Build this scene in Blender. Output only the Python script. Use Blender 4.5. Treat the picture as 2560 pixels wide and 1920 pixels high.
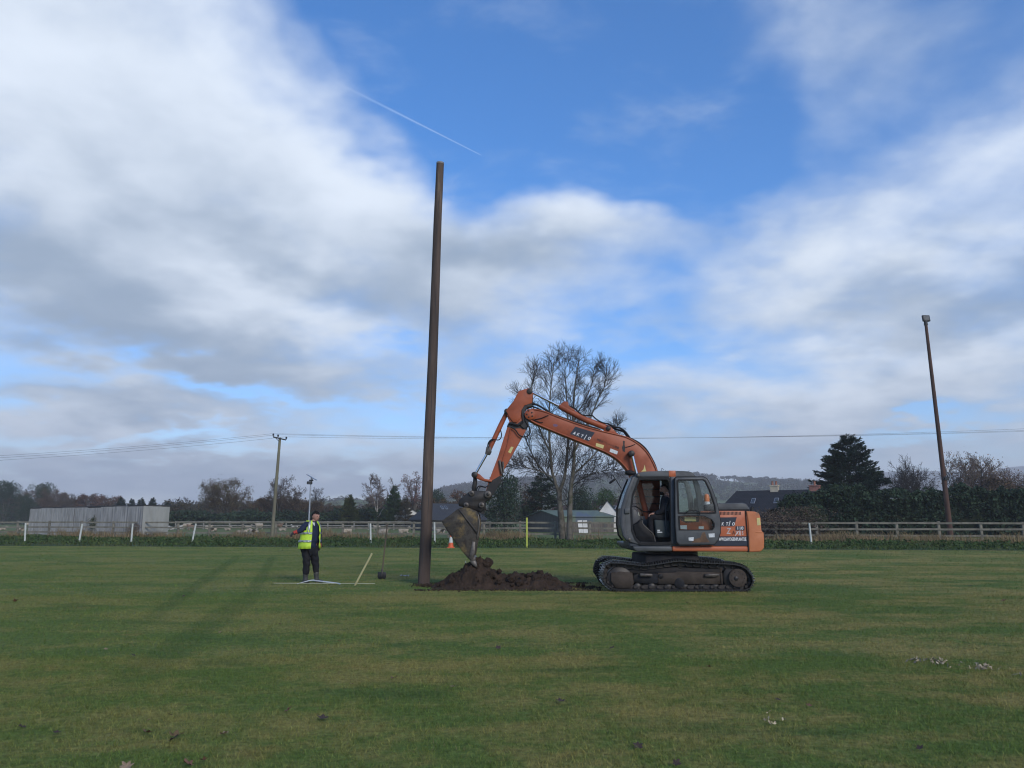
import bpy, bmesh, math, random
import numpy as np
from mathutils import Vector, Matrix, geometry, noise as mnoise

for _o in list(bpy.data.objects):
    bpy.data.objects.remove(_o)
SC = bpy.context.scene
COL = SC.collection
R = math.radians
PI = math.pi

# ------------------------------------------------------------------ camera
CAM_H = 1.6
FPX, CX, CY = 1923.0, 1280.0, 960.0        # focal length and centre in photo pixels (2560 x 1920)
PITCH = math.atan(338.0 / FPX)
cam_d = bpy.data.cameras.new('camera')
cam = bpy.data.objects.new('camera', cam_d)
COL.objects.link(cam)
cam.location = (0, 0, CAM_H)
cam.rotation_euler = (PI / 2 + PITCH, 0, 0)
cam_d.sensor_fit = 'HORIZONTAL'
cam_d.sensor_width = 36.0
cam_d.lens = 36.0 * FPX / 2560.0
cam_d.clip_start = 0.1
cam_d.clip_end = 30000
SC.camera = cam

_cp, _sp = math.cos(PITCH), math.sin(PITCH)
def ray(px, py):
    u, v = (px - CX) / FPX, (CY - py) / FPX
    return (u, _cp - v * _sp, _sp + v * _cp)
def at(px, py, Y):
    d = ray(px, py); t = Y / d[1]
    return Vector((d[0] * t, Y, CAM_H + d[2] * t))
def ground(px, py, z=0.0):
    d = ray(px, py); t = (z - CAM_H) / d[2]
    return Vector((d[0] * t, d[1] * t, z))
def azel(px, py):
    d = ray(px, py)
    return math.atan2(d[0], d[1]), math.atan2(d[2], math.hypot(d[0], d[1]))

# ------------------------------------------------------------------ node helpers
class NT:
    """Tiny wrapper for wiring math nodes."""
    def __init__(self, tree): self.t = tree
    def node(self, typ, **kw):
        n = self.t.nodes.new(typ)
        for k, v in kw.items(): setattr(n, k, v)
        return n
    def put(self, sock, v):
        if hasattr(v, 'is_output'): self.t.links.new(v, sock)
        else: sock.default_value = v
    def m(self, op, a, b=None, c=None, clamp=False):
        n = self.node('ShaderNodeMath', operation=op, use_clamp=clamp)
        self.put(n.inputs[0], a)
        if b is not None: self.put(n.inputs[1], b)
        if c is not None: self.put(n.inputs[2], c)
        return n.outputs[0]
    def vm(self, op, a, b=None, out=0):
        n = self.node('ShaderNodeVectorMath', operation=op)
        self.put(n.inputs[0], a)
        if b is not None: self.put(n.inputs[1], b)
        return n.outputs[out]
    def noise(self, vec, scale, detail=4, rough=0.55, dist=0.0, color=False):
        n = self.node('ShaderNodeTexNoise')
        if vec is not None: self.t.links.new(vec, n.inputs['Vector'])
        n.inputs['Scale'].default_value = scale
        n.inputs['Detail'].default_value = detail
        n.inputs['Roughness'].default_value = rough
        n.inputs['Distortion'].default_value = dist
        return n.outputs['Color' if color else 'Fac']
    def smooth(self, v, lo, hi, a=0.0, b=1.0):
        n = self.node('ShaderNodeMapRange', interpolation_type='SMOOTHSTEP')
        self.put(n.inputs['Value'], v)
        for nm, x in (('From Min', lo), ('From Max', hi), ('To Min', a), ('To Max', b)):
            self.put(n.inputs[nm], x)
        return n.outputs[0]
    def lin(self, v, lo, hi, a=0.0, b=1.0):
        n = self.node('ShaderNodeMapRange')
        self.put(n.inputs['Value'], v)
        for nm, x in (('From Min', lo), ('From Max', hi), ('To Min', a), ('To Max', b)):
            self.put(n.inputs[nm], x)
        return n.outputs[0]
    def mix(self, f, a, b):
        n = self.node('ShaderNodeMix', data_type='RGBA')
        self.put(n.inputs[0], f)
        self.put(n.inputs[6], a if hasattr(a, 'is_output') else (*a[:3], 1))
        self.put(n.inputs[7], b if hasattr(b, 'is_output') else (*b[:3], 1))
        return n.outputs[2]
    def comb(self, x, y, z):
        n = self.node('ShaderNodeCombineXYZ')
        for i, v in enumerate((x, y, z)): self.put(n.inputs[i], v)
        return n.outputs[0]
    def sep(self, v):
        n = self.node('ShaderNodeSeparateXYZ'); self.put(n.inputs[0], v)
        return n.outputs

# ------------------------------------------------------------------ sky: daylight with broken cloud
SUN_EL, SUN_AZ = R(28), R(150)          # azimuth clockwise from +Y (the way the camera looks)
W = bpy.data.worlds.new('World')
SC.world = W
W.use_nodes = True
wt = W.node_tree
wt.nodes.clear()
g = NT(wt)
BG_STR = 0.1
gen = g.node('ShaderNodeTexCoord').outputs['Generated']
sky = g.node('ShaderNodeTexSky', sky_type='NISHITA')
sky.sun_disc = False
sky.sun_elevation = SUN_EL
sky.sun_rotation = SUN_AZ
sky.altitude = 60
sky.air_density = 1.0
sky.dust_density = 0.2
sky.ozone_density = 4.0
dx, dy, dz = g.sep(gen)[:3]
az = g.m('ARCTAN2', dx, dy)
el = g.m('ARCTAN2', dz, g.m('SQRT', g.m('ADD', g.m('MULTIPLY', dx, dx), g.m('MULTIPLY', dy, dy))))
# cloud layer seen in perspective: flattened towards the horizon
inv = g.m('DIVIDE', 1.0, g.m('ADD', g.m('MAXIMUM', dz, 0.0), 0.24))
lay = g.comb(g.m('MULTIPLY', dx, inv), g.m('MULTIPLY', dy, inv), 0.0)
wrp = g.noise(lay, 2.2, 4, 0.6, color=True)
wrpv = g.vm('SUBTRACT', wrp, (0.5, 0.5, 0.5))
wx, wy = g.sep(wrpv)[:2]
azw = g.m('ADD', az, g.m('MULTIPLY', wx, 0.28))
elw = g.m('ADD', el, g.m('MULTIPLY', wy, 0.22))
azel_v = g.comb(azw, elw, 0.0)
def blobs(base, lst):
    """Soft ellipses round the sky directions the clouds stand in (sizes in photo pixels), added to base."""
    s = base
    for (w, px, py, rx, ry, ang) in lst:
        a0, e0 = azel(px, py)
        mp = g.node('ShaderNodeMapping', vector_type='TEXTURE')
        wt.links.new(azel_v, mp.inputs['Vector'])
        mp.inputs['Location'].default_value = (a0, e0, 0)
        mp.inputs['Rotation'].default_value = (0, 0, R(ang))
        mp.inputs['Scale'].default_value = (rx / FPX, ry / FPX, 1)
        d2 = g.vm('DOT_PRODUCT', mp.outputs[0], mp.outputs[0], out=1)
        s = g.m('MULTIPLY_ADD', g.m('POWER', math.exp(-1), d2), w, s)
    return s
n_big = g.noise(lay, 1.1, 4, 0.55)
n_mid = g.noise(lay, 3.9, 6, 0.55, 0.15)
cov = g.m('ADD', g.m('MULTIPLY', g.m('SUBTRACT', n_big, 0.5), 1.0), g.m('MULTIPLY', g.m('SUBTRACT', n_mid, 0.5), 0.85))
cov = g.m('ADD', cov, g.smooth(el, R(13), R(1.5), 0.0, 0.30))
cov = blobs(g.m('ADD', cov, 0.30), SKY_COVER := [
    (0.75, 250, 330, 640, 420, -25), (0.5, 900, 480, 330, 150, -25), (0.6, 1390, 520, 190, 150, -10), (0.4, 1600, 570, 170, 80, -10),
    (0.35, 500, 760, 600, 160, -8), (0.3, 1180, 760, 260, 180, 0),
    (-1.0, 1380, 170, 440, 280, -20), (-0.55, 1760, 400, 240, 100, 25), (-0.45, 1130, 170, 260, 150, -30), (-0.5, 830, 10, 240, 110, -20),
    (0.2, 2300, 90, 330, 90, 28), (0.10, 2000, 130, 300, 120, 20), (-0.22, 2260, 210, 260, 110, 25), (0.5, 2120, 600, 620, 170, 16), (0.4, 2480, 740, 300, 140, 0),
    (-0.38, 1560, 850, 260, 60, 0), (-0.4, 1280, 1050, 420, 55, 0), (-0.4, 480, 1120, 300, 36, 6),
    (-0.4, 560, 965, 420, 34, -6), (-0.35, 940, 860, 160, 40, -8), (0.45, 2000, 1000, 620, 90, 3), (-0.5, 2270, 1075, 150, 26, 0),
    (0.35, 300, 1060, 420, 45, 0), (0.3, 700, 1210, 900, 50, 0)])
alpha = g.smooth(cov, 0.06, 0.92)
veil = g.m('MULTIPLY', g.smooth(g.noise(g.vm('MULTIPLY', lay, (1.0, 1.5, 1.0)), 3.2, 5, 0.62, 0.3), 0.48, 0.8), 0.32)
alpha = g.m('MAXIMUM', alpha, veil)
# thick cloud shades itself: grey bases, bright edges
shade = blobs(g.m('ADD', g.m('MULTIPLY', g.m('SUBTRACT', n_mid, 0.5), 1.25), g.m('MULTIPLY', g.m('SUBTRACT', n_big, 0.5), -0.7)), [
    (0.5, 820, 330, 420, 130, -25), (0.6, 1380, 470, 150, 90, 0), (-0.4, 1330, 640, 150, 70, 0), (0.45, 60, 120, 300, 160, 0), (0.32, 700, 740, 190, 60, -10),
    (-0.65, 60, 600, 420, 120, -18), (-0.45, 720, 640, 420, 60, -20), (-0.4, 500, 880, 700, 80, -10), (-0.3, 1080, 700, 150, 200, 0),
    (0.4, 2420, 470, 330, 100, 22), (-0.6, 2480, 690, 330, 80, 6), (-0.35, 1180, 640, 260, 70, -15),
    (-0.35, 1900, 1110, 700, 60, 0), (0.35, 2200, 900, 400, 50, 4), (-0.4, 600, 1215, 900, 55, 0), (-0.3, 200, 1010, 400, 40, 0)])
lit = g.smooth(shade, -0.85, 0.65)
CB = 1.0 / BG_STR
ccol = g.mix(lit, (0.24 * CB, 0.315 * CB, 0.425 * CB), (0.64 * CB, 0.71 * CB, 0.81 * CB))
# contrail: a thin straight trail high above the cloud
c0, c1 = Vector(ray(800, 185)).normalized(), Vector(ray(1205, 389)).normalized()
nn = c0.cross(c1).normalized(); tt = (c1 - c0).normalized()
off = g.m('ABSOLUTE', g.vm('DOT_PRODUCT', gen, nn[:], out=1))
s_al = g.vm('DOT_PRODUCT', gen, tt[:], out=1)
s0, s1 = c0.dot(tt), c1.dot(tt)
wid = g.lin(s_al, s0, s1, 0.0028, 0.0007)
trail = g.m('SUBTRACT', 1.0, g.m('DIVIDE', off, wid), clamp=True)
trail = g.m('MULTIPLY', trail, g.smooth(s_al, s0 - 0.01, s0 + 0.13))
trail = g.m('MULTIPLY', trail, g.smooth(s_al, s1 + 0.001, s1 - 0.004))
skyc = g.node('ShaderNodeHueSaturation')
skyc.inputs['Saturation'].default_value = 1.32
skyc.inputs['Value'].default_value = 1.5
wt.links.new(sky.outputs[0], skyc.inputs['Color'])
skyv = g.vm('MULTIPLY', skyc.outputs[0], (1.0, 0.90, 1.0))
thin = g.mix(0.10, skyv, (0.28 * CB, 0.40 * CB, 0.66 * CB))     # thin high cirrus everywhere
blue = g.mix(g.m('MULTIPLY', trail, 0.36), thin, (0.5 * CB, 0.62 * CB, 0.85 * CB))
final = g.mix(alpha, blue, ccol)
W.cycles.sampling_method = 'MANUAL'
W.cycles.sample_map_resolution = 512
bg = g.node('ShaderNodeBackground')
bg.inputs['Strength'].default_value = BG_STR
wt.links.new(final, bg.inputs['Color'])
wo = g.node('ShaderNodeOutputWorld')
wt.links.new(bg.outputs[0], wo.inputs['Surface'])

# ------------------------------------------------------------------ sun behind thin cloud, low on the right
sun_d = bpy.data.lights.new('sun', 'SUN')
sun_d.energy = 2.0
sun_d.angle = R(18)
sun_d.color = (1.0, 0.93, 0.84)
sun = bpy.data.objects.new('sun', sun_d)
COL.objects.link(sun)
sdir = Vector((math.sin(SUN_AZ) * math.cos(SUN_EL), math.cos(SUN_AZ) * math.cos(SUN_EL), math.sin(SUN_EL)))
sun.rotation_euler = sdir.to_track_quat('Z', 'Y').to_euler()
sun.location = (30, -10, 40)

SC.view_settings.view_transform = 'Standard'
SC.view_settings.look = 'None'
SC.view_settings.exposure = 0.42
SC.view_settings.gamma = 1.0
SC.view_settings.use_curve_mapping = False
SC.render.engine = 'CYCLES'
SC.cycles.max_bounces = 6
SC.cycles.diffuse_bounces = 3
SC.cycles.glossy_bounces = 3
SC.cycles.transmission_bounces = 4
SC.cycles.transparent_max_bounces = 8
SC.cycles.volume_bounces = 0
SC.cycles.filter_width = 1.15
SC.cycles.use_denoising = True

# ------------------------------------------------------------------ materials
_mats = {}
def mat(name, c1, c2=None, scale=4.0, lo=0.4, hi=0.65, rough=0.6, metal=0.0, bump=0.0, bscale=60.0, spec=0.4,
        c3=None, s3=1.5, lo3=0.55, hi3=0.75, stretch=None, coords='Object', detail=5, rnd=0.0, rough2=None):
    """Principled material with up to three colours broken up by noise, some roughness change and fine relief."""
    if name in _mats: return _mats[name]
    m = bpy.data.materials.new(name); m.use_nodes = True
    t = m.node_tree; n = NT(t)
    b = t.nodes['Principled BSDF']
    tc = n.node('ShaderNodeTexCoord')
    v = tc.outputs[coords] if coords != 'World' else n.node('ShaderNodeNewGeometry').outputs['Position']
    if stretch: v = n.vm('MULTIPLY', v, stretch)
    col = c1
    if c2 is not None:
        f = n.smooth(n.noise(v, scale, detail, 0.62), lo, hi)
        col = n.mix(f, c1, c2)
        if rough2 is not None:
            t.links.new(n.lin(f, 0, 1, rough, rough2), b.inputs['Roughness'])
    if c3 is not None:
        f3 = n.smooth(n.noise(v, s3, 6, 0.68), lo3, hi3)
        col = n.mix(f3, col, c3)
    if rnd:
        isl = n.node('ShaderNodeNewGeometry').outputs['Random Per Island']
        hs = n.node('ShaderNodeHueSaturation')
        n.put(hs.inputs['Color'], col if hasattr(col, 'is_output') else (*col[:3], 1))
        t.links.new(n.lin(isl, 0, 1, 1 - rnd, 1 + rnd), hs.inputs['Value'])
        t.links.new(n.lin(n.m('FRACT', n.m('MULTIPLY', isl, 7.31)), 0, 1, 0.5 - rnd * 0.06, 0.5 + rnd * 0.06), hs.inputs['Hue'])
        col = hs.outputs[0]
    n.put(b.inputs['Base Color'], col if hasattr(col, 'is_output') else (*col[:3], 1))
    if not (c2 is not None and rough2 is not None):
        b.inputs['Roughness'].default_value = rough
    b.inputs['Metallic'].default_value = metal
    b.inputs['Specular IOR Level'].default_value = spec
    if bump:
        bn = n.node('ShaderNodeBump'); bn.inputs['Strength'].default_value = min(1.0, bump); bn.inputs['Distance'].default_value = 0.01
        t.links.new(n.noise(v, bscale, 4, 0.6), bn.inputs['Height'])
        t.links.new(bn.outputs[0], b.inputs['Normal'])
    _mats[name] = m
    return m

def glass_mat(name, tint=(0.8, 0.86, 0.86), amount=0.75, rough=0.03):
    """Thin dusty window pane: mostly see-through with a reflective, slightly dirty surface."""
    if name in _mats: return _mats[name]
    m = bpy.data.materials.new(name); m.use_nodes = True
    t = m.node_tree; n = NT(t); t.nodes.clear()
    tr = n.node('ShaderNodeBsdfTransparent'); tr.inputs[0].default_value = (*tint, 1)
    gl = n.node('ShaderNodeBsdfGlossy'); gl.inputs['Roughness'].default_value = rough
    df = n.node('ShaderNodeBsdfDiffuse'); df.inputs[0].default_value = (0.3, 0.32, 0.3, 1)
    fr = n.node('ShaderNodeFresnel'); fr.inputs[0].default_value = 1.5
    mx = n.node('ShaderNodeMixShader')
    t.links.new(n.m('MULTIPLY', fr.outputs[0], 0.6), mx.inputs[0]); t.links.new(tr.outputs[0], mx.inputs[1]); t.links.new(gl.outputs[0], mx.inputs[2])
    mx2 = n.node('ShaderNodeMixShader')
    dirt = n.m('MULTIPLY', n.smooth(n.noise(n.node('ShaderNodeTexCoord').outputs['Object'], 5, 5, 0.65), 0.4, 0.8), 1 - amount)
    t.links.new(dirt, mx2.inputs[0]); t.links.new(mx.outputs[0], mx2.inputs[1]); t.links.new(df.outputs[0], mx2.inputs[2])
    o = n.node('ShaderNodeOutputMaterial'); t.links.new(mx2.outputs[0], o.inputs[0])
    _mats[name] = m
    return m

# ------------------------------------------------------------------ mesh building
class MB:
    def __init__(self): self.v = []; self.f = []; self.mi = []; self.cur = 0
    def add(self, verts, faces):
        o = len(self.v)
        self.v.extend([tuple(p) for p in verts])
        for fc in faces:
            self.f.append(tuple(i + o for i in fc)); self.mi.append(self.cur)
        return self
    def box(self, c, s, rot=None):
        hx, hy, hz = s[0] / 2, s[1] / 2, s[2] / 2
        vs = [Vector((x, y, z)) for x in (-hx, hx) for y in (-hy, hy) for z in (-hz, hz)]
        if rot is not None: vs = [rot @ p for p in vs]
        vs = [p + Vector(c) for p in vs]
        return self.add(vs, [(0, 1, 3, 2), (4, 6, 7, 5), (0, 4, 5, 1), (2, 3, 7, 6), (0, 2, 6, 4), (1, 5, 7, 3)])
    def prism(self, poly, holes=(), y0=0.0, y1=0.1):
        """poly / holes: lists of (x, z); solid plate between y0 and y1."""
        loops = [list(poly)] + [list(h) for h in holes]
        flat = [p for l in loops for p in l]
        tris = geometry.tessellate_polygon([[Vector((p[0], p[1], 0)) for p in l] for l in loops])
        n = len(flat)
        vs = [(p[0], y0, p[1]) for p in flat] + [(p[0], y1, p[1]) for p in flat]
        fs = []
        for t in tris:
            a, b, c = (flat[i] for i in t)
            cr = (b[0] - a[0]) * (c[1] - a[1]) - (b[1] - a[1]) * (c[0] - a[0])
            t = t if cr > 0 else (t[0], t[2], t[1])          # ccw in xz seen from -y
            fs.append(tuple(t)); fs.append((t[0] + n, t[2] + n, t[1] + n))
        o = 0
        for l in loops:
            k = len(l)
            for i in range(k):
                j = (i + 1) % k
                fs.append((o + i, o + i + n, o + j + n, o + j))
            o += k
        return self.add(vs, fs)
    def tube(self, pts, rad, sides=8, cap=True):
        pts = [Vector(p) for p in pts]
        if not hasattr(rad, '__len__'): rad = [rad] * len(pts)
        n = len(pts); vs = []; up = None
        for i, p in enumerate(pts):
            d = (pts[min(i + 1, n - 1)] - pts[max(i - 1, 0)])
            d = d.normalized() if d.length > 1e-9 else Vector((0, 0, 1))
            if up is None:
                up = Vector((0, 0, 1)) if abs(d.z) < 0.9 else Vector((1, 0, 0))
            a = d.cross(up)
            if a.length < 1e-6: a = d.orthogonal()
            a.normalize(); b = a.cross(d).normalized(); up = b
            for k in range(sides):
                an = 2 * PI * k / sides
                vs.append(p + (a * math.cos(an) + b * math.sin(an)) * rad[i])
        fs = []
        for i in range(n - 1):
            for k in range(sides):
                k2 = (k + 1) % sides
                fs.append((i * sides + k, i * sides + k2, (i + 1) * sides + k2, (i + 1) * sides + k))
        if cap:
            fs.append(tuple(range(sides - 1, -1, -1)))
            fs.append(tuple((n - 1) * sides + k for k in range(sides)))
        return self.add(vs, fs)
    def disc(self, c, r, y0, y1, sides=20, r2=None):
        """Cylinder along Y at (x, z)."""
        return self.tube([(c[0], y0, c[1]), (c[0], y1, c[1])], [r, r if r2 is None else r2], sides)
    def lathe(self, prof, c=(0, 0, 0), sides=16):
        """prof: (radius, z) revolved about Z at c."""
        n = len(prof); vs = []
        for r, z in prof:
            for k in range(sides):
                a = 2 * PI * k / sides
                vs.append((c[0] + r * math.cos(a), c[1] + r * math.sin(a), c[2] + z))
        fs = []
        for i in range(n - 1):
            for k in range(sides):
                k2 = (k + 1) % sides
                fs.append((i * sides + k, i * sides + k2, (i + 1) * sides + k2, (i + 1) * sides + k))
        fs.append(tuple(range(sides - 1, -1, -1)))
        fs.append(tuple((n - 1) * sides + k for k in range(sides)))
        return self.add(vs, fs)
    def strip(self, pts, y0, y1, th):
        """Bent sheet following an (x, z) polyline, between y0 and y1, thickness th."""
        n = len(pts); P = [Vector((p[0], p[1])) for p in pts]; A = []; B = []
        for i in range(n):
            d = (P[min(i + 1, n - 1)] - P[max(i - 1, 0)]).normalized()
            nn_ = Vector((-d.y, d.x))
            A.append(P[i] + nn_ * th / 2); B.append(P[i] - nn_ * th / 2)
        loop = A + B[::-1]
        m2 = len(loop)
        vs = [(p.x, y0, p.y) for p in loop] + [(p.x, y1, p.y) for p in loop]
        fs = [(i, (i + 1) % m2, (i + 1) % m2 + m2, i + m2) for i in range(m2)]
        for i in range(n - 1):
            j = m2 - 1 - i
            fs.append((i, j, j - 1, i + 1)); fs.append((i + m2, i + 1 + m2, j - 1 + m2, j + m2))
        return self.add(vs, fs)
    def mesh(self, name, mats, smooth=False):
        me = bpy.data.meshes.new(name)
        me.from_pydata(self.v, [], self.f)
        for m in (mats if isinstance(mats, (list, tuple)) else [mats]): me.materials.append(m)
        if any(self.mi): me.polygons.foreach_set('material_index', self.mi)
        bm = bmesh.new(); bm.from_mesh(me)
        bmesh.ops.recalc_face_normals(bm, faces=bm.faces)
        bm.to_mesh(me); bm.free()
        if smooth: me.polygons.foreach_set('use_smooth', [True] * len(me.polygons))
        me.update()
        return me
    def build(self, name, mats, parent=None, smooth=False, bevel=0.0, seg=2, angle=30):
        return link(name, self.mesh(name, mats, smooth or bevel > 0), parent, bevel, seg, angle)

def link(name, me, parent=None, bevel=0.0, seg=2, angle=30):
    o = bpy.data.objects.new(name, me); COL.objects.link(o)
    if parent is not None:
        o.parent = parent
        o.matrix_parent_inverse = world_of(parent).inverted()
    if bevel > 0:
        b = o.modifiers.new('bevel', 'BEVEL'); b.width = bevel; b.segments = seg
        b.limit_method = 'ANGLE'; b.angle_limit = R(angle); b.harden_normals = False
    return o
def world_of(o):
    m = o.matrix_basis.copy()
    if o.parent is not None: m = world_of(o.parent) @ o.matrix_parent_inverse @ m
    return m
def smooth_by_angle(o, deg=40):
    me = o.data
    bm = bmesh.new(); bm.from_mesh(me)
    for f in bm.faces: f.smooth = True
    for e in bm.edges:
        if len(e.link_faces) == 2 and e.calc_face_angle(0) > R(deg): e.smooth = False
    bm.to_mesh(me); bm.free()
    return o
def tag(o, label, cat=None, group=None, kind=None):
    if label: o['label'] = label
    if cat: o['category'] = cat
    if group: o['group'] = group
    if kind: o['kind'] = kind
    return o
def thing(name, label, cat, loc=(0, 0, 0), group=None, rotz=0.0):
    e = bpy.data.objects.new(name, None); COL.objects.link(e)
    e.location = loc; e.rotation_euler = (0, 0, rotz); e.empty_display_size = 0.3
    return tag(e, label, cat, group)
def local_child(name, me, parent):
    """A part whose mesh is already in its parent's local space."""
    o = bpy.data.objects.new(name, me); COL.objects.link(o); o.parent = parent
    return o
def copy_tree(o, parent=None):
    c = o.copy(); COL.objects.link(c)
    if parent is not None: c.parent = parent
    for ch in list(o.children): copy_tree(ch, c)
    return c
def struct(o): o['kind'] = 'structure'; return o
def quick_mesh(name, V, F, mats, smooth=False, mi=None):
    """Large mesh from numpy arrays; F is (n, 3) or (n, 4)."""
    me = bpy.data.meshes.new(name)
    V = np.asarray(V, dtype=np.float32); F = np.asarray(F, dtype=np.int32)
    k = F.shape[1]
    me.vertices.add(len(V)); me.vertices.foreach_set('co', V.ravel())
    me.loops.add(F.size); me.loops.foreach_set('vertex_index', F.ravel())
    me.polygons.add(len(F)); me.polygons.foreach_set('loop_start', np.arange(0, F.size, k, dtype=np.int32))
    for m in (mats if isinstance(mats, (list, tuple)) else [mats]): me.materials.append(m)
    if mi is not None: me.polygons.foreach_set('material_index', np.asarray(mi, dtype=np.int32))
    if smooth: me.polygons.foreach_set('use_smooth', np.ones(len(F), dtype=bool))
    me.update(calc_edges=True); me.validate()
    return me
def text_mesh(body, size, shear=0.0, spacing=1.0, extrude=0.0, bold=0.0):
    """Mesh of some lettering lying in XY, centred on the origin."""
    cu = bpy.data.curves.new('lettering', 'FONT'); cu.body = body; cu.size = size; cu.shear = shear
    cu.space_character = spacing; cu.extrude = extrude; cu.align_x = 'CENTER'; cu.align_y = 'CENTER'; cu.resolution_u = 3; cu.offset = bold
    o = bpy.data.objects.new('lettering', cu); COL.objects.link(o)
    dg = bpy.context.evaluated_depsgraph_get()
    me = bpy.data.meshes.new_from_object(o.evaluated_get(dg))
    bpy.data.objects.remove(o); bpy.data.curves.remove(cu)
    return me
def lettering(name, body, size, m, c, parent, rot=0.0, shear=0.0, spacing=1.0, sx=1.0, extrude=0.0015, bold=0.022):
    """Lettering facing the camera side (-Y), centred at world c, turned by rot in the XZ plane."""
    me = text_mesh(body, size, shear, spacing, extrude, bold * size)
    M = Matrix.Translation(Vector(c)) @ Matrix.Rotation(rot, 4, 'Y') @ Matrix.Rotation(PI / 2, 4, 'X') @ Matrix.Diagonal((sx, 1, 1, 1))
    me.transform(M); me.materials.clear(); me.materials.append(m)
    return link(name, me, parent)

def Zm(ox, oy, s): return lambda X, Y: (ox + X / s, oy + Y / s)
r1, r2, r3 = Zm(1060, 920, 2.4578), Zm(1480, 1140, 4.609), Zm(1080, 1180, 5.185)
r8, rb, rc, rw, rt = Zm(1180, 950, 4.608), Zm(1130, 1190, 6.636), Zm(1550, 1170, 7.543), Zm(1740, 1230, 9.758), Zm(1490, 1380, 5.395)
def xz(zm, pts, Y):
    out = []
    for X, Yp in pts:
        p = at(*zm(X, Yp), Y); out.append((p.x, p.z))
    return out
def p3(zm, X, Yp, Y): return at(*zm(X, Yp), Y)
def smooth_path(pts, k=6):
    """Catmull-Rom through points."""
    P = [Vector(p) for p in pts]; out = []
    for i in range(len(P) - 1):
        a, b, c, d = P[max(i - 1, 0)], P[i], P[i + 1], P[min(i + 2, len(P) - 1)]
        for j in range(k):
            t = j / k
            out.append(0.5 * ((2 * b) + (c - a) * t + (2 * a - 5 * b + 4 * c - d) * t * t + (3 * b - 3 * c + d - a) * t ** 3))
    out.append(P[-1])
    return out

# ------------------------------------------------------------------ ground, lawn, verge, hills
rng = np.random.default_rng(7)
random.seed(7)

EDGE_A, EDGE_B = ground(0, 1365), ground(2560, 1377)         # where the mown pitch meets the rough verge
def edge_y(x): return EDGE_A.y + (x - EDGE_A.x) * (EDGE_B.y - EDGE_A.y) / (EDGE_B.x - EDGE_A.x)
FENCE_A, FENCE_B = Vector((-49.3, 74.0, 0)), Vector((36.6, 55.0, 0))
def fence_y(x): return FENCE_A.y + (x - FENCE_A.x) * (FENCE_B.y - FENCE_A.y) / (FENCE_B.x - FENCE_A.x)

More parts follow.
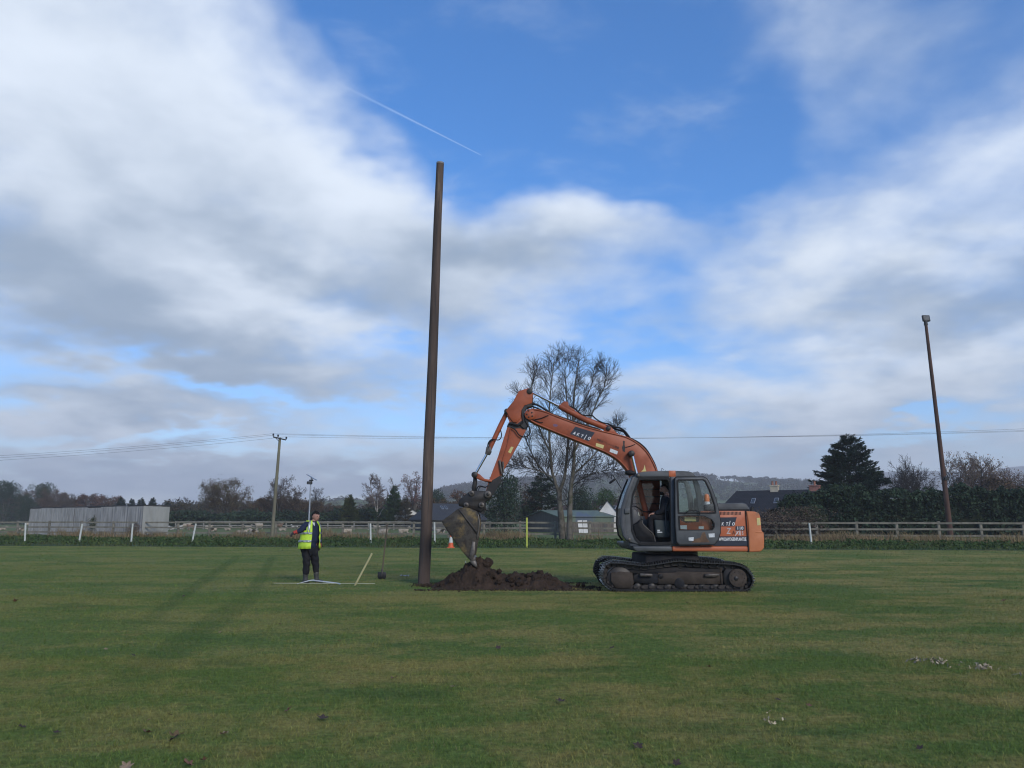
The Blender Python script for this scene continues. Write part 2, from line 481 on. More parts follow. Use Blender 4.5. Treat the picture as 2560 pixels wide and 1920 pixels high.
def grass_material(name, blades):
    m = bpy.data.materials.new(name); m.use_nodes = True
    t = m.node_tree; n = NT(t); b = t.nodes['Principled BSDF']
    geo = n.node('ShaderNodeNewGeometry')
    pos = n.vm('MULTIPLY', geo.outputs['Position'], (1, 1, 0))
    px_, py_ = n.sep(pos)[:2]
    big = n.noise(n.vm('MULTIPLY', pos, (0.55, 1.0, 1)), 0.42, 4, 0.6)
    mid = n.noise(n.vm('MULTIPLY', pos, (0.6, 1.0, 1)), 1.5, 4, 0.6, 0.4)
    fine = n.noise(pos, 14.0, 3, 0.6)
    f1 = n.smooth(n.m('ADD', n.m('ADD', n.m('MULTIPLY', big, 0.5), n.m('MULTIPLY', mid, 0.3)), n.m('MULTIPLY', n.noise(pos, 6.0, 3, 0.65), 0.2)), 0.43, 0.58)
    side = n.smooth(px_, -9.0, 7.0)                           # the worn, yellower half of the pitch lies to the right
    f1 = n.m('MULTIPLY', f1, n.lin(side, 0, 1, 0.55, 1.0))
    col = n.mix(f1, (0.098, 0.148, 0.034), (0.250, 0.212, 0.070))
    dark = n.smooth(n.noise(n.vm('MULTIPLY', pos, (0.5, 1.0, 1)), 0.9, 4, 0.6), 0.56, 0.70)
    col = n.mix(n.m('MULTIPLY', dark, 0.7), col, (0.060, 0.106, 0.030))
    brown = n.smooth(n.noise(n.vm('ADD', pos, (31, 7, 0)), 0.8, 5, 0.65), 0.60, 0.75)
    col = n.mix(n.m('MULTIPLY', brown, 0.5), col, (0.26, 0.175, 0.062))
    # old wheel marks pressed into the grass, and one darker stretch beside the digger
    for (a, c, w, s) in GRASS_MARKS:
        d = Vector((c.x - a.x, c.y - a.y, 0)); L = d.length; d.normalize(); nrm = (-d.y, d.x, 0)
        rel = n.vm('SUBTRACT', pos, (a.x, a.y, 0))
        q = n.m('ADD', n.m('ABSOLUTE', n.vm('DOT_PRODUCT', rel, nrm, out=1)), n.m('MULTIPLY', n.m('SUBTRACT', n.noise(pos, 2.0, 3, 0.6), 0.5), w * 1.1))
        al = n.vm('DOT_PRODUCT', rel, d[:], out=1)
        k = n.m('MULTIPLY', n.smooth(q, w, w * 0.45), n.m('MULTIPLY', n.smooth(al, -0.5, 2.0), n.smooth(al, L + 1.0, L - 3.0)))
        col = n.mix(n.m('MULTIPLY', k, s), col, (0.032, 0.078, 0.018))
    hs = n.node('ShaderNodeHueSaturation'); t.links.new(col, hs.inputs['Color'])
    if blades:
        isl = geo.outputs['Random Per Island']
        clump = n.lin(n.noise(pos, 24.0, 3, 0.7), 0.3, 0.7, 0.62, 1.42)
        t.links.new(n.m('MULTIPLY', n.lin(isl, 0, 1, 0.6, 1.4), clump), hs.inputs['Value'])
        t.links.new(n.lin(n.m('FRACT', n.m('MULTIPLY', isl, 9.7)), 0, 1, 0.475, 0.52), hs.inputs['Hue'])
        dry = n.m('GREATER_THAN', n.m('FRACT', n.m('MULTIPLY', isl, 23.3)), 0.955)
        colf = n.mix(dry, hs.outputs[0], (0.17, 0.155, 0.075))
    else:
        t.links.new(n.lin(fine, 0.3, 0.7, 0.6, 1.35), hs.inputs['Value'])
        colf = hs.outputs[0]
        bn = n.node('ShaderNodeBump'); bn.inputs['Strength'].default_value = 0.9; bn.inputs['Distance'].default_value = 0.05
        t.links.new(n.noise(pos, 22.0, 4, 0.7), bn.inputs['Height']); t.links.new(bn.outputs[0], b.inputs['Normal'])
    t.links.new(colf, b.inputs['Base Color'])
    b.inputs['Roughness'].default_value = 0.75 if not blades else 0.6
    b.inputs['Specular IOR Level'].default_value = 0.06
    return m
GRASS_MARKS = [(ground(598, 1388), ground(360, 1560), 0.24, 0.36), (ground(684, 1388), ground(620, 1500), 0.22, 0.36),
          (ground(628, 1490), ground(240, 1760), 0.36, 0.34), (ground(1520, 1470), ground(1380, 1469), 0.34, 0.8),  # the stronger one darkens the grass from the digger towards the heap
          (ground(2560, 1462), ground(1900, 1474), 0.22, 0.3)]
M_LAWN = grass_material('lawn_turf', False)
M_BLADE = grass_material('lawn_blades', True)
M_FIELD = mat('pasture', (0.115, 0.135, 0.048), (0.085, 0.115, 0.038), 0.05, coords='World', c3=(0.15, 0.14, 0.06), s3=0.015, rough=0.85, spec=0.1)
M_VERGE = mat('verge_soil', (0.030, 0.060, 0.022), (0.055, 0.062, 0.028), 0.6, coords='World', rough=0.9, spec=0.1)

def sheet(name, pts, m):
    me = bpy.data.meshes.new(name); me.from_pydata([tuple(p) for p in pts], [], [tuple(range(len(pts)))]); me.materials.append(m)
    o = bpy.data.objects.new(name, me); COL.objects.link(o); return struct(o)
sheet('ground', [(-3150, -450, 0), (3150, -450, 0), (3150, 3850, 0), (-3150, 3850, 0)], M_FIELD)
sheet('pitch_lawn', [(-90, -25, 0.004), (90, -25, 0.004), (90, edge_y(90), 0.004), (-90, edge_y(-90), 0.004)], M_LAWN)
sheet('verge_ground', [(-90, edge_y(-90) + .02, 0.008), (90, edge_y(90) + .02, 0.008), (90, fence_y(90) + 1.2, 0.008), (-90, fence_y(-90) + 1.2, 0.008)], M_VERGE)

ey = lambda x: EDGE_A.y + (x - EDGE_A.x) * (EDGE_B.y - EDGE_A.y) / (EDGE_B.x - EDGE_A.x)
# --- mown grass blades: single tapered blades, thinning and widening with distance
def blade_field(n, y0, y1, wid, hgt, halfw):
    y = np.sqrt(rng.uniform(y0 * y0, y1 * y1, n)); x = rng.uniform(-1, 1, n) * (y * halfw + 0.6)
    a = rng.uniform(0, 2 * PI, n); h = hgt * rng.uniform(0.5, 1.5, n); w = wid * rng.uniform(0.6, 1.3, n)
    clump = np.sin(x * 7.1 + np.sin(y * 5.3) * 2) * np.sin(y * 6.7 + np.sin(x * 4.9) * 2)
    h = h * (1 + 0.35 * clump)
    la = rng.uniform(0, 2 * PI, n); ll = h * rng.uniform(0.3, 1.3, n)
    base = np.stack([x, y, np.full(n, 0.002)], 1)
    t = np.stack([np.cos(a), np.sin(a), np.zeros(n)], 1) * (w / 2)[:, None]
    tip = base + np.stack([np.cos(la) * ll, np.sin(la) * ll, h], 1)
    k = y < ey(x) - .05
    return np.stack([base - t, base + t, tip], 1)[k].reshape(-1, 3)
bands = [blade_field(270000, 4.6, 9.5, 0.0042, 0.024, 0.86), blade_field(200000, 9.5, 17, 0.0065, 0.026, 0.80), blade_field(110000, 17, 28, 0.012, 0.028, 0.76), blade_field(90000, 28, 47, 0.022, 0.03, 0.74)]
V = np.concatenate(bands); F = np.arange(len(V)).reshape(-1, 3)
o = link('lawn_grass', quick_mesh('lawn_grass', V, F, M_BLADE)); tag(o, 'short mown grass of the sports pitch, patchy green and straw', 'grass', kind='stuff')

# --- rough verge: long green grass, then dry stalks by the fence
M_ROUGH = mat('rough_grass', (0.030, 0.060, 0.018), (0.072, 0.082, 0.028), 0.22, coords='World', rough=0.8, spec=0.12, rnd=0.45)
M_DRY = mat('dry_stalks', (0.19, 0.145, 0.078), (0.12, 0.09, 0.05), 0.5, coords='World', rough=0.9, spec=0.08, rnd=0.4)
def tuft_field(n, xr, fn_y, hgt, wid, lean, mask=None):
    x = rng.uniform(*xr, n); y = fn_y(x, rng.uniform(0, 1, n))
    if mask is not None:
        k = mask(x, y); x, y = x[k], y[k]; n = len(x)
    lump = 0.7 + 0.5 * np.sin(x * 0.8 + np.sin(y * 0.9) * 1.7) * np.sin(y * 1.1 + x * 0.37) + 0.25 * np.sin(x * 2.9 + y * 1.7)
    h = hgt * rng.uniform(0.45, 1.25, n) * np.clip(lump, 0.25, 1.4); w = wid * rng.uniform(0.6, 1.4, n)
    a = rng.uniform(-0.9, 0.9, n); la = rng.uniform(0, 2 * PI, n); ll = h * rng.uniform(0.2, lean, n)
    b = np.stack([x, y, np.zeros(n)], 1); t = np.stack([np.cos(a), np.sin(a), np.zeros(n)], 1) * (w / 2)[:, None]
    mid = b + np.stack([np.cos(la) * ll * .35, np.sin(la) * ll * .35, h * .62], 1)
    tip = b + np.stack([np.cos(la) * ll, np.sin(la) * ll, h], 1)
    V = np.stack([b - t, b + t, mid + t * .8, tip, mid - t * .8], 1).reshape(-1, 3)
    i = np.arange(n)[:, None] * 5
    F = np.concatenate([i + np.array([[0, 1, 2]]), i + np.array([[0, 2, 4]]), i + np.array([[4, 2, 3]])])
    return V, F
fy = lambda x: FENCE_A.y + (x - FENCE_A.x) * (FENCE_B.y - FENCE_A.y) / (FENCE_B.x - FENCE_A.x)
V, F = tuft_field(36000, (-56, 50), lambda x, u: ey(x) + u ** 1.1 * (fy(x) + 0.8 - ey(x)), 0.21, 0.032, 1.4)
o = link('verge_grass', quick_mesh('verge_grass', V, F, M_ROUGH)); tag(o, 'long rough green grass along the edge of the pitch', 'grass', kind='stuff')
def drymask(x, y):
    s = np.sin(x * 0.35 + 1.0) * 0.5 + np.sin(x * 0.83 + 2.2) * 0.4 + np.where(x > 12, 0.55, 0) + np.where((x > -3.4) & (x < 0.2), 0.3, 0) - np.where((x > 0.6) & (x < 11), 0.7, 0)
    return rng.uniform(-0.6, 1.2, len(x)) < s
V, F = tuft_field(46000, (-56, 50), lambda x, u: fy(x) - 4.2 + u * 4.6, 0.66, 0.032, 0.7, drymask)
o = link('dry_grass', quick_mesh('dry_grass', V, F, M_DRY)); tag(o, 'dry straw-coloured stalks standing along the foot of the fence', 'grass', kind='stuff')

# --- low weeds and docks making dark uneven mounds in the verge
nw = 42000; wx_ = rng.uniform(-56, 50, nw); uw = rng.uniform(0.02, 1, nw); wy_ = ey(wx_) + uw * (fy(wx_) - 1.0 - ey(wx_))
md = np.array([mnoise.fractal(Vector((a * .33, b * .33, 5.0)), .9, 2, 4) for a, b in zip(wx_, wy_)])
hw_ = np.clip(.05 + .30 * md + .08 * np.sin(uw * PI), 0, .34); kp = hw_ > .06; wx_, wy_, hw_ = wx_[kp], wy_[kp], hw_[kp]; nw = len(wx_)
WC = np.stack([wx_, wy_, hw_ * rng.uniform(.35, 1.0, nw) + .02], 1)
wa = rng.normal(size=(nw, 3)); wa /= np.linalg.norm(wa, axis=1)[:, None]; wb = rng.normal(size=(nw, 3)); wb -= (wa * wb).sum(1)[:, None] * wa; wb /= np.linalg.norm(wb, axis=1)[:, None]
ws = (.085 * rng.uniform(.5, 1.5, nw))[:, None]
WV = np.stack([WC - wa * ws, WC - wb * ws * .5, WC + wa * ws, WC + wb * ws * .5], 1).reshape(-1, 3); wi = np.arange(nw)[:, None] * 4
M_WEED = mat('verge_weeds', (0.032, 0.062, 0.018), (0.062, 0.088, 0.026), 0.3, coords='World', rough=.75, spec=.12, rnd=.4)
o = link('verge_weeds', quick_mesh('verge_weeds', WV, np.concatenate([wi + [[0, 1, 2]], wi + [[0, 2, 3]]]), M_WEED)); tag(o, 'dark green weeds in low mounds along the verge', 'weeds', kind='stuff')

# --- hills
def ridge_mesh(name, prof, D, r_in, r_out, m, bumps=0.05):
    """prof: (photo x, photo y) of the skyline as seen at distance D."""
    xs = np.array([p[0] for p in prof], float); zs = np.array([at(p[0], p[1], D).z for p in prof])
    us = (xs - CX) / FPX * _cp
    cols = np.linspace(us[0], us[-1], 140); rows = np.concatenate([np.linspace(r_in, D, 22), np.linspace(D, r_out, 8)[1:]])
    V = []
    for r in rows:
        k = np.clip((r - r_in) / (D - r_in), 0, 1); k = k * k * (3 - 2 * k)
        if r > D: k = 1 - 0.35 * (r - D) / (r_out - D)
        zr = np.interp(cols, us, zs)
        nz = np.array([mnoise.noise(Vector((u * 9, r * 0.004, 3.1))) for u in cols])
        z = zr * k * (1 + bumps * nz * (0 if r == D else 1)) - (0.5 if r == r_in else 0)
        V.append(np.stack([cols * r, np.full_like(cols, r), z], 1))
    nR, nC = len(rows), len(cols)
    V = np.concatenate(V); i = (np.arange(nR - 1)[:, None] * nC + np.arange(nC - 1)[None]).ravel()
    F = np.stack([i, i + 1, i + nC + 1, i + nC], 1)
    o = link(name, quick_mesh(name, V, F, m, smooth=True)); struct(o)
    def height(x, y):
        u = x / y; r = y
        k = np.clip((r - r_in) / (D - r_in), 0, 1); k = k * k * (3 - 2 * k)
        return np.interp(u, us, zs) * k
    return o, height
M_HILL = mat('hill_pasture', (0.085, 0.115, 0.045), (0.10, 0.105, 0.05), 0.004, coords='World', rough=0.9, spec=0.05, c3=(0.10, 0.085, 0.05), s3=0.006)
M_FAR = mat('moorland', (0.055, 0.06, 0.045), (0.075, 0.07, 0.05), 0.001, coords='World', rough=0.95, spec=0.05)
HILL = [(960, 1285), (1010, 1270), (1060, 1250), (1100, 1234), (1180, 1220), (1300, 1208), (1450, 1203), (1540, 1196), (1620, 1194), (1740, 1198), (1800, 1205),
        (1850, 1209), (1960, 1214), (2060, 1215), (2150, 1222), (2250, 1238), (2400, 1254), (2560, 1262), (2760, 1270)]
hill, hill_z = ridge_mesh('wooded_hill', HILL, 1200, 420, 1800, M_HILL)
ridge_mesh('far_mountain', [(1900, 1240), (2050, 1210), (2150, 1194), (2210, 1183), (2300, 1179), (2400, 1181), (2480, 1176), (2540, 1168), (2620, 1160), (2720, 1162), (2900, 1190), (3100, 1220)], 3000, 2000, 3600, M_FAR)
ridge_mesh('low_ridge', [(300, 1285), (420, 1268), (600, 1262), (760, 1256), (860, 1250), (980, 1252), (1060, 1256), (1150, 1272), (1300, 1285)], 760, 330, 1100, M_HILL)

# ------------------------------------------------------------------ tree makers (local space, base at the origin)
def rand_dir(r, up=0.0):
    a = r.uniform(0, 2 * PI); z = r.uniform(-1, 1) if up == 0 else up
    s = math.sqrt(max(0, 1 - z * z)); return Vector((math.cos(a) * s, math.sin(a) * s, z))
def limb(r, start, d, L, n, lift, wob):
    pts = [start.copy()]; p = start.copy(); d = d.normalized()
    for i in range(n):
        d = (d + Vector((r.uniform(-wob, wob), r.uniform(-wob, wob), lift + r.uniform(-wob, wob) * .5))).normalized()
        p = p + d * (L / n); pts.append(p.copy())
    return pts
def on_path(pts, t):
    f = t * (len(pts) - 1); i = min(int(f), len(pts) - 2); k = f - i
    return pts[i].lerp(pts[i + 1], k), (pts[i + 1] - pts[i]).normalized()
def spawn(r, parent, n, t0, ang, L, npts, lift, wob, taper=0.5):
    """Side branches along a limb; returns list of point lists."""
    out = []
    for i in range(n):
        t = t0 + (1 - t0) * (i + r.uniform(0, 1)) / n
        p, d = on_path(parent, min(t, 0.999))
        side = d.cross(rand_dir(r)); 
        if side.length < 1e-3: side = d.orthogonal()
        side.normalize(); a = R(ang) * r.uniform(0.7, 1.25)
        nd = d * math.cos(a) + side * math.sin(a)
        out.append(limb(r, p, nd, L * r.uniform(0.6, 1.25) * (1 - taper * t), npts, lift, wob))
    return out
def tubes(mb, paths, r0, r1, sides):
    for p in paths:
        n = len(p); mb.tube(p, [r0 + (r1 - r0) * i / (n - 1) for i in range(n)], sides, cap=False)
def cards(r, C, size, flat=0.0, tri=False, stretch=1.0):
    """Leaf-sized quads at points C (n,3), random facing."""
    n = len(C); C = np.asarray(C, float)
    a = r.normal(size=(n, 3)); a[:, 2] *= (1 - flat); a /= np.linalg.norm(a, axis=1)[:, None]
    b = r.normal(size=(n, 3)); b -= (a * b).sum(1)[:, None] * a; b /= np.linalg.norm(b, axis=1)[:, None]
    s = (np.asarray(size) * r.uniform(0.55, 1.35, n))[:, None]
    a = a * s * stretch; b = b * s
    if tri:
        V = np.stack([C - a * .5 - b * .35, C + a * .5 - b * .2, C + b * .55], 1).reshape(-1, 3)
        return V, np.arange(3 * n).reshape(-1, 3)
    V = np.stack([C - a * .5, C - b * .35, C + a * .5, C + b * .35], 1).reshape(-1, 3)
    i = np.arange(n)[:, None] * 4
    return V, np.concatenate([i + [[0, 1, 2]], i + [[0, 2, 3]]])
M_BARK = mat('grey_bark', (0.105, 0.095, 0.08), (0.06, 0.055, 0.045), 6, rough=0.9, spec=0.1, c3=(0.07, 0.085, 0.04), s3=3, lo3=0.58, hi3=0.7)
M_TWIG = mat('dark_twigs', (0.030, 0.025, 0.021), (0.048, 0.040, 0.031), 2, rough=0.9, spec=0.08)
M_PALEBARK = mat('birch_bark', (0.30, 0.28, 0.25), (0.16, 0.14, 0.12), 4, rough=0.85, spec=0.1)
M_PALETWIG = mat('birch_twigs', (0.13, 0.10, 0.09), (0.17, 0.14, 0.12), 2, rough=0.9, spec=0.08)
def leaf_mat(name, c1, c2, rnd=0.45):
    m = mat(name, c1, c2, 0.55, lo=0.35, hi=0.65, rough=0.75, spec=0.15, rnd=rnd)
    return m
L_BROWN = leaf_mat('brown_leaves', (0.075, 0.048, 0.030), (0.10, 0.070, 0.040))
L_RUSSET = leaf_mat('russet_leaves', (0.11, 0.055, 0.032), (0.085, 0.052, 0.034))
L_OLIVE = leaf_mat('autumn_olive_leaves', (0.095, 0.075, 0.03), (0.075, 0.052, 0.03))
L_DARK = leaf_mat('dark_evergreen', (0.018, 0.036, 0.020), (0.030, 0.050, 0.026))
L_GREEN = leaf_mat('evergreen', (0.032, 0.062, 0.024), (0.048, 0.076, 0.024))
L_GOLD = leaf_mat('golden_evergreen', (0.055, 0.080, 0.022), (0.085, 0.095, 0.025))
L_SPRUCE = leaf_mat('spruce_needles', (0.016, 0.036, 0.024), (0.026, 0.048, 0.028))
L_YELLOW = leaf_mat('sparse_yellow_leaves', (0.18, 0.12, 0.05), (0.14, 0.085, 0.045))
L_RED = leaf_mat('sparse_red_leaves', (0.16, 0.06, 0.045), (0.12, 0.055, 0.04))
L_IVY = leaf_mat('ivy', (0.022, 0.042, 0.020), (0.032, 0.054, 0.022))

def make_broad(seed, H, Wd, leaf, n_leaf, size, bark=None, twig=None, density=1.0, stems=1, fork=0.3, tw=0.02, top=1.0):
    """Deciduous tree: trunk and limbs, crown of twigs and (some) leaves. Returns (trunk mesh, crown mesh)."""
    r = random.Random(seed); nr = np.random.default_rng(seed)
    bark, twig = bark or M_BARK, twig or M_TWIG
    tb, cb = MB(), MB(); mains = []
    for s in range(stems):
        d0 = Vector((r.uniform(-.12, .12) * stems, r.uniform(-.12, .12) * stems, 1))
        tr = limb(r, Vector((r.uniform(-.2, .2) * (stems > 1), r.uniform(-.2, .2) * (stems > 1), -0.1)), d0, H * fork, 4, 0.1, 0.06)
        tb.tube(tr, [H * .022 * (1 - .08 * i) for i in range(5)], 8, cap=False)
        k = r.randint(3, 5)
        for i in range(k):
            a = 2 * PI * (i + r.uniform(-.25, .25)) / k; inc = r.uniform(0.15, 0.75) if i else 0.05
            d = Vector((math.cos(a) * inc * Wd / H * 1.7, math.sin(a) * inc * Wd / H * 1.7, 1))
            mains.append(limb(r, tr[-1 if i < 3 else -2], d, H * (1 - fork) * r.uniform(.8, 1.02) * (top if i else 1), 6, 0.10, 0.12))
    tubes(tb, mains, H * .013, H * .003, 6)
    l2 = [b for p in mains for b in spawn(r, p, int(7 * density) + 2, 0.15, 52, Wd * 0.42, 4, 0.06, 0.2)]
    tubes(cb, l2, H * .0055, H * .0016, 4)
    l3 = [b for p in l2 for b in spawn(r, p, int(5 * density) + 1, 0.2, 45, Wd * 0.17, 3, 0.05, 0.25)]
    tubes(cb, l3, tw * .9, tw * .5, 3)
    l4 = [b for p in l3 for b in spawn(r, p, int(4 * density), 0.2, 42, Wd * 0.075, 2, 0.04, 0.3)]
    tubes(cb, l4, tw * .6, tw * .35, 3)
    mats_c = [twig]
    me_t = tb.mesh('trunk', bark, True)
    V = np.array(cb.v); F = np.array([f for f in cb.f], int)
    T = np.concatenate([F[:, [0, 1, 2]], F[:, [0, 2, 3]]]); mi = np.zeros(len(T), int)
    if n_leaf:
        tips = np.array([p[-1][:] for p in l3 + l4]); tips = tips[nr.integers(0, len(tips), n_leaf)] + nr.normal(scale=Wd * .035, size=(n_leaf, 3))
        LV, LF = cards(nr, tips, size)
        T = np.concatenate([T, LF + len(V)]); V = np.concatenate([V, LV]); mi = np.concatenate([mi, np.ones(len(LF), int)])
        mats_c.append(leaf)
    return me_t, quick_mesh('crown', V, T, mats_c, mi=mi)

def make_conifer(seed, H, Wd, leaf, n, size, droop=0.25, base=0.06, power=1.0, gaps=0.25, bark=None, step=.032):
    """Evergreen: straight trunk, whorls of drooping boughs each carrying sprays."""
    r = random.Random(seed); nr = np.random.default_rng(seed)
    tb = MB(); tb.tube([(0, 0, -.1), (0, 0, H * .5), (0, 0, H * .97)], [H * .018, H * .010, H * .002], 7, cap=False)
    boughs = []; z = base
    while z < 0.985:
        k = 6 if z < .8 else 4
        for i in range(k):
            if r.random() < gaps * .5: continue
            a = r.uniform(0, 2 * PI); prof = (1 - z) ** power * (1 if z > base + .08 else .8)
            L = Wd / 2 * prof * r.uniform(0.7, 1.12) + H * .012
            boughs.append((a, z * H, L, -droop * (1 - z) + 0.25 * z + r.uniform(-.08, .12)))
        z += step * r.uniform(.7, 1.3)
    tot = sum(b[2] for b in boughs); C, D = [], []
    for a, zz, L, sl in boughs:
        d = np.array([math.cos(a), math.sin(a), sl]); s = np.array([-math.sin(a), math.cos(a), 0])
        k = max(4, int(n * L / tot)); t = np.sqrt(nr.uniform(0.02, 1, k)); w = nr.normal(size=k) * (0.17 * L * (1.15 - t) + size * .25)
        p = np.array([0, 0, zz]) + t[:, None] * L * d + w[:, None] * s
        p[:, 2] += 0.12 * L * t ** 2 - np.abs(nr.normal(size=k)) * size * .8
        C.append(p); D.append(d[None] * .8 + np.sign(w)[:, None] * s * .6 + nr.normal(size=(k, 3)) * .45)
        tb.tube([(0, 0, zz), tuple(np.array([0, 0, zz]) + d * L * .85)], [H * .004, H * .001], 3, cap=False)
    C, D = np.concatenate(C), np.concatenate(D); m_ = len(C); D /= np.linalg.norm(D, axis=1)[:, None]
    q = nr.normal(size=(m_, 3)); q -= (q * D).sum(1)[:, None] * D; q /= np.linalg.norm(q, axis=1)[:, None]
    ln = (size * nr.uniform(.8, 1.7, m_))[:, None]; wd = (size * nr.uniform(.22, .45, m_))[:, None]
    LV = np.stack([C - q * wd, C + D * ln * .35 + q * wd * .9, C + D * ln, C + q * wd * .2 - D * ln * .2], 1).reshape(-1, 3)
    i_ = np.arange(m_)[:, None] * 4
    me = quick_mesh('crown', LV, np.concatenate([i_ + [[0, 1, 2]], i_ + [[0, 2, 3]]]), leaf)
    return tb.mesh('trunk', bark or M_TWIG, True), me

def make_bushy(seed, H, Wd, leaf, n, size, lobes=9, low=0.0, inner=None):
    """Dense evergreen or shrub mass: overlapping leafy lobes round a few stems."""
    r = random.Random(seed); nr = np.random.default_rng(seed)
    tb = MB(); C = []
    for i in range(lobes):
        a = 2 * PI * i / lobes + r.uniform(-.4, .4); rr = Wd * .5 * r.uniform(.1, .62); zc = H * (low + (1 - low) * r.uniform(.28, .80))
        if i == 0: rr, zc = 0, H * .74
        c = np.array([math.cos(a) * rr, math.sin(a) * rr, zc]); R3 = np.array([Wd * .27, Wd * .27, H * .24]) * r.uniform(.75, 1.15)
        k = n // lobes; q = nr.normal(size=(k, 3)); q /= np.linalg.norm(q, axis=1)[:, None]
        q *= (nr.uniform(0.35, 1.0, k) ** 0.4 + nr.normal(size=k) * .07)[:, None]
        p = c + q * R3; p[:, 2] = np.clip(p[:, 2], 0.05, None); C.append(p)
        tb.tube([(r.uniform(-.1, .1), r.uniform(-.1, .1), -.1), tuple(c * np.array([.5, .5, .5])), tuple(c)], [H * .016, H * .01, H * .003], 5, cap=False)
    k = int(n * .35); q = nr.normal(size=(k, 3)) * np.array([Wd * .22, Wd * .22, 0]); q[:, 2] = nr.uniform(0.02, .5, k) * H; C.append(q)
    LV, LF = cards(nr, np.concatenate(C), size)
    return tb.mesh('trunk', M_BARK, True), quick_mesh('crown', LV, LF, leaf)

_kinds = {}
def kind(key, fn): 
    if key not in _kinds: _kinds[key] = fn()
    return _kinds[key]
def plant(name, label, cat, key, px, py_top, Y, H0, group=None, rot=0.0, wscale=1.0, z0=0.0, parts=('trunk', 'crown'), Hs=None):
    """Stand a tree of the given kind where the photo shows it; py_top fixes its height."""
    b = at(px, 1298, Y); H = at(px, py_top, Y).z - z0
    t = thing(name, label, cat, (b.x, Y, z0), group, rot)
    s = H / H0; t.scale = (s * wscale, s * wscale, s)
    tm, cm = _kinds[key]
    local_child(parts[0], tm, t); local_child(parts[1], cm, t)
    return t

# ------------------------------------------------------------------ background trees
kind('brown1', lambda: make_broad(11, 10, 9, L_BROWN, 7500, 0.27, density=1.0, fork=.22))
kind('brown2', lambda: make_broad(12, 10, 8, L_RUSSET, 6500, 0.28, density=1.0, fork=.25))
kind('olive', lambda: make_broad(13, 10, 10, L_OLIVE, 9500, 0.27, density=1.2, fork=.2, stems=2))
kind('thin', lambda: make_broad(14, 10, 7, L_BROWN, 2600, 0.2, density=1.25, fork=.28, tw=.03))
kind('bare', lambda: make_broad(15, 10, 6.5, L_BROWN, 0, 0.2, density=1.4, fork=.3, tw=.03))
kind('birch', lambda: make_broad(16, 10, 6.5, L_BROWN, 0, 0.2, bark=M_PALEBARK, twig=M_PALETWIG, density=1.5, fork=.26, tw=.03))
kind('redleaf', lambda: make_broad(17, 10, 6, L_RED, 700, 0.24, density=1.2, fork=.3, twig=M_PALETWIG, tw=.028))
kind('yellowleaf', lambda: make_broad(18, 10, 8, L_YELLOW, 1300, 0.2, twig=M_PALETWIG, density=1.3, fork=.22, stems=2, tw=.028))
kind('spread', lambda: make_broad(19, 10, 15, L_BROWN, 0, 0.2, density=1.4, fork=.22, stems=2, tw=.045, top=.9))
kind('pine', lambda: make_bushy(21, 10, 9, L_DARK, 4200, 0.34, lobes=8, low=.35))
kind('evergreen', lambda: make_bushy(22, 10, 8, L_DARK, 5200, 0.32, lobes=11))
kind('laurel', lambda: make_bushy(23, 10, 9, L_GREEN, 5200, 0.3, lobes=12))
kind('cypress', lambda: make_conifer(31, 10, 6.2, L_DARK, 6500, 0.34, droop=.05, power=.8, gaps=.2))
kind('goldcon', lambda: make_conifer(32, 10, 7.2, L_GOLD, 6500, 0.36, droop=.05, power=.85, gaps=.1))
kind('greencon', lambda: make_conifer(33, 10, 7.0, L_GREEN, 6500, 0.36, droop=.08, power=.85, gaps=.1))
kind('deadcon', lambda: make_conifer(34, 10, 7.5, leaf_mat('browned_conifer', (0.085, 0.065, 0.035), (0.06, 0.06, 0.03)), 5000, 0.3, droop=.1, power=.85, gaps=.2))
kind('cedar', lambda: make_conifer(35, 10, 7.5, L_DARK, 4500, 0.36, droop=.12, power=.6, gaps=.55))

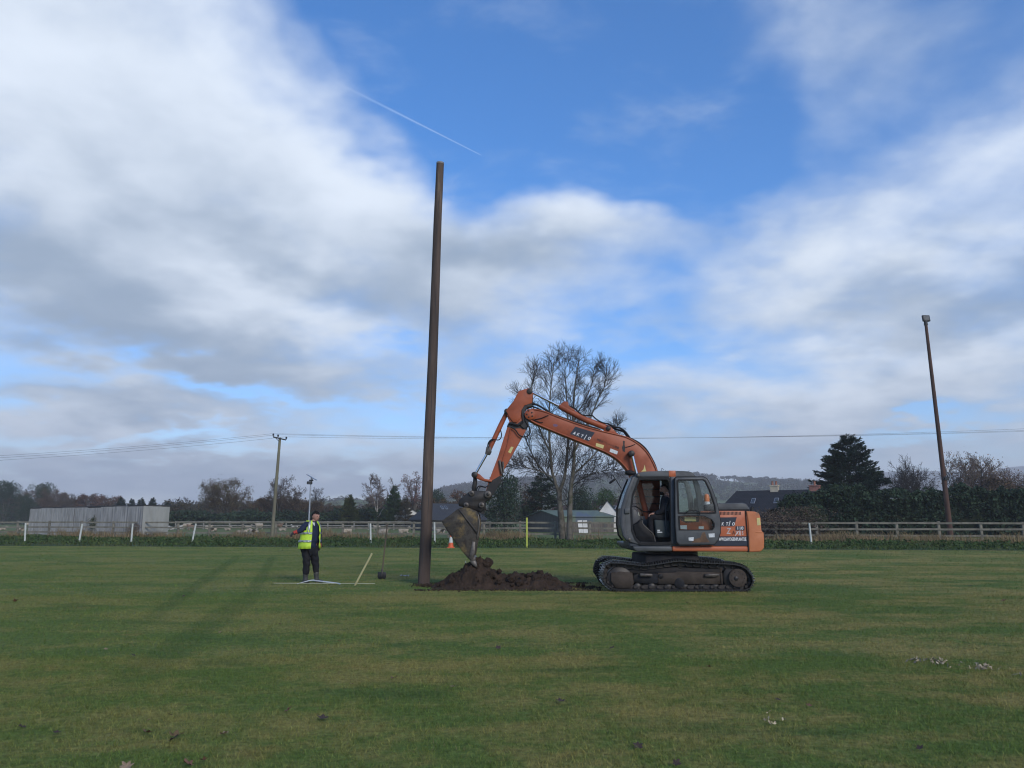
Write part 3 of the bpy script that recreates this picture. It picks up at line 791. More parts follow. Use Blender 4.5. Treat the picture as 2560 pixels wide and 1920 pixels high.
T = [  # name, label, kind, photo x of the trunk, photo y of the top, distance, width factor, group
 ('pine_tree', 'flat-topped dark pine standing tallest at the far left edge', 'pine', 8, 1207, 230, .9, 'trees left of the metal shed'),
 ('woodland_tree', 'brown leafy tree just right of the dark pine at the left edge', 'brown1', 48, 1234, 235, 1.2, 'trees left of the metal shed'),
 ('evergreen_tree', 'dark green rounded evergreen behind the left corner of the shed', 'evergreen', 62, 1235, 215, .8, 'trees left of the metal shed'),
 ('pine_tree', 'tall dark pine with a tufted top above the shed roof', 'pine', 98, 1212, 240, .75, 'trees behind the metal shed'),
 ('woodland_tree', 'broad brown tree right of the tufted pine, behind the shed', 'brown1', 136, 1230, 235, 1.1, 'trees behind the metal shed'),
 ('woodland_tree', 'dark brown tree between the broad brown and russet crowns behind the shed', 'thin', 172, 1237, 230, 1.1, 'trees behind the metal shed'),
 ('russet_tree', 'russet round-topped tree above the middle of the shed', 'brown2', 216, 1234, 235, 1.3, 'trees behind the metal shed'),
 ('russet_tree', 'russet tree right of the round-topped one, above the shed', 'brown2', 256, 1237, 240, 1.2, 'trees behind the metal shed'),
 ('conifer_tree', 'first dark conifer from the left in the row behind the shed', 'cypress', 300, 1240, 190, 1.1, 'dark conifers behind the shed'),
 ('conifer_tree', 'second dark conifer from the left in the row behind the shed', 'cypress', 326, 1244, 190, 1.1, 'dark conifers behind the shed'),
 ('conifer_tree', 'third dark conifer from the left in the row behind the shed', 'cypress', 350, 1242, 190, 1.1, 'dark conifers behind the shed'),
 ('conifer_tree', 'fourth dark conifer from the left, above the pale shed end', 'cypress', 378, 1241, 190, 1.1, 'dark conifers behind the shed'),
 ('conifer_tree', 'last dark conifer of the row, over the right end of the shed', 'cypress', 418, 1250, 185, 1.2, 'dark conifers behind the shed'),
 ('bare_tree', 'thin leafless tree just right of the pale shed end', 'bare', 456, 1247, 190, .9, None),
 ('autumn_shrub', 'low reddish brown shrub right of the shed below the thin bare tree', 'brown2', 440, 1272, 170, 1.5, None),
 ('autumn_tree', 'round brown and olive tree standing alone right of the shed', 'olive', 556, 1208, 150, .95, None),
 ('evergreen_bush', 'dark green bush between the round autumn tree and utility pole', 'evergreen', 628, 1268, 150, 1.3, None),
 ('autumn_tree', 'tall half-bare brown tree directly behind the timber utility pole', 'thin', 692, 1199, 140, .85, 'half-bare trees behind the solar lamp'),
 ('autumn_tree', 'half-bare brown tree between utility pole and solar lamp post', 'thin', 738, 1222, 140, .9, 'half-bare trees behind the solar lamp'),
 ('autumn_tree', 'smaller half-bare tree just right of the solar lamp post', 'bare', 790, 1226, 145, .9, 'half-bare trees behind the solar lamp'),
 ('brown_thicket_tree', 'low brown tree filling in under the utility pole trees', 'brown1', 668, 1245, 145, 1.5, None),
 ('brown_thicket_tree', 'low brown tree behind the solar lamp and the standing man', 'brown1', 752, 1252, 142, 1.6, None),
 ('brown_thicket_tree', 'low brown tree between the man and the golden conifer', 'brown1', 826, 1262, 160, 1.5, None),
 ('golden_conifer', 'smaller golden green conifer left of the white-barked tree', 'goldcon', 872, 1232, 135, 1.15, None),
 ('birch_tree', 'white-barked leafless tree with forked stems beside the green conifer', 'birch', 942, 1184, 130, .95, None),
 ('brown_thicket_tree', 'purplish brown tree behind the white-barked tree', 'thin', 928, 1238, 165, 1.4, None),
 ('green_conifer', 'larger green conifer between white-barked tree and tall pole', 'greencon', 984, 1211, 128, .95, None),
 ('browned_conifer', 'browned conifer leaning against the larger green conifer', 'deadcon', 1014, 1234, 126, .95, None),
 ('bare_tree', 'leafless tree with a few red leaves left of the tall pole', 'redleaf', 1036, 1183, 132, .9, None),
 ('evergreen_tree', 'dark green tree just right of the tall pole', 'evergreen', 1094, 1222, 150, .8, None),
 ('autumn_tree', 'brown round tree left of the bucket linkage', 'brown2', 1152, 1225, 150, 1.0, None),
 ('autumn_shrub', 'low brown shrub at the roof corner left of the bucket', 'brown1', 1112, 1252, 130, 1.4, None),
 ('cypress_tree', 'large dark green conifer behind the digger arm', 'evergreen', 1264, 1174, 100, .78, None),
 ('brown_thicket_tree', 'brown tree between the two dark conifers behind the boom', 'thin', 1322, 1212, 105, 1.0, None),
 ('cedar_tree', 'layered dark cedar left of the big bare tree', 'cedar', 1354, 1178, 104, 1.15, None),
 ('evergreen_tree', 'dark evergreen between big bare tree and round laurel', 'evergreen', 1448, 1214, 112, .9, None),
 ('laurel_tree', 'round glossy green tree in front of the cab window', 'laurel', 1516, 1212, 118, .92, None),
 ('autumn_tree', 'brown tree behind the round glossy tree near the digger cab', 'thin', 1580, 1228, 140, 1.2, None),
 ('autumn_tree', 'brown tree seen through the open door window of the cab', 'brown1', 1758, 1244, 150, 1.1, None),
 ('spreading_bare_tree', 'wide spreading leafless tree behind the hedge right of the spruce', 'spread', 2276, 1177, 120, .78, None),
 ('bare_tree', 'upright leafless shrub-like tree right of the leaning lamp pole', 'bare', 2406, 1160, 105, .9, None),
 ('birch_tree', 'thin birch with sparse yellow leaves above the right hedge', 'yellowleaf', 2462, 1134, 100, .92, None),
 ('birch_tree', 'sparse yellow-leaved birch at the right edge of the picture', 'yellowleaf', 2535, 1172, 104, 1.0, None),
 ('brown_thicket_tree', 'brown shrubby tree behind the hedge beside the leaning pole', 'brown1', 2440, 1196, 102, 1.5, None),
 ('brown_thicket_tree', 'brown shrubby tree behind the hedge at the right edge', 'thin', 2552, 1200, 104, 1.5, None),
]
for i, (nm, lab, k, px, pt, Y, wf, grp) in enumerate(T):
    plant(nm, lab, 'tree' if 'bush' not in nm and 'shrub' not in nm else 'shrub', k, px, pt, Y, 10.0 * (1.02 if k in ('cypress', 'goldcon', 'greencon', 'deadcon', 'cedar') else 1.0), grp, rot=i * 1.37, wscale=wf)

# ivy sleeve round the foot of the white-barked tree, part of it
birch = [o for o in bpy.data.objects if o.name.startswith('birch_tree')][0]
nr = np.random.default_rng(5); q = np.stack([nr.normal(size=900) * .28, nr.normal(size=900) * .28, nr.uniform(0, 3.2, 900)], 1)
LV, LF = cards(nr, q, .32); local_child('ivy_sleeve', quick_mesh('ivy_sleeve', LV, LF, L_IVY), birch)

# spruce at the right: big and dense
tm, cm = make_conifer(41, 10, 9.2, L_SPRUCE, 52000, 0.17, droop=.22, power=.66, gaps=.10, base=.02, step=.017)
_kinds['spruce'] = (tm, cm)
plant('spruce_tree', 'large dark spruce rising above the hedge on the right', 'tree', 'spruce', 2132, 1081, 82, 10.2, None, rot=.6, wscale=1.16)

# the big bare tree by the fence: two trunks, traced stems
r = random.Random(101)
TY = fence_y(4.2) - 1.0
def stem(pts, dep): return [at(x, y, TY + d) for (x, y), d in zip(pts, dep)]
tb, cb = MB(), MB()
S = [stem([(1406, 1352), (1404, 1300), (1400, 1262), (1398, 1234)], [0, 0, 0, 0]),
     stem([(1424, 1356), (1425, 1300), (1426, 1240), (1431, 1190), (1436, 1120), (1433, 1030), (1440, 950), (1448, 898)], [-.3, -.3, -.3, -.2, 0, .3, .2, .4]),
     stem([(1398, 1234), (1386, 1200), (1377, 1150), (1373, 1060), (1377, 970), (1386, 900)], [0, -.2, -.4, -.6, -.8, -1]),
     stem([(1398, 1234), (1410, 1195), (1418, 1140), (1420, 1060), (1415, 970), (1411, 893)], [0, .2, .4, .7, .9, 1.1]),
     stem([(1392, 1215), (1368, 1190), (1338, 1150), (1312, 1090), (1300, 1030), (1298, 985)], [-.1, .3, .6, .9, 1.2, 1.2]),
     stem([(1435, 1130), (1466, 1070), (1490, 1010), (1512, 962), (1518, 930)], [0, -.4, -.9, -1.3, -1.4]),
     stem([(1430, 1190), (1462, 1160), (1502, 1120), (1530, 1090), (1546, 1060)], [-.2, .4, .8, 1.2, 1.3]),
     stem([(1376, 1130), (1352, 1080), (1334, 1020), (1330, 960), (1338, 925)], [-.4, -.8, -1.4, -1.7, -1.9]),
     stem([(1420, 1080), (1446, 1030), (1478, 965), (1486, 915)], [.6, 1.2, 1.9, 2.2]),
     stem([(1428, 1215), (1458, 1196), (1500, 1180), (1540, 1172)], [-.3, -.8, -1.3, -1.7]),
     stem([(1384, 1195), (1350, 1178), (1312, 1168), (1284, 1160)], [-.2, -.8, -1.3, -1.5])]
rad = [(.30, .20), (.27, .03), (.17, .025), (.16, .025), (.10, .02), (.10, .02), (.09, .02), (.09, .02), (.09, .02), (.06, .015), (.06, .015)]
for p, (a, b) in zip(S, rad):
    q = smooth_path(p, 5); n = len(q)
    q = [v + Vector((r.uniform(-.03, .03), r.uniform(-.03, .03), 0)) * (0 if i == 0 else 1) for i, v in enumerate(q)]
    tb.tube(q, [a + (b - a) * (i / (n - 1)) ** .8 for i in range(n)], 9, cap=False)
l2 = []
for i, p in enumerate(S):
    if i == 0: continue
    q = smooth_path(p, 4)
    l2 += spawn(r, q, 38 if i < 4 else 22, 0.2 if i < 4 else 0.12, 46, 2.2 if i < 4 else 1.7, 5, 0.10, 0.16, taper=.55)
tubes(cb, l2, .027, .010, 4)
l3 = [b for p in l2 for b in spawn(r, p, 7, 0.1, 42, 1.2, 4, 0.07, 0.15)]
tubes(cb, l3, .0135, .008, 3)
l4 = [b for p in l3 for b in spawn(r, p, 5, 0.1, 40, 0.62, 2, 0.08, 0.15)]
tubes(cb, l4, .0085, .0065, 3)
# a few leaves still hanging
nr = np.random.default_rng(9)
tips = np.array([p[-1][:] for p in l4]); pick = tips[nr.integers(0, len(tips), 130)]
LV, LF = cards(nr, pick, .07)
V = np.array(cb.v); F = np.array(cb.f, int); T3 = np.concatenate([F[:, [0, 1, 2]], F[:, [0, 2, 3]]])
mi = np.concatenate([np.zeros(len(T3), int), np.ones(len(LF), int)])
base = at(1414, 1352, TY); base.z = 0
bt = thing('bare_ash_tree', 'tall leafless double-trunked tree standing by the fence behind the boom', 'tree', base)
M_ASH = mat('ash_bark', (0.125, 0.112, 0.09), (0.066, 0.06, 0.047), 2.2, rough=0.9, spec=0.1, c3=(0.05, 0.055, 0.025), s3=1.6, lo3=0.5, hi3=0.66, bump=.6, bscale=14)
tr = tb.build('trunk', M_ASH, bt, smooth=True)
link('crown', quick_mesh('crown', np.concatenate([V, LV]), np.concatenate([T3, LF + len(V)]), [M_TWIG, L_BROWN], mi=mi), bt)

# ------------------------------------------------------------------ hedges
def hedge(name, label, x0, x1, Yf, top, thick, leaf, n, size, seed):
    """Clipped-off evergreen hedge: a dark woody core and a shell of sprays. x0, x1, top(x) in photo pixels."""
    nr = np.random.default_rng(seed); a, b = at(x0, 1298, Yf(x0)), at(x1, 1298, Yf(x1))
    t = thing(name, label, 'hedge', ((a.x + b.x) / 2, (a.y + b.y) / 2, 0))
    xs = np.linspace(x0, x1, 40); mb = MB(); ring = []
    for x in xs:
        Y = Yf(x); c = at(x, 1298, Y); h = at(x, top(x), Y).z - .45
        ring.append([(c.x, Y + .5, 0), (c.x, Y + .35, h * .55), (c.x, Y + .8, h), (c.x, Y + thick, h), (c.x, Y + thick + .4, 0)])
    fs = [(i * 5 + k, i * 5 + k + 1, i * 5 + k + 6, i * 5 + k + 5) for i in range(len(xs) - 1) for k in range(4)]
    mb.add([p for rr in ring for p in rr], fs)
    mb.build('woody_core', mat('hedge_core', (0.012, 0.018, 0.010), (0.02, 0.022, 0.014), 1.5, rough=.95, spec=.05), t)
    u = nr.uniform(x0, x1, n); C = np.zeros((n, 3))
    f = nr.uniform(0, 1, n); Y = np.array([Yf(x) for x in u]); h = np.array([at(x, top(x), y).z for x, y in zip(u, Y)])
    front = f < .66
    lum = np.array([mnoise.fractal(Vector((x * .02, z, seed)), 1, 2, 4) for x, z in zip(u, nr.uniform(0, 1, n))])
    z = np.where(front, h * nr.uniform(0, 1, n), h + nr.normal(size=n) * .16)
    wob = np.array([mnoise.fractal(Vector((x * .014 * 2, zz * .9, seed * 3.1)), .8, 2, 4) for x, zz in zip(u, z)])
    y = np.where(front, Y + .25 - wob * .7 + nr.normal(size=n) * .12, Y + nr.uniform(.1, thick, n))
    z = np.where(front, z, z + wob * .5)
    C[:, 0] = (u - CX) / FPX * _cp * y; C[:, 1] = y; C[:, 2] = np.clip(z, .05, None)
    LV, LF = cards(nr, C, size, flat=.2)
    o = link('foliage', quick_mesh('foliage', LV, LF, leaf), t)
    return t
def lerp_tab(tab): 
    xs = [p[0] for p in tab]; ys = [p[1] for p in tab]
    return lambda x: float(np.interp(x, xs, ys))
hedge('evergreen_hedge', 'tall dark evergreen hedge behind the fence on the right', 1945, 2720, lambda x: 70.0,
      lerp_tab([(1945, 1262), (1985, 1250), (2030, 1240), (2090, 1222), (2150, 1224), (2210, 1236), (2260, 1238), (2330, 1232), (2400, 1232), (2450, 1226), (2520, 1232), (2560, 1228), (2720, 1228)]), 3.0, L_DARK, 30000, .26, 3)
hedge('field_hedge', 'low dark hedge along the far side of the sheep field', 400, 1240, lambda x: 138.0,
      lerp_tab([(400, 1286), (470, 1280), (540, 1290), (640, 1284), (760, 1284), (860, 1280), (960, 1276), (1060, 1280), (1140, 1284), (1240, 1276)]), 2.5, L_DARK, 15000, .42, 5)
# bramble and dead bracken heaps behind the fence, right of the digger
_kinds['bramble'] = make_bushy(51, 3, 6, mat('bramble', (0.10, 0.075, 0.055), (0.065, 0.05, 0.04), 1.2, rough=.9, spec=.08, rnd=.4), 3500, .12, lobes=10)
plant('bramble_heap', 'brown heap of dead brambles behind the fence beside the counterweight', 'bramble', 'bramble', 1975, 1268, 60, 3.0, None, wscale=1.5)
plant('bramble_heap', 'low brown brambles between the counterweight and the larger heap', 'bramble', 'bramble', 1915, 1280, 60, 3.0, None, rot=2, wscale=1.6)
_kinds['broom'] = make_bushy(52, 3, 3.4, leaf_mat('broom_green', (0.05, 0.06, 0.03), (0.07, 0.07, 0.035)), 1800, .13, lobes=8)
plant('broom_shrub', 'greenish upright shrub right of the dead brambles', 'shrub', 'broom', 2030, 1262, 61, 3.0, None, wscale=1.0)
plant('dry_shrub', 'small dry brown shrub at the shed behind the white posts', 'shrub', 'bramble', 338, 1310, 67, 3.0, None, wscale=.55)
plant('elder_shrub', 'pale green shrub growing against the front of the shed', 'shrub', 'broom', 240, 1283, 76, 3.0, None, wscale=.6)

# ------------------------------------------------------------------ hillside woods, far and hazy
nr = np.random.default_rng(77)
M_WOODS = mat('distant_crowns', (0.050, 0.042, 0.030), (0.030, 0.040, 0.026), 0.008, coords='World', rough=.9, spec=.05, rnd=.4, c3=(0.075, 0.048, 0.034), s3=0.012)
ico = bmesh.new(); bmesh.ops.create_icosphere(ico, subdivisions=1, radius=1.0)
IV = np.array([v.co[:] for v in ico.verts]); IF = np.array([[v.index for v in f.verts] for f in ico.faces]); ico.free()
def crowns(P, S, per=42, size=.27):
    """Ragged crowns: a cloud of small twiggy faces for each tree."""
    P = np.asarray(P); S = np.asarray(S); n = len(P)
    q = nr.normal(size=(n, per, 3)); q /= np.linalg.norm(q, axis=2)[:, :, None]; q *= nr.uniform(.3, 1, (n, per, 1)) ** .5
    C = P[:, None] + q * (S * nr.uniform(.36, .5, n))[:, None, None] * np.array([1, 1, 1.05]) + np.array([0, 0, 1]) * (S * .52)[:, None, None]
    return cards(nr, C.reshape(-1, 3), np.repeat(S * size, per))
def open_field(x, y):
    u = x / y * FPX / _cp + CX
    return ((u > 1790) & (u < 2140) & (y > 950) & (np.sin(u * .013 + y * .004) > -.35)) | ((u > 1690) & (u < 1880) & (y > 540) & (y < 700)) | ((u > 1960) & (y > 600) & (y < 850))
n = 6200; y = np.sqrt(nr.uniform(480 ** 2, 1190 ** 2, n)); u = nr.uniform(990, 2600, n); x = (u - CX) / FPX * _cp * y
keep = ~open_field(x, y); x, y = x[keep], y[keep]
n2 = 240; u2 = np.concatenate([nr.uniform(1060, 1800, n2), nr.uniform(2010, 2080, 24)]); y2 = nr.uniform(1175, 1200, len(u2)); x2 = (u2 - CX) / FPX * _cp * y2
x, y = np.concatenate([x, x2]), np.concatenate([y, y2]); z = hill_z(x, y) - .5
V, F = crowns(np.stack([x, y, z], 1), nr.uniform(6, 11, len(x)) * np.clip(y / 1200, .5, 1), 38, .19)
o = link('hillside_woods', quick_mesh('hillside_woods', V, F, M_WOODS)); tag(o, 'hazy bare woodland covering the hill behind the houses', 'woodland', kind='stuff')
n = 620; u = nr.uniform(330, 1230, n); y = nr.uniform(520, 760, n); x = (u - CX) / FPX * _cp * y
prof = np.interp(u, [300, 420, 600, 760, 860, 980, 1060, 1150, 1300], [1285, 1268, 1262, 1256, 1250, 1252, 1256, 1272, 1285])
z = np.array([at(a, b, 760).z for a, b in zip(u, prof)]) * np.clip((y - 330) / 430, 0, 1) ** 1.5 - 1
V, F = crowns(np.stack([x, y, z], 1), nr.uniform(4, 7, n), 60, .2)
o = link('ridge_woods', quick_mesh('ridge_woods', V, F, M_WOODS)); tag(o, 'reddish brown woods on the low ridge behind the conifers', 'woodland', kind='stuff')
n = 130; u = np.concatenate([nr.uniform(-80, 300, 90), nr.uniform(420, 700, 40)]); y = nr.uniform(250, 300, n); x = (u - CX) / FPX * _cp * y
V, F = crowns(np.stack([x, y, np.zeros(n)], 1), nr.uniform(7.0, 9.6, n), 260, .085)
o = link('field_edge_woods', quick_mesh('field_edge_woods', V, F, M_WOODS)); tag(o, 'brown wood filling in behind the trees at the far left', 'woodland', kind='stuff')

n = 420; u = np.concatenate([nr.uniform(430, 500, 40), nr.uniform(610, 1070, 330), nr.uniform(1080, 1330, 50)]); y = nr.uniform(152, 190, n); x = (u - CX) / FPX * _cp * y
V, F = crowns(np.stack([x, y, np.zeros(n)], 1), nr.uniform(3.2, 5.6, n) * (1 + .15 * np.sin(u * .02)), 170, .075)
o = link('thicket', quick_mesh('thicket', V, F, mat('thicket_twigs', (0.060, 0.044, 0.034), (0.036, 0.040, 0.024), 0.05, coords='World', rough=.9, spec=.05, rnd=.45, c3=(0.085, 0.055, 0.036), s3=.09))); tag(o, 'dense brown thicket along the far edge of the sheep field', 'thicket', kind='stuff')

# row of single trees on the skyline with light showing under their crowns
_kinds['ridgetree'] = (None, None)
def ridge_tree(seed):
    nr2 = np.random.default_rng(seed); tb = MB(); tb.tube([(0, 0, -1), (0.2, 0, 5), (0, 0, 8)], [.5, .4, .2], 5, cap=False)
    C = nr2.normal(size=(160, 3)); C /= np.linalg.norm(C, axis=1)[:, None]; C *= nr2.uniform(.5, 1, (160, 1)) * np.array([4.6, 4.6, 2.9]); C[:, 2] += 8.6
    V, F = cards(nr2, C, 2.0); return tb.mesh('trunk', M_TWIG), quick_mesh('crown', V, F, M_WOODS)
RT = [ridge_tree(k) for k in (1, 2, 3)]
RX = [1812, 1826, 1841, 1853, 1867, 1879, 1893, 1905, 1921, 1932, 1941, 1956, 1968, 1981, 1993]
names = ['first', 'second', 'third', 'fourth', 'fifth', 'sixth', 'seventh', 'eighth', 'ninth', 'tenth', 'eleventh', 'twelfth', 'thirteenth', 'fourteenth', 'last']
for i, px in enumerate(RX):
    Y = 1197.0; x = at(px, 1298, Y).x; z = float(hill_z(np.array([x]), np.array([Y]))[0])
    t = thing('skyline_tree', f'{names[i]} tree from the left in the row on the hill skyline', 'tree', (x, Y, z), 'row of trees on the skyline', i * 1.1)
    s = .85 + .3 * ((i * 37) % 11) / 11; t.scale = (s * 1.15, s * 1.15, s)
    local_child('trunk', RT[i % 3][0], t); local_child('crown', RT[i % 3][1], t)

# ------------------------------------------------------------------ post-and-rail fence
M_TIMBER = mat('weathered_timber', (0.19, 0.178, 0.138), (0.125, 0.118, 0.094), 3.0, rough=.9, spec=.1, stretch=(1, 1, .4), c3=(0.135, 0.15, 0.09), s3=.8)
def on_fence(px):
    k = at(px, 1298, 1.0).x; m = (FENCE_B.y - FENCE_A.y) / (FENCE_B.x - FENCE_A.x)
    Y = (FENCE_A.y - m * FENCE_A.x) / (1 - m * k); return Vector((k * Y, Y, 0))
posts_px = [-118, -35, 46, 125, 205, 285, 363, 447, 525, 608, 691, 774, 858, 945, 1035, 1122, 1210, 1300, 1388, 1474, 1570, 1664, 1754, 1845, 1938, 2040, 2140, 2240, 2345, 2450, 2556, 2664, 2776]
FP = [on_fence(p) for p in posts_px]
fence = thing('timber_fence', 'weathered three-rail timber fence running the width of the pitch behind the verge', 'fence', FP[16])
rr = random.Random(4)
for i, p in enumerate(FP):
    h = 1.42 + rr.uniform(-.04, .05); mb = MB()
    mb.box((p.x, p.y, h / 2 - .1), (.19, .12, h + .2), Matrix.Rotation(rr.uniform(-.012, .012), 3, 'Y'))
    mb.build('post', M_TIMBER, fence, bevel=.012, seg=1)
    if i + 1 < len(FP):
        q = FP[i + 1]
        for z in (1.32, .88, .42):
            a = p + Vector((0, -.085, z + rr.uniform(-.025, .025))); b = q + Vector((0, -.085, z + rr.uniform(-.025, .025)))
            d = b - a; mb = MB(); ang = math.atan2(d.y, d.x); tilt = -math.atan2(d.z, math.hypot(d.x, d.y))
            mb.box((a + b) / 2, (d.length - .02, .045, .135), Matrix.Rotation(ang, 3, 'Z') @ Matrix.Rotation(tilt, 3, 'Y'))
            mb.build('rail', M_TIMBER, fence)
# far paddock fence
ff = thing('paddock_fence', 'pale rail fence on the far side of the sheep field', 'fence', at(700, 1298, 128).to_tuple()[:2] + (0,))
prev = None; M_PALE = mat('pale_timber', (0.24, 0.23, 0.20), (0.17, 0.16, 0.14), 2, rough=.9, spec=.1)
for k, px in enumerate([440, 470, 510, 575, 645, 716, 760, 820, 886, 922, 985, 1040, 1100, 1160, 1225]):
    Y = 128 - k * 1.0; b = at(px, 1298, Y)
    MB().box((b.x, Y, .6), (.18, .12, 1.4)).build('post', M_PALE, ff)
    if prev is not None:
        for z in (1.2, .62):
            a = Vector((prev[0], prev[1] - .1, z)); c = Vector((b.x, Y - .1, z)); d = c - a
            MB().box((a + c) / 2, (d.length, .05, .15), Matrix.Rotation(math.atan2(d.y, d.x), 3, 'Z')).build('rail', M_PALE, ff)
    prev = (b.x, Y)

M_BLACK = mat('black_metal', (0.016, 0.017, 0.019), (0.03, 0.03, 0.032), 8, rough=.5)
M_GALV = mat('galvanised', (0.36, 0.38, 0.40), (0.28, 0.30, 0.32), 9, rough=.45, metal=.5)
# ------------------------------------------------------------------ white marker posts along the pitch
M_WHITE = mat('white_plastic', (0.46, 0.48, 0.44), (0.36, 0.385, 0.33), 3, rough=.5, c3=(0.42, 0.46, 0.36), s3=5, lo3=.6, hi3=.75)
WP = [(62, 1356, 64, 1308, 'leftmost white post, upright, in front of the shed'), (197, 1358, 206, 1309, 'white post leaning right in front of the middle of the shed'),
      (328, 1356, 332, 1309, 'upright white post beside the dry shrub at the shed'), (480, 1356, 490, 1309, 'white post leaning right, just right of the shed'),
      (927, 1359, 926, 1309, 'white post between the spade handle and the standing man'), (1087, 1357, 1086, 1306, 'white post just right of the tall bare pole'),
      (2029, 1362, 2023, 1308, 'white post right of the digger, tilted slightly left')]
for bx, by, tx, ty, lab in WP:
    b = ground(bx, by); t = at(tx, ty, b.y + .1)
    o = MB(); o.tube([b + Vector((0, 0, -.1)), b.lerp(t, .5), t], [.062, .06, .06], 12)
    o = o.build('marker_post', M_WHITE); smooth_by_angle(o); tag(o, lab, 'post', 'white marker posts along the verge')
b = ground(1317, 1370); t = at(1317, 1294, b.y)
o = MB().tube([b + Vector((0, 0, -.05)), t], .05, 10).build('corner_pole', mat('lime_plastic', (0.46, 0.50, 0.08), (0.36, 0.40, 0.08), 3, rough=.5)); smooth_by_angle(o)
tag(o, 'slim lime yellow pole standing at the far edge of the pitch', 'pole')
b = ground(1168, 1428); t = at(1164, 1402, b.y)
o = MB().tube([b + Vector((0, 0, -.05)), t], .012, 6).build('thin_cane', M_WHITE); tag(o, 'thin white cane stuck in the grass just left of the bucket teeth', 'cane')

# ------------------------------------------------------------------ traffic cone
c = ground(1127, 1370)
cone = thing('traffic_cone', 'orange and white traffic cone behind the bucket at the verge', 'cone', c)
M_CONE = mat('cone_orange', (0.62, 0.11, 0.03), (0.5, 0.09, 0.03), 6, rough=.55)
o = MB().box((c.x, c.y, .025), (.42, .42, .05)).build('base', M_CONE, cone, bevel=.015)
o = MB().lathe([(.16, .05), (.12, .30)], c, 18).build('body', M_CONE, cone); smooth_by_angle(o)
o = MB().lathe([(.121, .30), (.068, .62)], c, 18).build('reflective_sleeve', M_WHITE, cone); smooth_by_angle(o)
o = MB().lathe([(.067, .62), (.045, .74), (.035, .745)], c, 18).build('tip', M_CONE, cone); smooth_by_angle(o)

# ------------------------------------------------------------------ tall bare pole being set
M_POLE = mat('creosoted_timber', (0.098, 0.073, 0.060), (0.060, 0.047, 0.041), 3.0, rough=.85, spec=.12, stretch=(1, 1, .12), c3=(0.17, 0.13, 0.10), s3=2.2, lo3=.60, hi3=.74, bump=.5, bscale=30)
b = ground(1060, 1461); top = at(1100.5, 408, b.y + .15)
pole = thing('timber_pole', 'tall bare dark timber pole standing upright beside the soil heap', 'pole', b)
pts = [b + (top - b) * t for t in (-.03, 0, .1, .3, .5, .7, .85, 1)]
wv = [Vector((random.uniform(-.012, .012), 0, 0)) for _ in pts]
mb = MB(); mb.tube([p + w for p, w in zip(pts, wv)], [.152, .15, .146, .138, .128, .117, .110, .104], 24)
o = mb.build('shaft', M_POLE, pole); smooth_by_angle(o)
mb = MB(); mb.tube([top - (top - b).normalized() * .03 + wv[-1], top + (top - b).normalized() * .012 + wv[-1]], .107, 20)
mb.build('end_cap', mat('grey_cap', (0.20, 0.20, 0.20), (0.14, 0.14, 0.14), 6, rough=.6), pole)

pd = (top - b).normalized()
for (k_, a_, l_) in [(.03, -1.9, .9), (.11, -1.25, 1.3), (.2, -1.75, .7), (.33, -1.4, 1.6), (.47, -1.95, 1.0), (.58, -1.3, 1.2), (.74, -1.7, 1.4), (.86, -1.45, .8)]:
    r_ = .15 - .046 * k_; c0_ = b + (top - b) * k_; q = [c0_ + pd * (l_ * j / 5) + Vector((math.cos(a_ + .03 * math.sin(j * 2.1 + k_ * 9)) * (r_ - .003), math.sin(a_) * (r_ - .003), 0)) for j in range(6)]
    MB().tube(q, [.002, .005, .007, .006, .005, .002], 5).build('drying_crack', M_BLACK, pole)

# ------------------------------------------------------------------ leaning lamp pole on the right
M_POLE2 = mat('brown_pole', (0.092, 0.055, 0.042), (0.06, 0.04, 0.033), 3.0, rough=.85, spec=.12, stretch=(1, 1, .15), c3=(0.15, 0.11, 0.085), s3=1.6, lo3=.6, hi3=.75)
M_LENS = mat('lamp_glass', (0.11, 0.115, 0.12), (0.08, 0.085, 0.09), 10, rough=.5, spec=.2)
b = ground(2378, 1351); top = at(2314.5, 809, b.y)
lp = thing('lamp_pole', 'brown timber lamp pole leaning left with floodlight on top', 'lamp pole', b)
mb = MB(); mb.tube([b + (top - b) * t for t in (-.02, 0, .3, .6, 1)], [.205, .20, .175, .145, .112], 18); o = mb.build('shaft', M_POLE2, lp); smooth_by_angle(o)
ax = (top - b).normalized()
mb = MB(); mb.tube([top - ax * .12, top + ax * .22], [.15, .13], 14); mb.build('collar', M_BLACK, lp)
def flood(parent, c, w, h, d, tilt, yaw, face_up=False):
    Rm = Matrix.Rotation(yaw, 3, 'Z') @ Matrix.Rotation(tilt, 3, 'X')
    o = MB().box(c, (w, d, h), Rm).build('floodlight', M_BLACK, parent, bevel=.04)
    MB().box(Vector(c) + Rm @ Vector((0, -d / 2 - .004, 0)), (w * .66, .012, h * .62), Rm).build('lens', M_LENS, o)
    for k in range(5):
        MB().box(Vector(c) + Rm @ Vector(((k - 2) * w * .18, d / 2 + .04, 0)), (.015, .08, h * .8), Rm).build('cooling_fin', M_BLACK, o)
    return o
hc = at(2315, 796, b.y)
flood(lp, hc, .62, .52, .18, R(-8), R(8))
mb = MB(); mb.tube([hc + Vector((-.28, 0, .02)), hc + Vector((-.28, 0, -.22)), hc + Vector((-.18, 0, -.27)), hc + Vector((.18, 0, -.27)), hc + Vector((.28, 0, -.22)), hc + Vector((.28, 0, .02))], .022, 6)
mb.build('bracket', M_BLACK, lp)
lc = at(2366, 1196, b.y - .3)
flood(lp, lc, .44, .30, .09, R(42), R(10))
mb = MB(); mb.tube([at(2360, 1180, b.y - .05), at(2366, 1184, b.y - .1), lc + Vector((0, .1, .05))], .02, 6); mb.build('bracket', M_BLACK, lp)
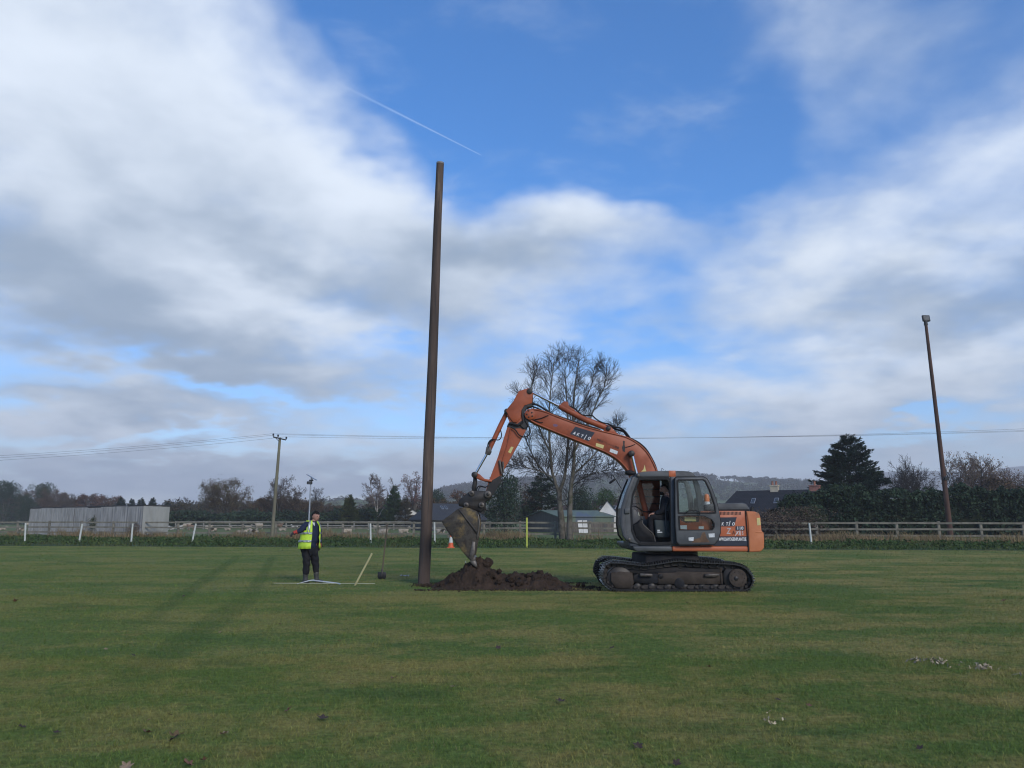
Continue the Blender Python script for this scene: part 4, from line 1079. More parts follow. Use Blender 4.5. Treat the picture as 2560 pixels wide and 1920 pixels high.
mb = MB(); mb.tube([at(2371, 1180, b.y - .1), at(2376, 1188, b.y - .1), at(2377, 1200, b.y - .1)], .035, 7); mb.build('conduit', M_GALV, lp)
MB().box(at(2369, 1175, b.y + .1), (.16, .05, .30), Matrix.Rotation(R(-8), 3, 'Y')).build('solar_panel', M_GALV, lp)

# ------------------------------------------------------------------ utility pole and its wires
Yp = 66.0
b = at(682, 1298, Yp); b.z = 0; top = at(700, 1094, Yp)
up = thing('utility_pole', 'pale timber utility pole with crossarm carrying overhead wires', 'utility pole', b)
M_UP = mat('pale_pole', (0.17, 0.165, 0.11), (0.125, 0.115, 0.085), 2.2, rough=.9, spec=.1, stretch=(1, 1, .2), c3=(0.12, 0.10, 0.08), s3=.5)
mb = MB(); mb.tube([b + (top - b) * t for t in (-.02, 0, .4, .75, 1)], [.16, .155, .14, .12, .105], 16); o = mb.build('shaft', M_UP, up); smooth_by_angle(o)
A, B = at(682, 1092, Yp - .2), at(715, 1100, Yp + .0)
mb = MB(); d = B - A; mb.box((A + B) / 2, (d.length, .09, .11), Matrix.Rotation(-math.atan2(d.z, d.x), 3, 'Y')); mb.build('crossarm', M_BLACK, up)
mb = MB(); mb.tube([at(688, 1094, Yp - .22), at(698, 1104, Yp - .18)], .025, 5); mb.build('brace', M_BLACK, up)
INS = [at(683, 1091, Yp - .2), at(695, 1093.5, Yp - .15), at(715.5, 1099, Yp)]
tips = []
for p in INS:
    mb = MB(); mb.lathe([(.03, -.02), (.03, .06), (.085, .08), (.06, .12), (.085, .14), (.06, .18), (.09, .20), (.05, .25)], p, 10)
    o = mb.build('insulator', M_BLACK, up); smooth_by_angle(o); tips.append(p + Vector((0, 0, .24)))
# wires: left span comes from a pole out of the picture on the left, right span leaves to the right
M_WIRE = mat('wire', (0.12, 0.125, 0.14), rough=.6)
def wire(lab, a, b, sag):
    n = 30; pts = []
    for i in range(n + 1):
        t = i / n; p = a.lerp(b, t); p.z -= sag * 4 * t * (1 - t); pts.append(p)
    o = MB().tube(pts, .009, 5).build('power_line', M_WIRE); tag(o, lab, 'wire', 'overhead power lines')
ends_l = [at(-260, 1152, 62), at(-260, 1158, 61.7), at(-260, 1164, 61.4)]
ends_r = [at(2900, 1066, 60), at(2900, 1063, 60.2), at(2900, 1057, 60.4)]
for k, lab in enumerate(['topmost', 'middle', 'lowest']):
    wire(f'{lab} overhead wire running left from the utility pole', tips[k], ends_l[k], .25)
for k, lab in enumerate(['lowest', 'middle', 'topmost']):
    wire(f'{lab} overhead wire running right from the utility pole', tips[k], ends_r[2 - k] if False else ends_r[k], .62)

# ------------------------------------------------------------------ solar lamp post
Yl = 72.0
b = at(772, 1298, Yl); b.z = 0; top = at(777, 1207, Yl)
sl = thing('solar_lamp', 'slim grey solar lamp post with tilted panel behind the man', 'lamp post', b)
mb = MB(); mb.tube([b, top], [.085, .06], 12); o = mb.build('shaft', M_GALV, sl); smooth_by_angle(o)
flood(sl, at(774, 1207, Yl - .15), .50, .26, .16, R(30), R(10))
Ap, Bp = at(768.5, 1186.5, Yl), at(790.5, 1200, Yl); d = Bp - Ap
MB().box((Ap + Bp) / 2, (d.length, .75, .05), Matrix.Rotation(-math.atan2(d.z, d.x), 3, 'Y')).build('solar_panel', mat('solar_cells', (0.10, 0.12, 0.17), (0.14, 0.16, 0.2), 4, rough=.2), sl)
mb = MB(); mb.tube([at(778, 1207, Yl), at(778, 1194, Yl)], .05, 6); mb.tube([at(780, 1202, Yl), at(782, 1196, Yl)], .03, 6); mb.build('bracket', M_GALV, sl)
MB().box(at(778, 1201, Yl), (.36, .2, .12)).build('battery_box', M_BLACK, sl)

# ------------------------------------------------------------------ corrugated metal shed on the left
shed = thing('metal_shed', 'long low corrugated metal shed with pale end behind the fence', 'shed', at(355, 1298, 70).to_tuple()[:2] + (0,))
Lp, Cp, Rp = at(74, 1298, 86), at(356, 1298, 70), at(421, 1298, 72.5)
M_TIN = mat('galvanised_sheet', (0.27, 0.272, 0.262), (0.18, 0.182, 0.176), 2.6, rough=.55, metal=.1, stretch=(1, 1, .18), c3=(0.33, 0.33, 0.315), s3=2.5, lo3=.55, hi3=.72)
M_TINP = mat('pale_sheet', (0.30, 0.302, 0.272), (0.245, 0.247, 0.222), 1.2, rough=.6, stretch=(1, 1, .3), c3=(0.26, 0.27, 0.25), s3=2.0, lo3=.6, hi3=.75)
def tin_wall(A, B, n, zt, m, amp, pitch):
    d = Vector((B.x - A.x, B.y - A.y, 0)); L = d.length; d.normalize(); nrm = Vector((d.y, -d.x, 0))
    for k in range(n):
        s0, s1 = L * k / n, L * (k + 1) / n + .06; top = zt + rr.uniform(-.05, .04); w = MB(); cols = max(8, int((s1 - s0) / pitch * 4)); vs = []
        off = .012 * (k % 2) + rr.uniform(0, .01)
        for j in range(cols + 1):
            s = s0 + (s1 - s0) * j / cols; a = amp * math.sin(2 * PI * s / pitch) + off
            p = A + d * s + nrm * a
            for z in (0.0, top): vs.append((p.x, p.y, z))
            for z in (0.0, top): vs.append((p.x - nrm.x * .01, p.y - nrm.y * .01, z))
        fs = []
        for j in range(cols):
            o = j * 4; fs += [(o, o + 4, o + 5, o + 1), (o + 2, o + 3, o + 7, o + 6), (o + 1, o + 5, o + 7, o + 3)]
        w.add(vs, fs); w.build('metal_sheet', m, shed)
zt = at(355, 1265, 70).z
tin_wall(Lp, Cp, 9, zt - .02, M_TIN, .06, .42)
tin_wall(Cp, Rp, 3, zt, M_TINP, .012, .8)
Bk = Lp + (Rp - Cp); rf = MB()
rf.add([(Lp.x, Lp.y, zt + .01), (Cp.x, Cp.y, zt + .05), (Rp.x, Rp.y, zt + .04), (Bk.x, Bk.y, zt + .0)] + [(Lp.x, Lp.y, zt + .07), (Cp.x, Cp.y, zt + .11), (Rp.x, Rp.y, zt + .08), (Bk.x, Bk.y, zt + .06)],
       [(0, 1, 2, 3), (7, 6, 5, 4), (0, 4, 5, 1), (1, 5, 6, 2), (2, 6, 7, 3), (3, 7, 4, 0)])
rf.build('roof', mat('rusty_edge', (0.05, 0.05, 0.055), (0.08, 0.07, 0.06), 3, rough=.7), shed)
tin_wall(Rp, Bk, 9, zt - .02, M_TIN, .03, .32); tin_wall(Bk, Lp, 3, zt - .02, M_TIN, .03, .32)

# ------------------------------------------------------------------ houses and barns
def slate(name, c1, c2, row=9.0):
    if name in _mats: return _mats[name]
    m = bpy.data.materials.new(name); m.use_nodes = True; t = m.node_tree; n = NT(t); b = t.nodes['Principled BSDF']
    tc = n.node('ShaderNodeTexCoord').outputs['UV']
    br = n.node('ShaderNodeTexBrick'); t.links.new(tc, br.inputs['Vector']); br.inputs['Scale'].default_value = 1.0
    br.inputs['Brick Width'].default_value = .33; br.inputs['Row Height'].default_value = .22; br.inputs['Mortar Size'].default_value = .015
    br.inputs['Color1'].default_value = (*c1, 1); br.inputs['Color2'].default_value = (*c2, 1); br.inputs['Mortar'].default_value = (*[c * .45 for c in c1], 1)
    t.links.new(br.outputs['Color'], b.inputs['Base Color']); b.inputs['Roughness'].default_value = .85; b.inputs['Specular IOR Level'].default_value = .15
    bn = n.node('ShaderNodeBump'); bn.inputs['Strength'].default_value = .7; bn.inputs['Distance'].default_value = .03; bn.invert = True
    t.links.new(br.outputs['Fac'], bn.inputs['Height']); t.links.new(bn.outputs[0], b.inputs['Normal'])
    _mats[name] = m; return m
def roof_uv(me):
    uv = me.uv_layers.new(name='UVMap')
    for p in me.polygons:
        nrm = p.normal; e = Vector((-nrm.y, nrm.x, 0))
        if e.length < 1e-4: e = Vector((1, 0, 0))
        e.normalize(); s = nrm.cross(e)
        for li in p.loop_indices:
            co = me.vertices[me.loops[li].vertex_index].co; uv.data[li].uv = (co.dot(e), co.dot(s))
def house(name, label, cat, A, B, depth, eave, ridge, wall_m, roof_m, hip=0.0, over=.35, gable_m=None):
    """A, B: front eave line on the ground (A left, B right); depth: length behind; ridge runs along A-B."""
    A, B = Vector((A.x, A.y, 0)), Vector((B.x, B.y, 0)); d = (B - A).normalized(); n = Vector((-d.y, d.x, 0))
    h = thing(name, label, cat, (A + B) / 2)
    C, D = B + n * depth, A + n * depth; mid0, mid1 = A + n * depth / 2, B + n * depth / 2; up = Vector((0, 0, 1))
    w = MB(); rz = ridge if hip == 0 else eave
    w.add([A, B, C, D, A + up * eave, B + up * eave, C + up * eave, D + up * eave, mid0 + up * (rz - .02), mid1 + up * (rz - .02)],
          [(0, 1, 5, 4), (1, 2, 6, 9, 5), (2, 3, 7, 6), (3, 0, 4, 8, 7)])
    w.build('wall', wall_m, h)
    o = over; sl = (ridge - eave) / (depth / 2); ez = eave - sl * o * .9
    P = lambda base, side, out: base - n * side * o + d * out * o
    e = [P(A, 1, -1), P(B, 1, 1), P(C, -1, 1), P(D, -1, -1)]; r0, r1 = mid0 + d * (hip - (o if hip == 0 else 0)), mid1 - d * (hip - (o if hip == 0 else 0))
    for th, in ((0.0,),):
        v = [p + up * (ez + .1) for p in e] + [r0 + up * (ridge + .1), r1 + up * (ridge + .1)]
        v += [p + up * (ez + .0) for p in e] + [r0 + up * (ridge + .0), r1 + up * (ridge + .0)]
    m = MB(); m.add(v, [(0, 1, 5, 4), (2, 3, 4, 5), (1, 2, 5), (3, 0, 4), (6, 10, 11, 7), (8, 11, 10, 9), (6, 7, 1, 0), (7, 8, 2, 1), (8, 9, 3, 2), (9, 6, 0, 3)] if hip else
                [(0, 1, 5, 4), (2, 3, 4, 5), (6, 10, 11, 7), (8, 11, 10, 9), (6, 7, 1, 0), (8, 9, 3, 2), (0, 4, 10, 6), (4, 3, 9, 10), (1, 7, 11, 5), (5, 11, 8, 2)])
    me = m.mesh('roof', roof_m); roof_uv(me); ro = link('roof', me, h)
    frame = dict(A=A, d=d, n=n, eave=eave, ridge=ridge, depth=depth, L=(B - A).length, roof=ro, h=h, sl=sl)
    return frame
def roof_pt(fr, s, k, lift=.12):
    """Point on the front roof slope: s metres along, k 0 eave .. 1 ridge."""
    return fr['A'] + fr['d'] * s + fr['n'] * (fr['depth'] / 2 * k) + Vector((0, 0, fr['eave'] + (fr['ridge'] - fr['eave']) * k + lift))
def skylight(fr, s, k, w, l):
    a = math.atan2(fr['ridge'] - fr['eave'], fr['depth'] / 2); ang = math.atan2(fr['d'].y, fr['d'].x)
    Rm = Matrix.Rotation(ang, 3, 'Z') @ Matrix.Rotation(a, 3, 'X')
    o = MB().box(roof_pt(fr, s, k, .13), (w, l, .10), Rm).build('skylight', M_GALV, fr['roof'])
    return MB().box(roof_pt(fr, s, k, .13) + Rm @ Vector((0, 0, .052)), (w * .82, l * .85, .012), Rm).build('pane', mat('sky_pane', (0.05, 0.06, 0.07), rough=.15, spec=.4), fr['roof'])
def chimney(fr, s, w, h, m, pots=1):
    p = fr['A'] + fr['d'] * s + fr['n'] * (fr['depth'] / 2); z = fr['ridge']
    ang = Matrix.Rotation(math.atan2(fr['d'].y, fr['d'].x), 3, 'Z')
    mb = MB(); mb.box((p.x, p.y, z + h / 2 - .4), (w, .5, h + .8), ang); mb.box((p.x, p.y, z + h + .02), (w + .12, .62, .12), ang); mb.build('chimney', m, fr['roof'])
    for k in range(pots):
        q = p + fr['d'] * ((k - (pots - 1) / 2) * .4); MB().lathe([(.13, 0), (.10, .35), (.13, .4), (.11, .42)], (q.x, q.y, z + h + .08), 8).build('chimney_pot', mat('clay_pot', (0.30, 0.14, 0.09), (0.2, 0.1, 0.07), 5, rough=.8), fr['roof'])
M_RENDERW = mat('white_render', (0.62, 0.61, 0.57), (0.5, 0.49, 0.45), 1.2, rough=.85)
M_CREAM = mat('cream_render', (0.50, 0.44, 0.32), (0.4, 0.35, 0.27), 1.2, rough=.85)
M_DWALL = mat('dark_wall', (0.06, 0.06, 0.058), (0.09, 0.085, 0.075), 1.5, rough=.85)
SL_BLUE = slate('blue_slate', (0.024, 0.027, 0.033), (0.033, 0.035, 0.042))
SL_BROWN = slate('brown_tiles', (0.075, 0.048, 0.042), (0.058, 0.042, 0.040))
SL_GREY = slate('grey_slate', (0.045, 0.05, 0.058), (0.06, 0.063, 0.07))
# dark slate house right of the digger
fr = house('slate_house', 'long low house with dark slate roof behind the digger counterweight', 'house', at(1784, 1298, 83), at(2150, 1298, 75), 7.0, 1.75, 4.55, M_DWALL, SL_BLUE, hip=1.5)
skylight(fr, 3.7, .58, .42, .85); skylight(fr, 6.1, .58, .42, .85)
chimney(fr, 5.6, .8, .55, M_CREAM, 2); chimney(fr, 9.7, 1.0, .45, mat('brick_stack', (0.28, 0.13, 0.10), (0.2, 0.1, 0.08), 4, rough=.85), 1)
# green farm shed
M_GROOF = mat('green_sheet', (0.105, 0.135, 0.092), (0.078, 0.105, 0.075), 1.2, rough=.6, stretch=(1, .3, .3), c3=(0.075, 0.095, 0.115), s3=.55, lo3=.52, hi3=.60)
M_BOARD = mat('brown_boarding', (0.12, 0.105, 0.085), (0.07, 0.062, 0.055), 2, rough=.9, stretch=(6, 6, .3))
fr = house('green_shed', 'low farm shed with faded green sheet roof behind the bare tree', 'shed', at(1396, 1298, 94), at(1534, 1298, 98), 7.5, 1.9, 2.62, M_BOARD, M_GROOF, over=.25)
for k in range(9):
    p = fr['A'] + fr['d'] * (fr['L'] * (k + .5) / 9) - fr['n'] * .03
    if k % 3 == 1: MB().box((p.x, p.y, .75), (.35, .06, 1.1), Matrix.Rotation(math.atan2(fr['d'].y, fr['d'].x), 3, 'Z')).build('opening_post', M_DWALL, fr['h'])
MB().box((fr['A'] + fr['d'] * fr['L'] / 2 - fr['n'] * .06 + Vector((0, 0, 1.55))), (fr['L'], .06, .62), Matrix.Rotation(math.atan2(fr['d'].y, fr['d'].x), 3, 'Z')).build('fascia_sheet', M_GROOF, fr['h'])
# brown-roofed house behind it
fr = house('brown_roof_house', 'house with brown tiled roof and two skylights behind the green shed', 'house', at(1476, 1298, 116), at(1590, 1298, 114), 8, 2.5, 4.5, M_CREAM, SL_BROWN, hip=0)
skylight(fr, 1.6, .35, .9, 1.0); skylight(fr, 3.2, .35, .9, 1.0); chimney(fr, 4.6, .9, .2, M_CREAM, 1)
fr = house('brown_roof_annexe', 'lower brown-roofed building to the left of the two-skylight house', 'house', at(1378, 1298, 122), at(1482, 1298, 120), 6, 2.2, 3.7, M_DWALL, SL_BROWN, hip=0)
# small gable in front of the cab
fr = house('white_gable_porch', 'small grey building with white bargeboard beside the cab front', 'building', at(1549, 1298, 100), at(1549, 1298, 108), 3.0, 2.0, 3.9, M_RENDERW, SL_GREY, over=.1)
# dark roofed house left of the bucket
fr = house('dark_roof_house', 'house with dark roof and two skylights between pole and bucket', 'house', at(1082, 1298, 108), at(1215, 1298, 112), 8, 1.6, 3.75, M_DWALL, SL_GREY, hip=1.2)
skylight(fr, 2.6, .70, .35, .9); skylight(fr, 3.2, .70, .35, .9)
fr = house('white_cottage', 'white gabled cottage end peeping out left of the tall pole', 'house', at(1054, 1298, 128), at(1054, 1298, 137), 4.5, 2.2, 3.6, M_RENDERW, SL_GREY, over=.15)
fr = house('grey_roof_cottage', 'small grey-roofed cottage with white dormer under the round autumn tree', 'house', at(486, 1298, 141), at(540, 1298, 141), 5, 1.2, 2.1, M_DWALL, SL_GREY, over=.2)
p = fr['A'] + fr['d'] * 1.2 + fr['n'] * .9
mb = MB(); mb.prism([(p.x - .55, 1.55), (p.x + .55, 1.55), (p.x + .55, 1.95), (p.x, 2.4), (p.x - .55, 1.95)], (), p.y - .6, p.y + .6); dm = mb.build('dormer', M_RENDERW, fr['roof'])
for sx in (-.25, .25): MB().box((p.x + sx, p.y - .61, 1.78), (.3, .03, .26)).build('pane', M_BLACK, fr['roof'])
for k, (px, Y, zl, lab) in enumerate([(1904, 640, 'first', 'white farmhouse on the hill just left of the slate house chimney'), (1766, 700, 'b', 'tiny white cottage in the hill field right of the cab')]):
    a = at(px - 5, 1298, Y); z = float(hill_z(np.array([a.x]), np.array([float(Y)]))[0]); b2 = at(px + 5, 1298, Y)
    fr = house('farmhouse', lab, 'house', a, b2, 4, 3.0, 5.0, M_RENDERW, SL_GREY, over=.2)
    fr['h'].location.z += z - .3
# two pale boards leaning against the shed wall
for k, px in enumerate((1451, 1463)):
    b = at(px, 1298, 92.5); b.z = 0
    o = MB().box((b.x, b.y, .72), (.52, .06, 1.5), Matrix.Rotation(R(-6 if k == 0 else -3), 3, 'Y') @ Matrix.Rotation(R(-8), 3, 'X')).build('leaning_board', M_RENDERW)
    tag(o, ['left of two pale boards leaning by the green shed', 'right of two pale boards leaning by the green shed'][k], 'board')

# ------------------------------------------------------------------ sheep in the field
M_WOOL = mat('fleece', (0.36, 0.31, 0.24), (0.28, 0.235, 0.18), 6, rough=.95, spec=.05, bump=.5, bscale=30)
M_FACE = mat('sheep_face', (0.40, 0.37, 0.33), (0.3, 0.28, 0.25), 6, rough=.9)
M_WOOL2 = mat('brown_fleece', (0.16, 0.11, 0.08), (0.22, 0.15, 0.10), 4, rough=.95, spec=.05)
def make_sheep(lying, m):
    """One continuous body grown along a skeleton: barrel trunk, neck, head, ears, tail and jointed legs."""
    bm = bmesh.new(); vs, rad = [], []
    def v(p, r): vs.append(bm.verts.new(p)); rad.append(r); return len(vs) - 1
    def e(a, b): bm.edges.new((vs[a], vs[b]))
    z = .34 if lying else .62
    a0 = v((-.38, 0, z), (.17, .19)); a1 = v((-.18, 0, z + .02), (.24, .25)); a2 = v((.12, 0, z + .01), (.24, .25)); a3 = v((.36, 0, z + .02), (.18, .2))
    n1 = v((.50, 0, z + .18), (.10, .12)); h1 = v((.58, 0, z + .30), (.09, .09)); h2 = v((.74, 0, z + .22), (.05, .05))
    e(a0, a1); e(a1, a2); e(a2, a3); e(a3, n1); e(n1, h1); e(h1, h2)
    for s in (-1, 1):
        k = v((.54, s * .15, z + .34), (.03, .02)); e(h1, k)
        if lying:
            f1 = v((.40, s * .16, .12), (.05, .05)); f2 = v((.58, s * .14, .05), (.035, .035)); e(a3, f1); e(f1, f2)
            b1 = v((-.28, s * .2, .14), (.07, .07)); b2 = v((-.02, s * .26, .05), (.04, .04)); e(a0, b1); e(b1, b2)
        else:
            f1 = v((.33, s * .12, .40), (.055, .06)); f2 = v((.34, s * .12, .22), (.035, .035)); f3 = v((.35, s * .12, .02), (.03, .03)); e(a3, f1); e(f1, f2); e(f2, f3)
            b1 = v((-.30, s * .13, .45), (.08, .08)); b2 = v((-.40, s * .13, .25), (.04, .04)); b3 = v((-.37, s * .13, .02), (.03, .03)); e(a0, b1); e(b1, b2); e(b2, b3)
    t = v((-.50, 0, z - .02), (.04, .04)); e(a0, t)
    me = bpy.data.meshes.new('sheep'); bm.to_mesh(me); bm.free()
    return skin(me, rad, 1, m)
def skin(me, rad, root, m, sub=1):
    o = bpy.data.objects.new('figure', me); COL.objects.link(o)
    md = o.modifiers.new('skin', 'SKIN'); md.use_smooth_shade = True
    if not me.skin_vertices: 
        bm = bmesh.new(); bm.from_mesh(me); bm.verts.layers.skin.verify(); bm.to_mesh(me); bm.free()
    for i, sv in enumerate(me.skin_vertices[0].data):
        sv.radius = rad[i] if hasattr(rad[i], '__len__') else (rad[i], rad[i]); sv.use_root = (i == root)
    s = o.modifiers.new('sub', 'SUBSURF'); s.levels = s.render_levels = sub
    dg = bpy.context.evaluated_depsgraph_get(); dg.update()
    out = bpy.data.meshes.new_from_object(o.evaluated_get(dg)); bpy.data.objects.remove(o)
    out.materials.clear(); out.materials.append(m)
    out.polygons.foreach_set('use_smooth', [True] * len(out.polygons))
    return out
SH = {'lie': make_sheep(True, M_WOOL), 'stand': make_sheep(False, M_WOOL), 'brown': make_sheep(False, M_WOOL2), 'white': make_sheep(True, mat('clean_fleece', (0.48, 0.46, 0.41), (0.4, 0.38, 0.33), 6, rough=.95))}
SP = [(6, 1326, 'lie', 'pale sheep lying at the left edge of the field'), (56, 1328, 'lie', 'sheep lying just left of the shed'), (70, 1320, 'stand', 'sheep standing at the left corner of the shed'),
      (428, 1326, 'white', 'whitest sheep lying close to the right end of the shed'), (448, 1324, 'white', 'second white sheep lying right of the shed'), (466, 1325, 'stand', 'sheep standing left of the brown one near the leaning post'),
      (477, 1327, 'brown', 'brown sheep standing behind the right-leaning white post'), (520, 1324, 'lie', 'sheep lying half behind a fence post right of the leaning white post'), (532, 1330, 'lie', 'tan sheep lying in front of the one behind the fence post'),
      (569, 1327, 'lie', 'tan sheep lying alone under the round autumn tree'), (620, 1322, 'lie', 'low pale sheep lying between autumn tree and utility pole'), (648, 1325, 'stand', 'sheep standing just left of the utility pole'),
      (604, 1339, 'lie', 'nearer sheep lying behind a fence post left of the utility pole'), (634, 1338, 'lie', 'nearest tan sheep lying left of the utility pole'), (697, 1326, 'brown', 'dark sheep grazing just right of the utility pole'), (705, 1328, 'lie', 'tan sheep lying beside the dark one right of the utility pole'),
      (737, 1322, 'white', 'white sheep seen just above the pointing hand of the man'), (866, 1334, 'lie', 'sheep lying in the field to the right of the man'), (942, 1331, 'stand', 'sheep standing right of the white post behind the spade'),
      (958, 1337, 'lie', 'tan sheep lying between spade handle and tall pole'), (1008, 1334, 'lie', 'sheep lying left of the tall pole'), (1102, 1336, 'lie', 'sheep lying behind the traffic cone')]
for i, (px, py, k, lab) in enumerate(SP):
    g0 = ground(px, py); o = bpy.data.objects.new('sheep', SH[k]); COL.objects.link(o); o.location = g0
    o.rotation_euler = (0, 0, (0, PI, .5, 2.7, -.4)[i % 5]); s = .95 + .1 * (i % 3); o.scale = (s, s, s)
    tag(o, lab, 'sheep', 'sheep in the field')

# ------------------------------------------------------------------ excavator (side on, facing left)
M_ORANGE = mat('orange_paint', (0.30, 0.070, 0.025), (0.215, 0.052, 0.022), 2.4, lo=.38, hi=.68, rough=.48, rough2=.7, spec=.4, c3=(0.10, 0.045, 0.028), s3=5.0, lo3=.60, hi3=.78)
M_ORANGE2 = mat('orange_panel', (0.42, 0.112, 0.043), (0.35, 0.096, 0.042), 1.8, lo=.38, hi=.68, rough=.45, rough2=.65, spec=.45, c3=(0.20, 0.085, 0.05), s3=6.0, lo3=.66, hi3=.82)
M_CW = mat('orange_counterweight', (0.47, 0.165, 0.066), (0.41, 0.135, 0.055), 1.6, lo=.38, hi=.66, rough=.5, rough2=.7, spec=.4, c3=(0.22, 0.11, 0.06), s3=3.2, lo3=.60, hi3=.76)
M_GREY = mat('grey_paint', (0.082, 0.087, 0.090), (0.062, 0.066, 0.070), 2.5, rough=.5, rough2=.7, spec=.25, c3=(0.17, 0.16, 0.14), s3=3.5, lo3=.62, hi3=.8)
M_GREYD = mat('dark_grey_paint', (0.042, 0.047, 0.055), (0.06, 0.064, 0.07), 3, rough=.5, spec=.4)
M_RUBBER = mat('rubber', (0.006, 0.0065, 0.008), (0.011, 0.011, 0.012), 8, rough=.6, spec=.25)
M_GREASE = mat('greasy_steel', (0.012, 0.011, 0.0105), (0.028, 0.023, 0.019), 6, rough=.5, spec=.4, c3=(0.055, 0.042, 0.032), s3=4, lo3=.6, hi3=.75)
M_STEELW = mat('worn_steel', (0.12, 0.108, 0.095), (0.06, 0.053, 0.046), 7, rough=.5, metal=.3, c3=(0.06, 0.042, 0.032), s3=5)
M_CHROME = mat('chrome_rod', (0.62, 0.64, 0.67), rough=.14, metal=1.0)
M_SHOE = mat('track_shoe', (0.012, 0.012, 0.013), (0.024, 0.022, 0.021), 9, rough=.30, spec=.6, c3=(0.055, 0.042, 0.032), s3=5, lo3=.62, hi3=.75)
M_DUST = mat('dusty_steel', (0.070, 0.056, 0.046), (0.042, 0.034, 0.028), 3.0, rough=.9, spec=.15, c3=(0.04, 0.034, 0.03), s3=4, lo3=.58, hi3=.72)
M_DUSTD = mat('dark_dusty_steel', (0.014, 0.015, 0.018), (0.028, 0.026, 0.025), 3, rough=.85, spec=.2)  # colour set extra dark, standing in for the occluded shade of the undercarriage
M_BUCKET = mat('bucket_steel', (0.062, 0.056, 0.048), (0.038, 0.034, 0.030), 7, rough=.85, spec=.12, c3=(0.17, 0.125, 0.058), s3=2.1, lo3=.50, hi3=.68, bump=.7, bscale=18)
M_STICK = mat('sticker_white', (0.58, 0.60, 0.60), (0.45, 0.47, 0.47), 20, rough=.5)
M_STICKY = mat('sticker_yellow', (0.55, 0.47, 0.16), (0.45, 0.4, 0.2), 20, rough=.5)
M_NAVY = mat('sign_navy', (0.010, 0.016, 0.030), (0.014, 0.02, 0.034), 10, rough=.45)
M_LETTER = mat('letter_white', (0.70, 0.71, 0.70), (0.6, 0.6, 0.6), 30, rough=.5)
M_LETTERG = mat('letter_grey', (0.36, 0.33, 0.33), (0.5, 0.42, 0.4), 12, rough=.5)
M_LETTERD = mat('letter_dark', (0.045, 0.018, 0.014), (0.08, 0.025, 0.02), 30, rough=.6)
M_RUST = mat('rust_patch', (0.14, 0.085, 0.05), (0.09, 0.055, 0.035), 6, rough=.9)
M_GLASS = glass_mat('cab_glass', (0.86, 0.90, 0.90), .98)

YN = 17.74            # near side of the upper works
exc_base = ground(1695, 1480)
EX = thing('excavator', 'orange tracked excavator with its bucket in the soil heap', 'excavator', (exc_base.x, 18.95, 0))
def plate(name, zm, pts, y0, y1, m, parent=EX, holes=(), bevel=.0, Yref=None, seg=2):
    mb = MB(); Yr = y0 if Yref is None else Yref
    mb.prism(xz(zm, pts, Yr), [xz(zm, h, Yr) for h in holes], y0, y1)
    return mb.build(name, m, parent, bevel=bevel, seg=seg)
def rod(name, zm, pts, Y, rad, m, parent=EX, sides=12, smooth=0):
    P = [p3(zm, q[0], q[1], q[2] if len(q) > 2 else Y) for q in pts]
    if smooth: P = smooth_path(P, smooth)
    mb = MB(); mb.tube(P, rad, sides); o = mb.build(name, m, parent); smooth_by_angle(o, 50); return o
def pin(name, zm, X, Yp, r, y0, y1, m, parent=EX, sides=20):
    c = p3(zm, X, Yp, y0); mb = MB(); mb.disc((c.x, c.z), r, y0, y1, sides)
    o = mb.build(name, m, parent, bevel=.006, seg=1); return o

# ---- undercarriage
TP = [(1503, 1440), (1506, 1424), (1513, 1411), (1526, 1404), (1550, 1404), (1580, 1407), (1612, 1410), (1645, 1406), (1680, 1400.5), (1702, 1399), (1735, 1402), (1775, 1404), (1815, 1405.5),
      (1846, 1409), (1868, 1419), (1882, 1436), (1887, 1452), (1882, 1468), (1868, 1479), (1846, 1480.5), (1790, 1480.5), (1730, 1480.5), (1670, 1480.5), (1610, 1480.5), (1562, 1480.5), (1536, 1478), (1518, 1468), (1507, 1455)]
Y0T = 17.70
loop = [at(x, y, Y0T) for x, y in TP]; zmin = min(p.z for p in loop)
loop = [Vector((p.x, p.z - zmin)) for p in loop]
fine = []
nL = len(loop)
for i in range(nL):
    a, b, c, d = loop[i - 1], loop[i], loop[(i + 1) % nL], loop[(i + 2) % nL]
    for j in range(8):
        t = j / 8; fine.append(0.5 * ((2 * b) + (c - a) * t + (2 * a - 5 * b + 4 * c - d) * t * t + (3 * b - 3 * c + d - a) * t ** 3))
seg = [(fine[(i + 1) % len(fine)] - fine[i]).length for i in range(len(fine))]; tot = sum(seg)
NS = 44; pitch = tot / NS
def along(s):
    s %= tot; i = 0
    while s > seg[i]: s -= seg[i]; i = (i + 1) % len(seg)
    a, b = fine[i], fine[(i + 1) % len(fine)]; d = (b - a).normalized(); return a + d * s, d
sh = MB(); wS = .50
prof = [(-pitch * .49, .0), (-pitch * .49, .022), (-pitch * .40, .022), (-pitch * .36, .066), (-pitch * .30, .066), (-pitch * .27, .022), (-.014, .022), (-.008, .066), (.008, .066), (.014, .022),
        (pitch * .27, .022), (pitch * .30, .066), (pitch * .36, .066), (pitch * .40, .022), (pitch * .49, .022), (pitch * .49, .0)]
sh.prism(prof, (), 0, wS)
shoe_me = sh.mesh('track_shoe', M_SHOE)
ctr = sum((p for p in fine), Vector((0, 0))) / len(fine)
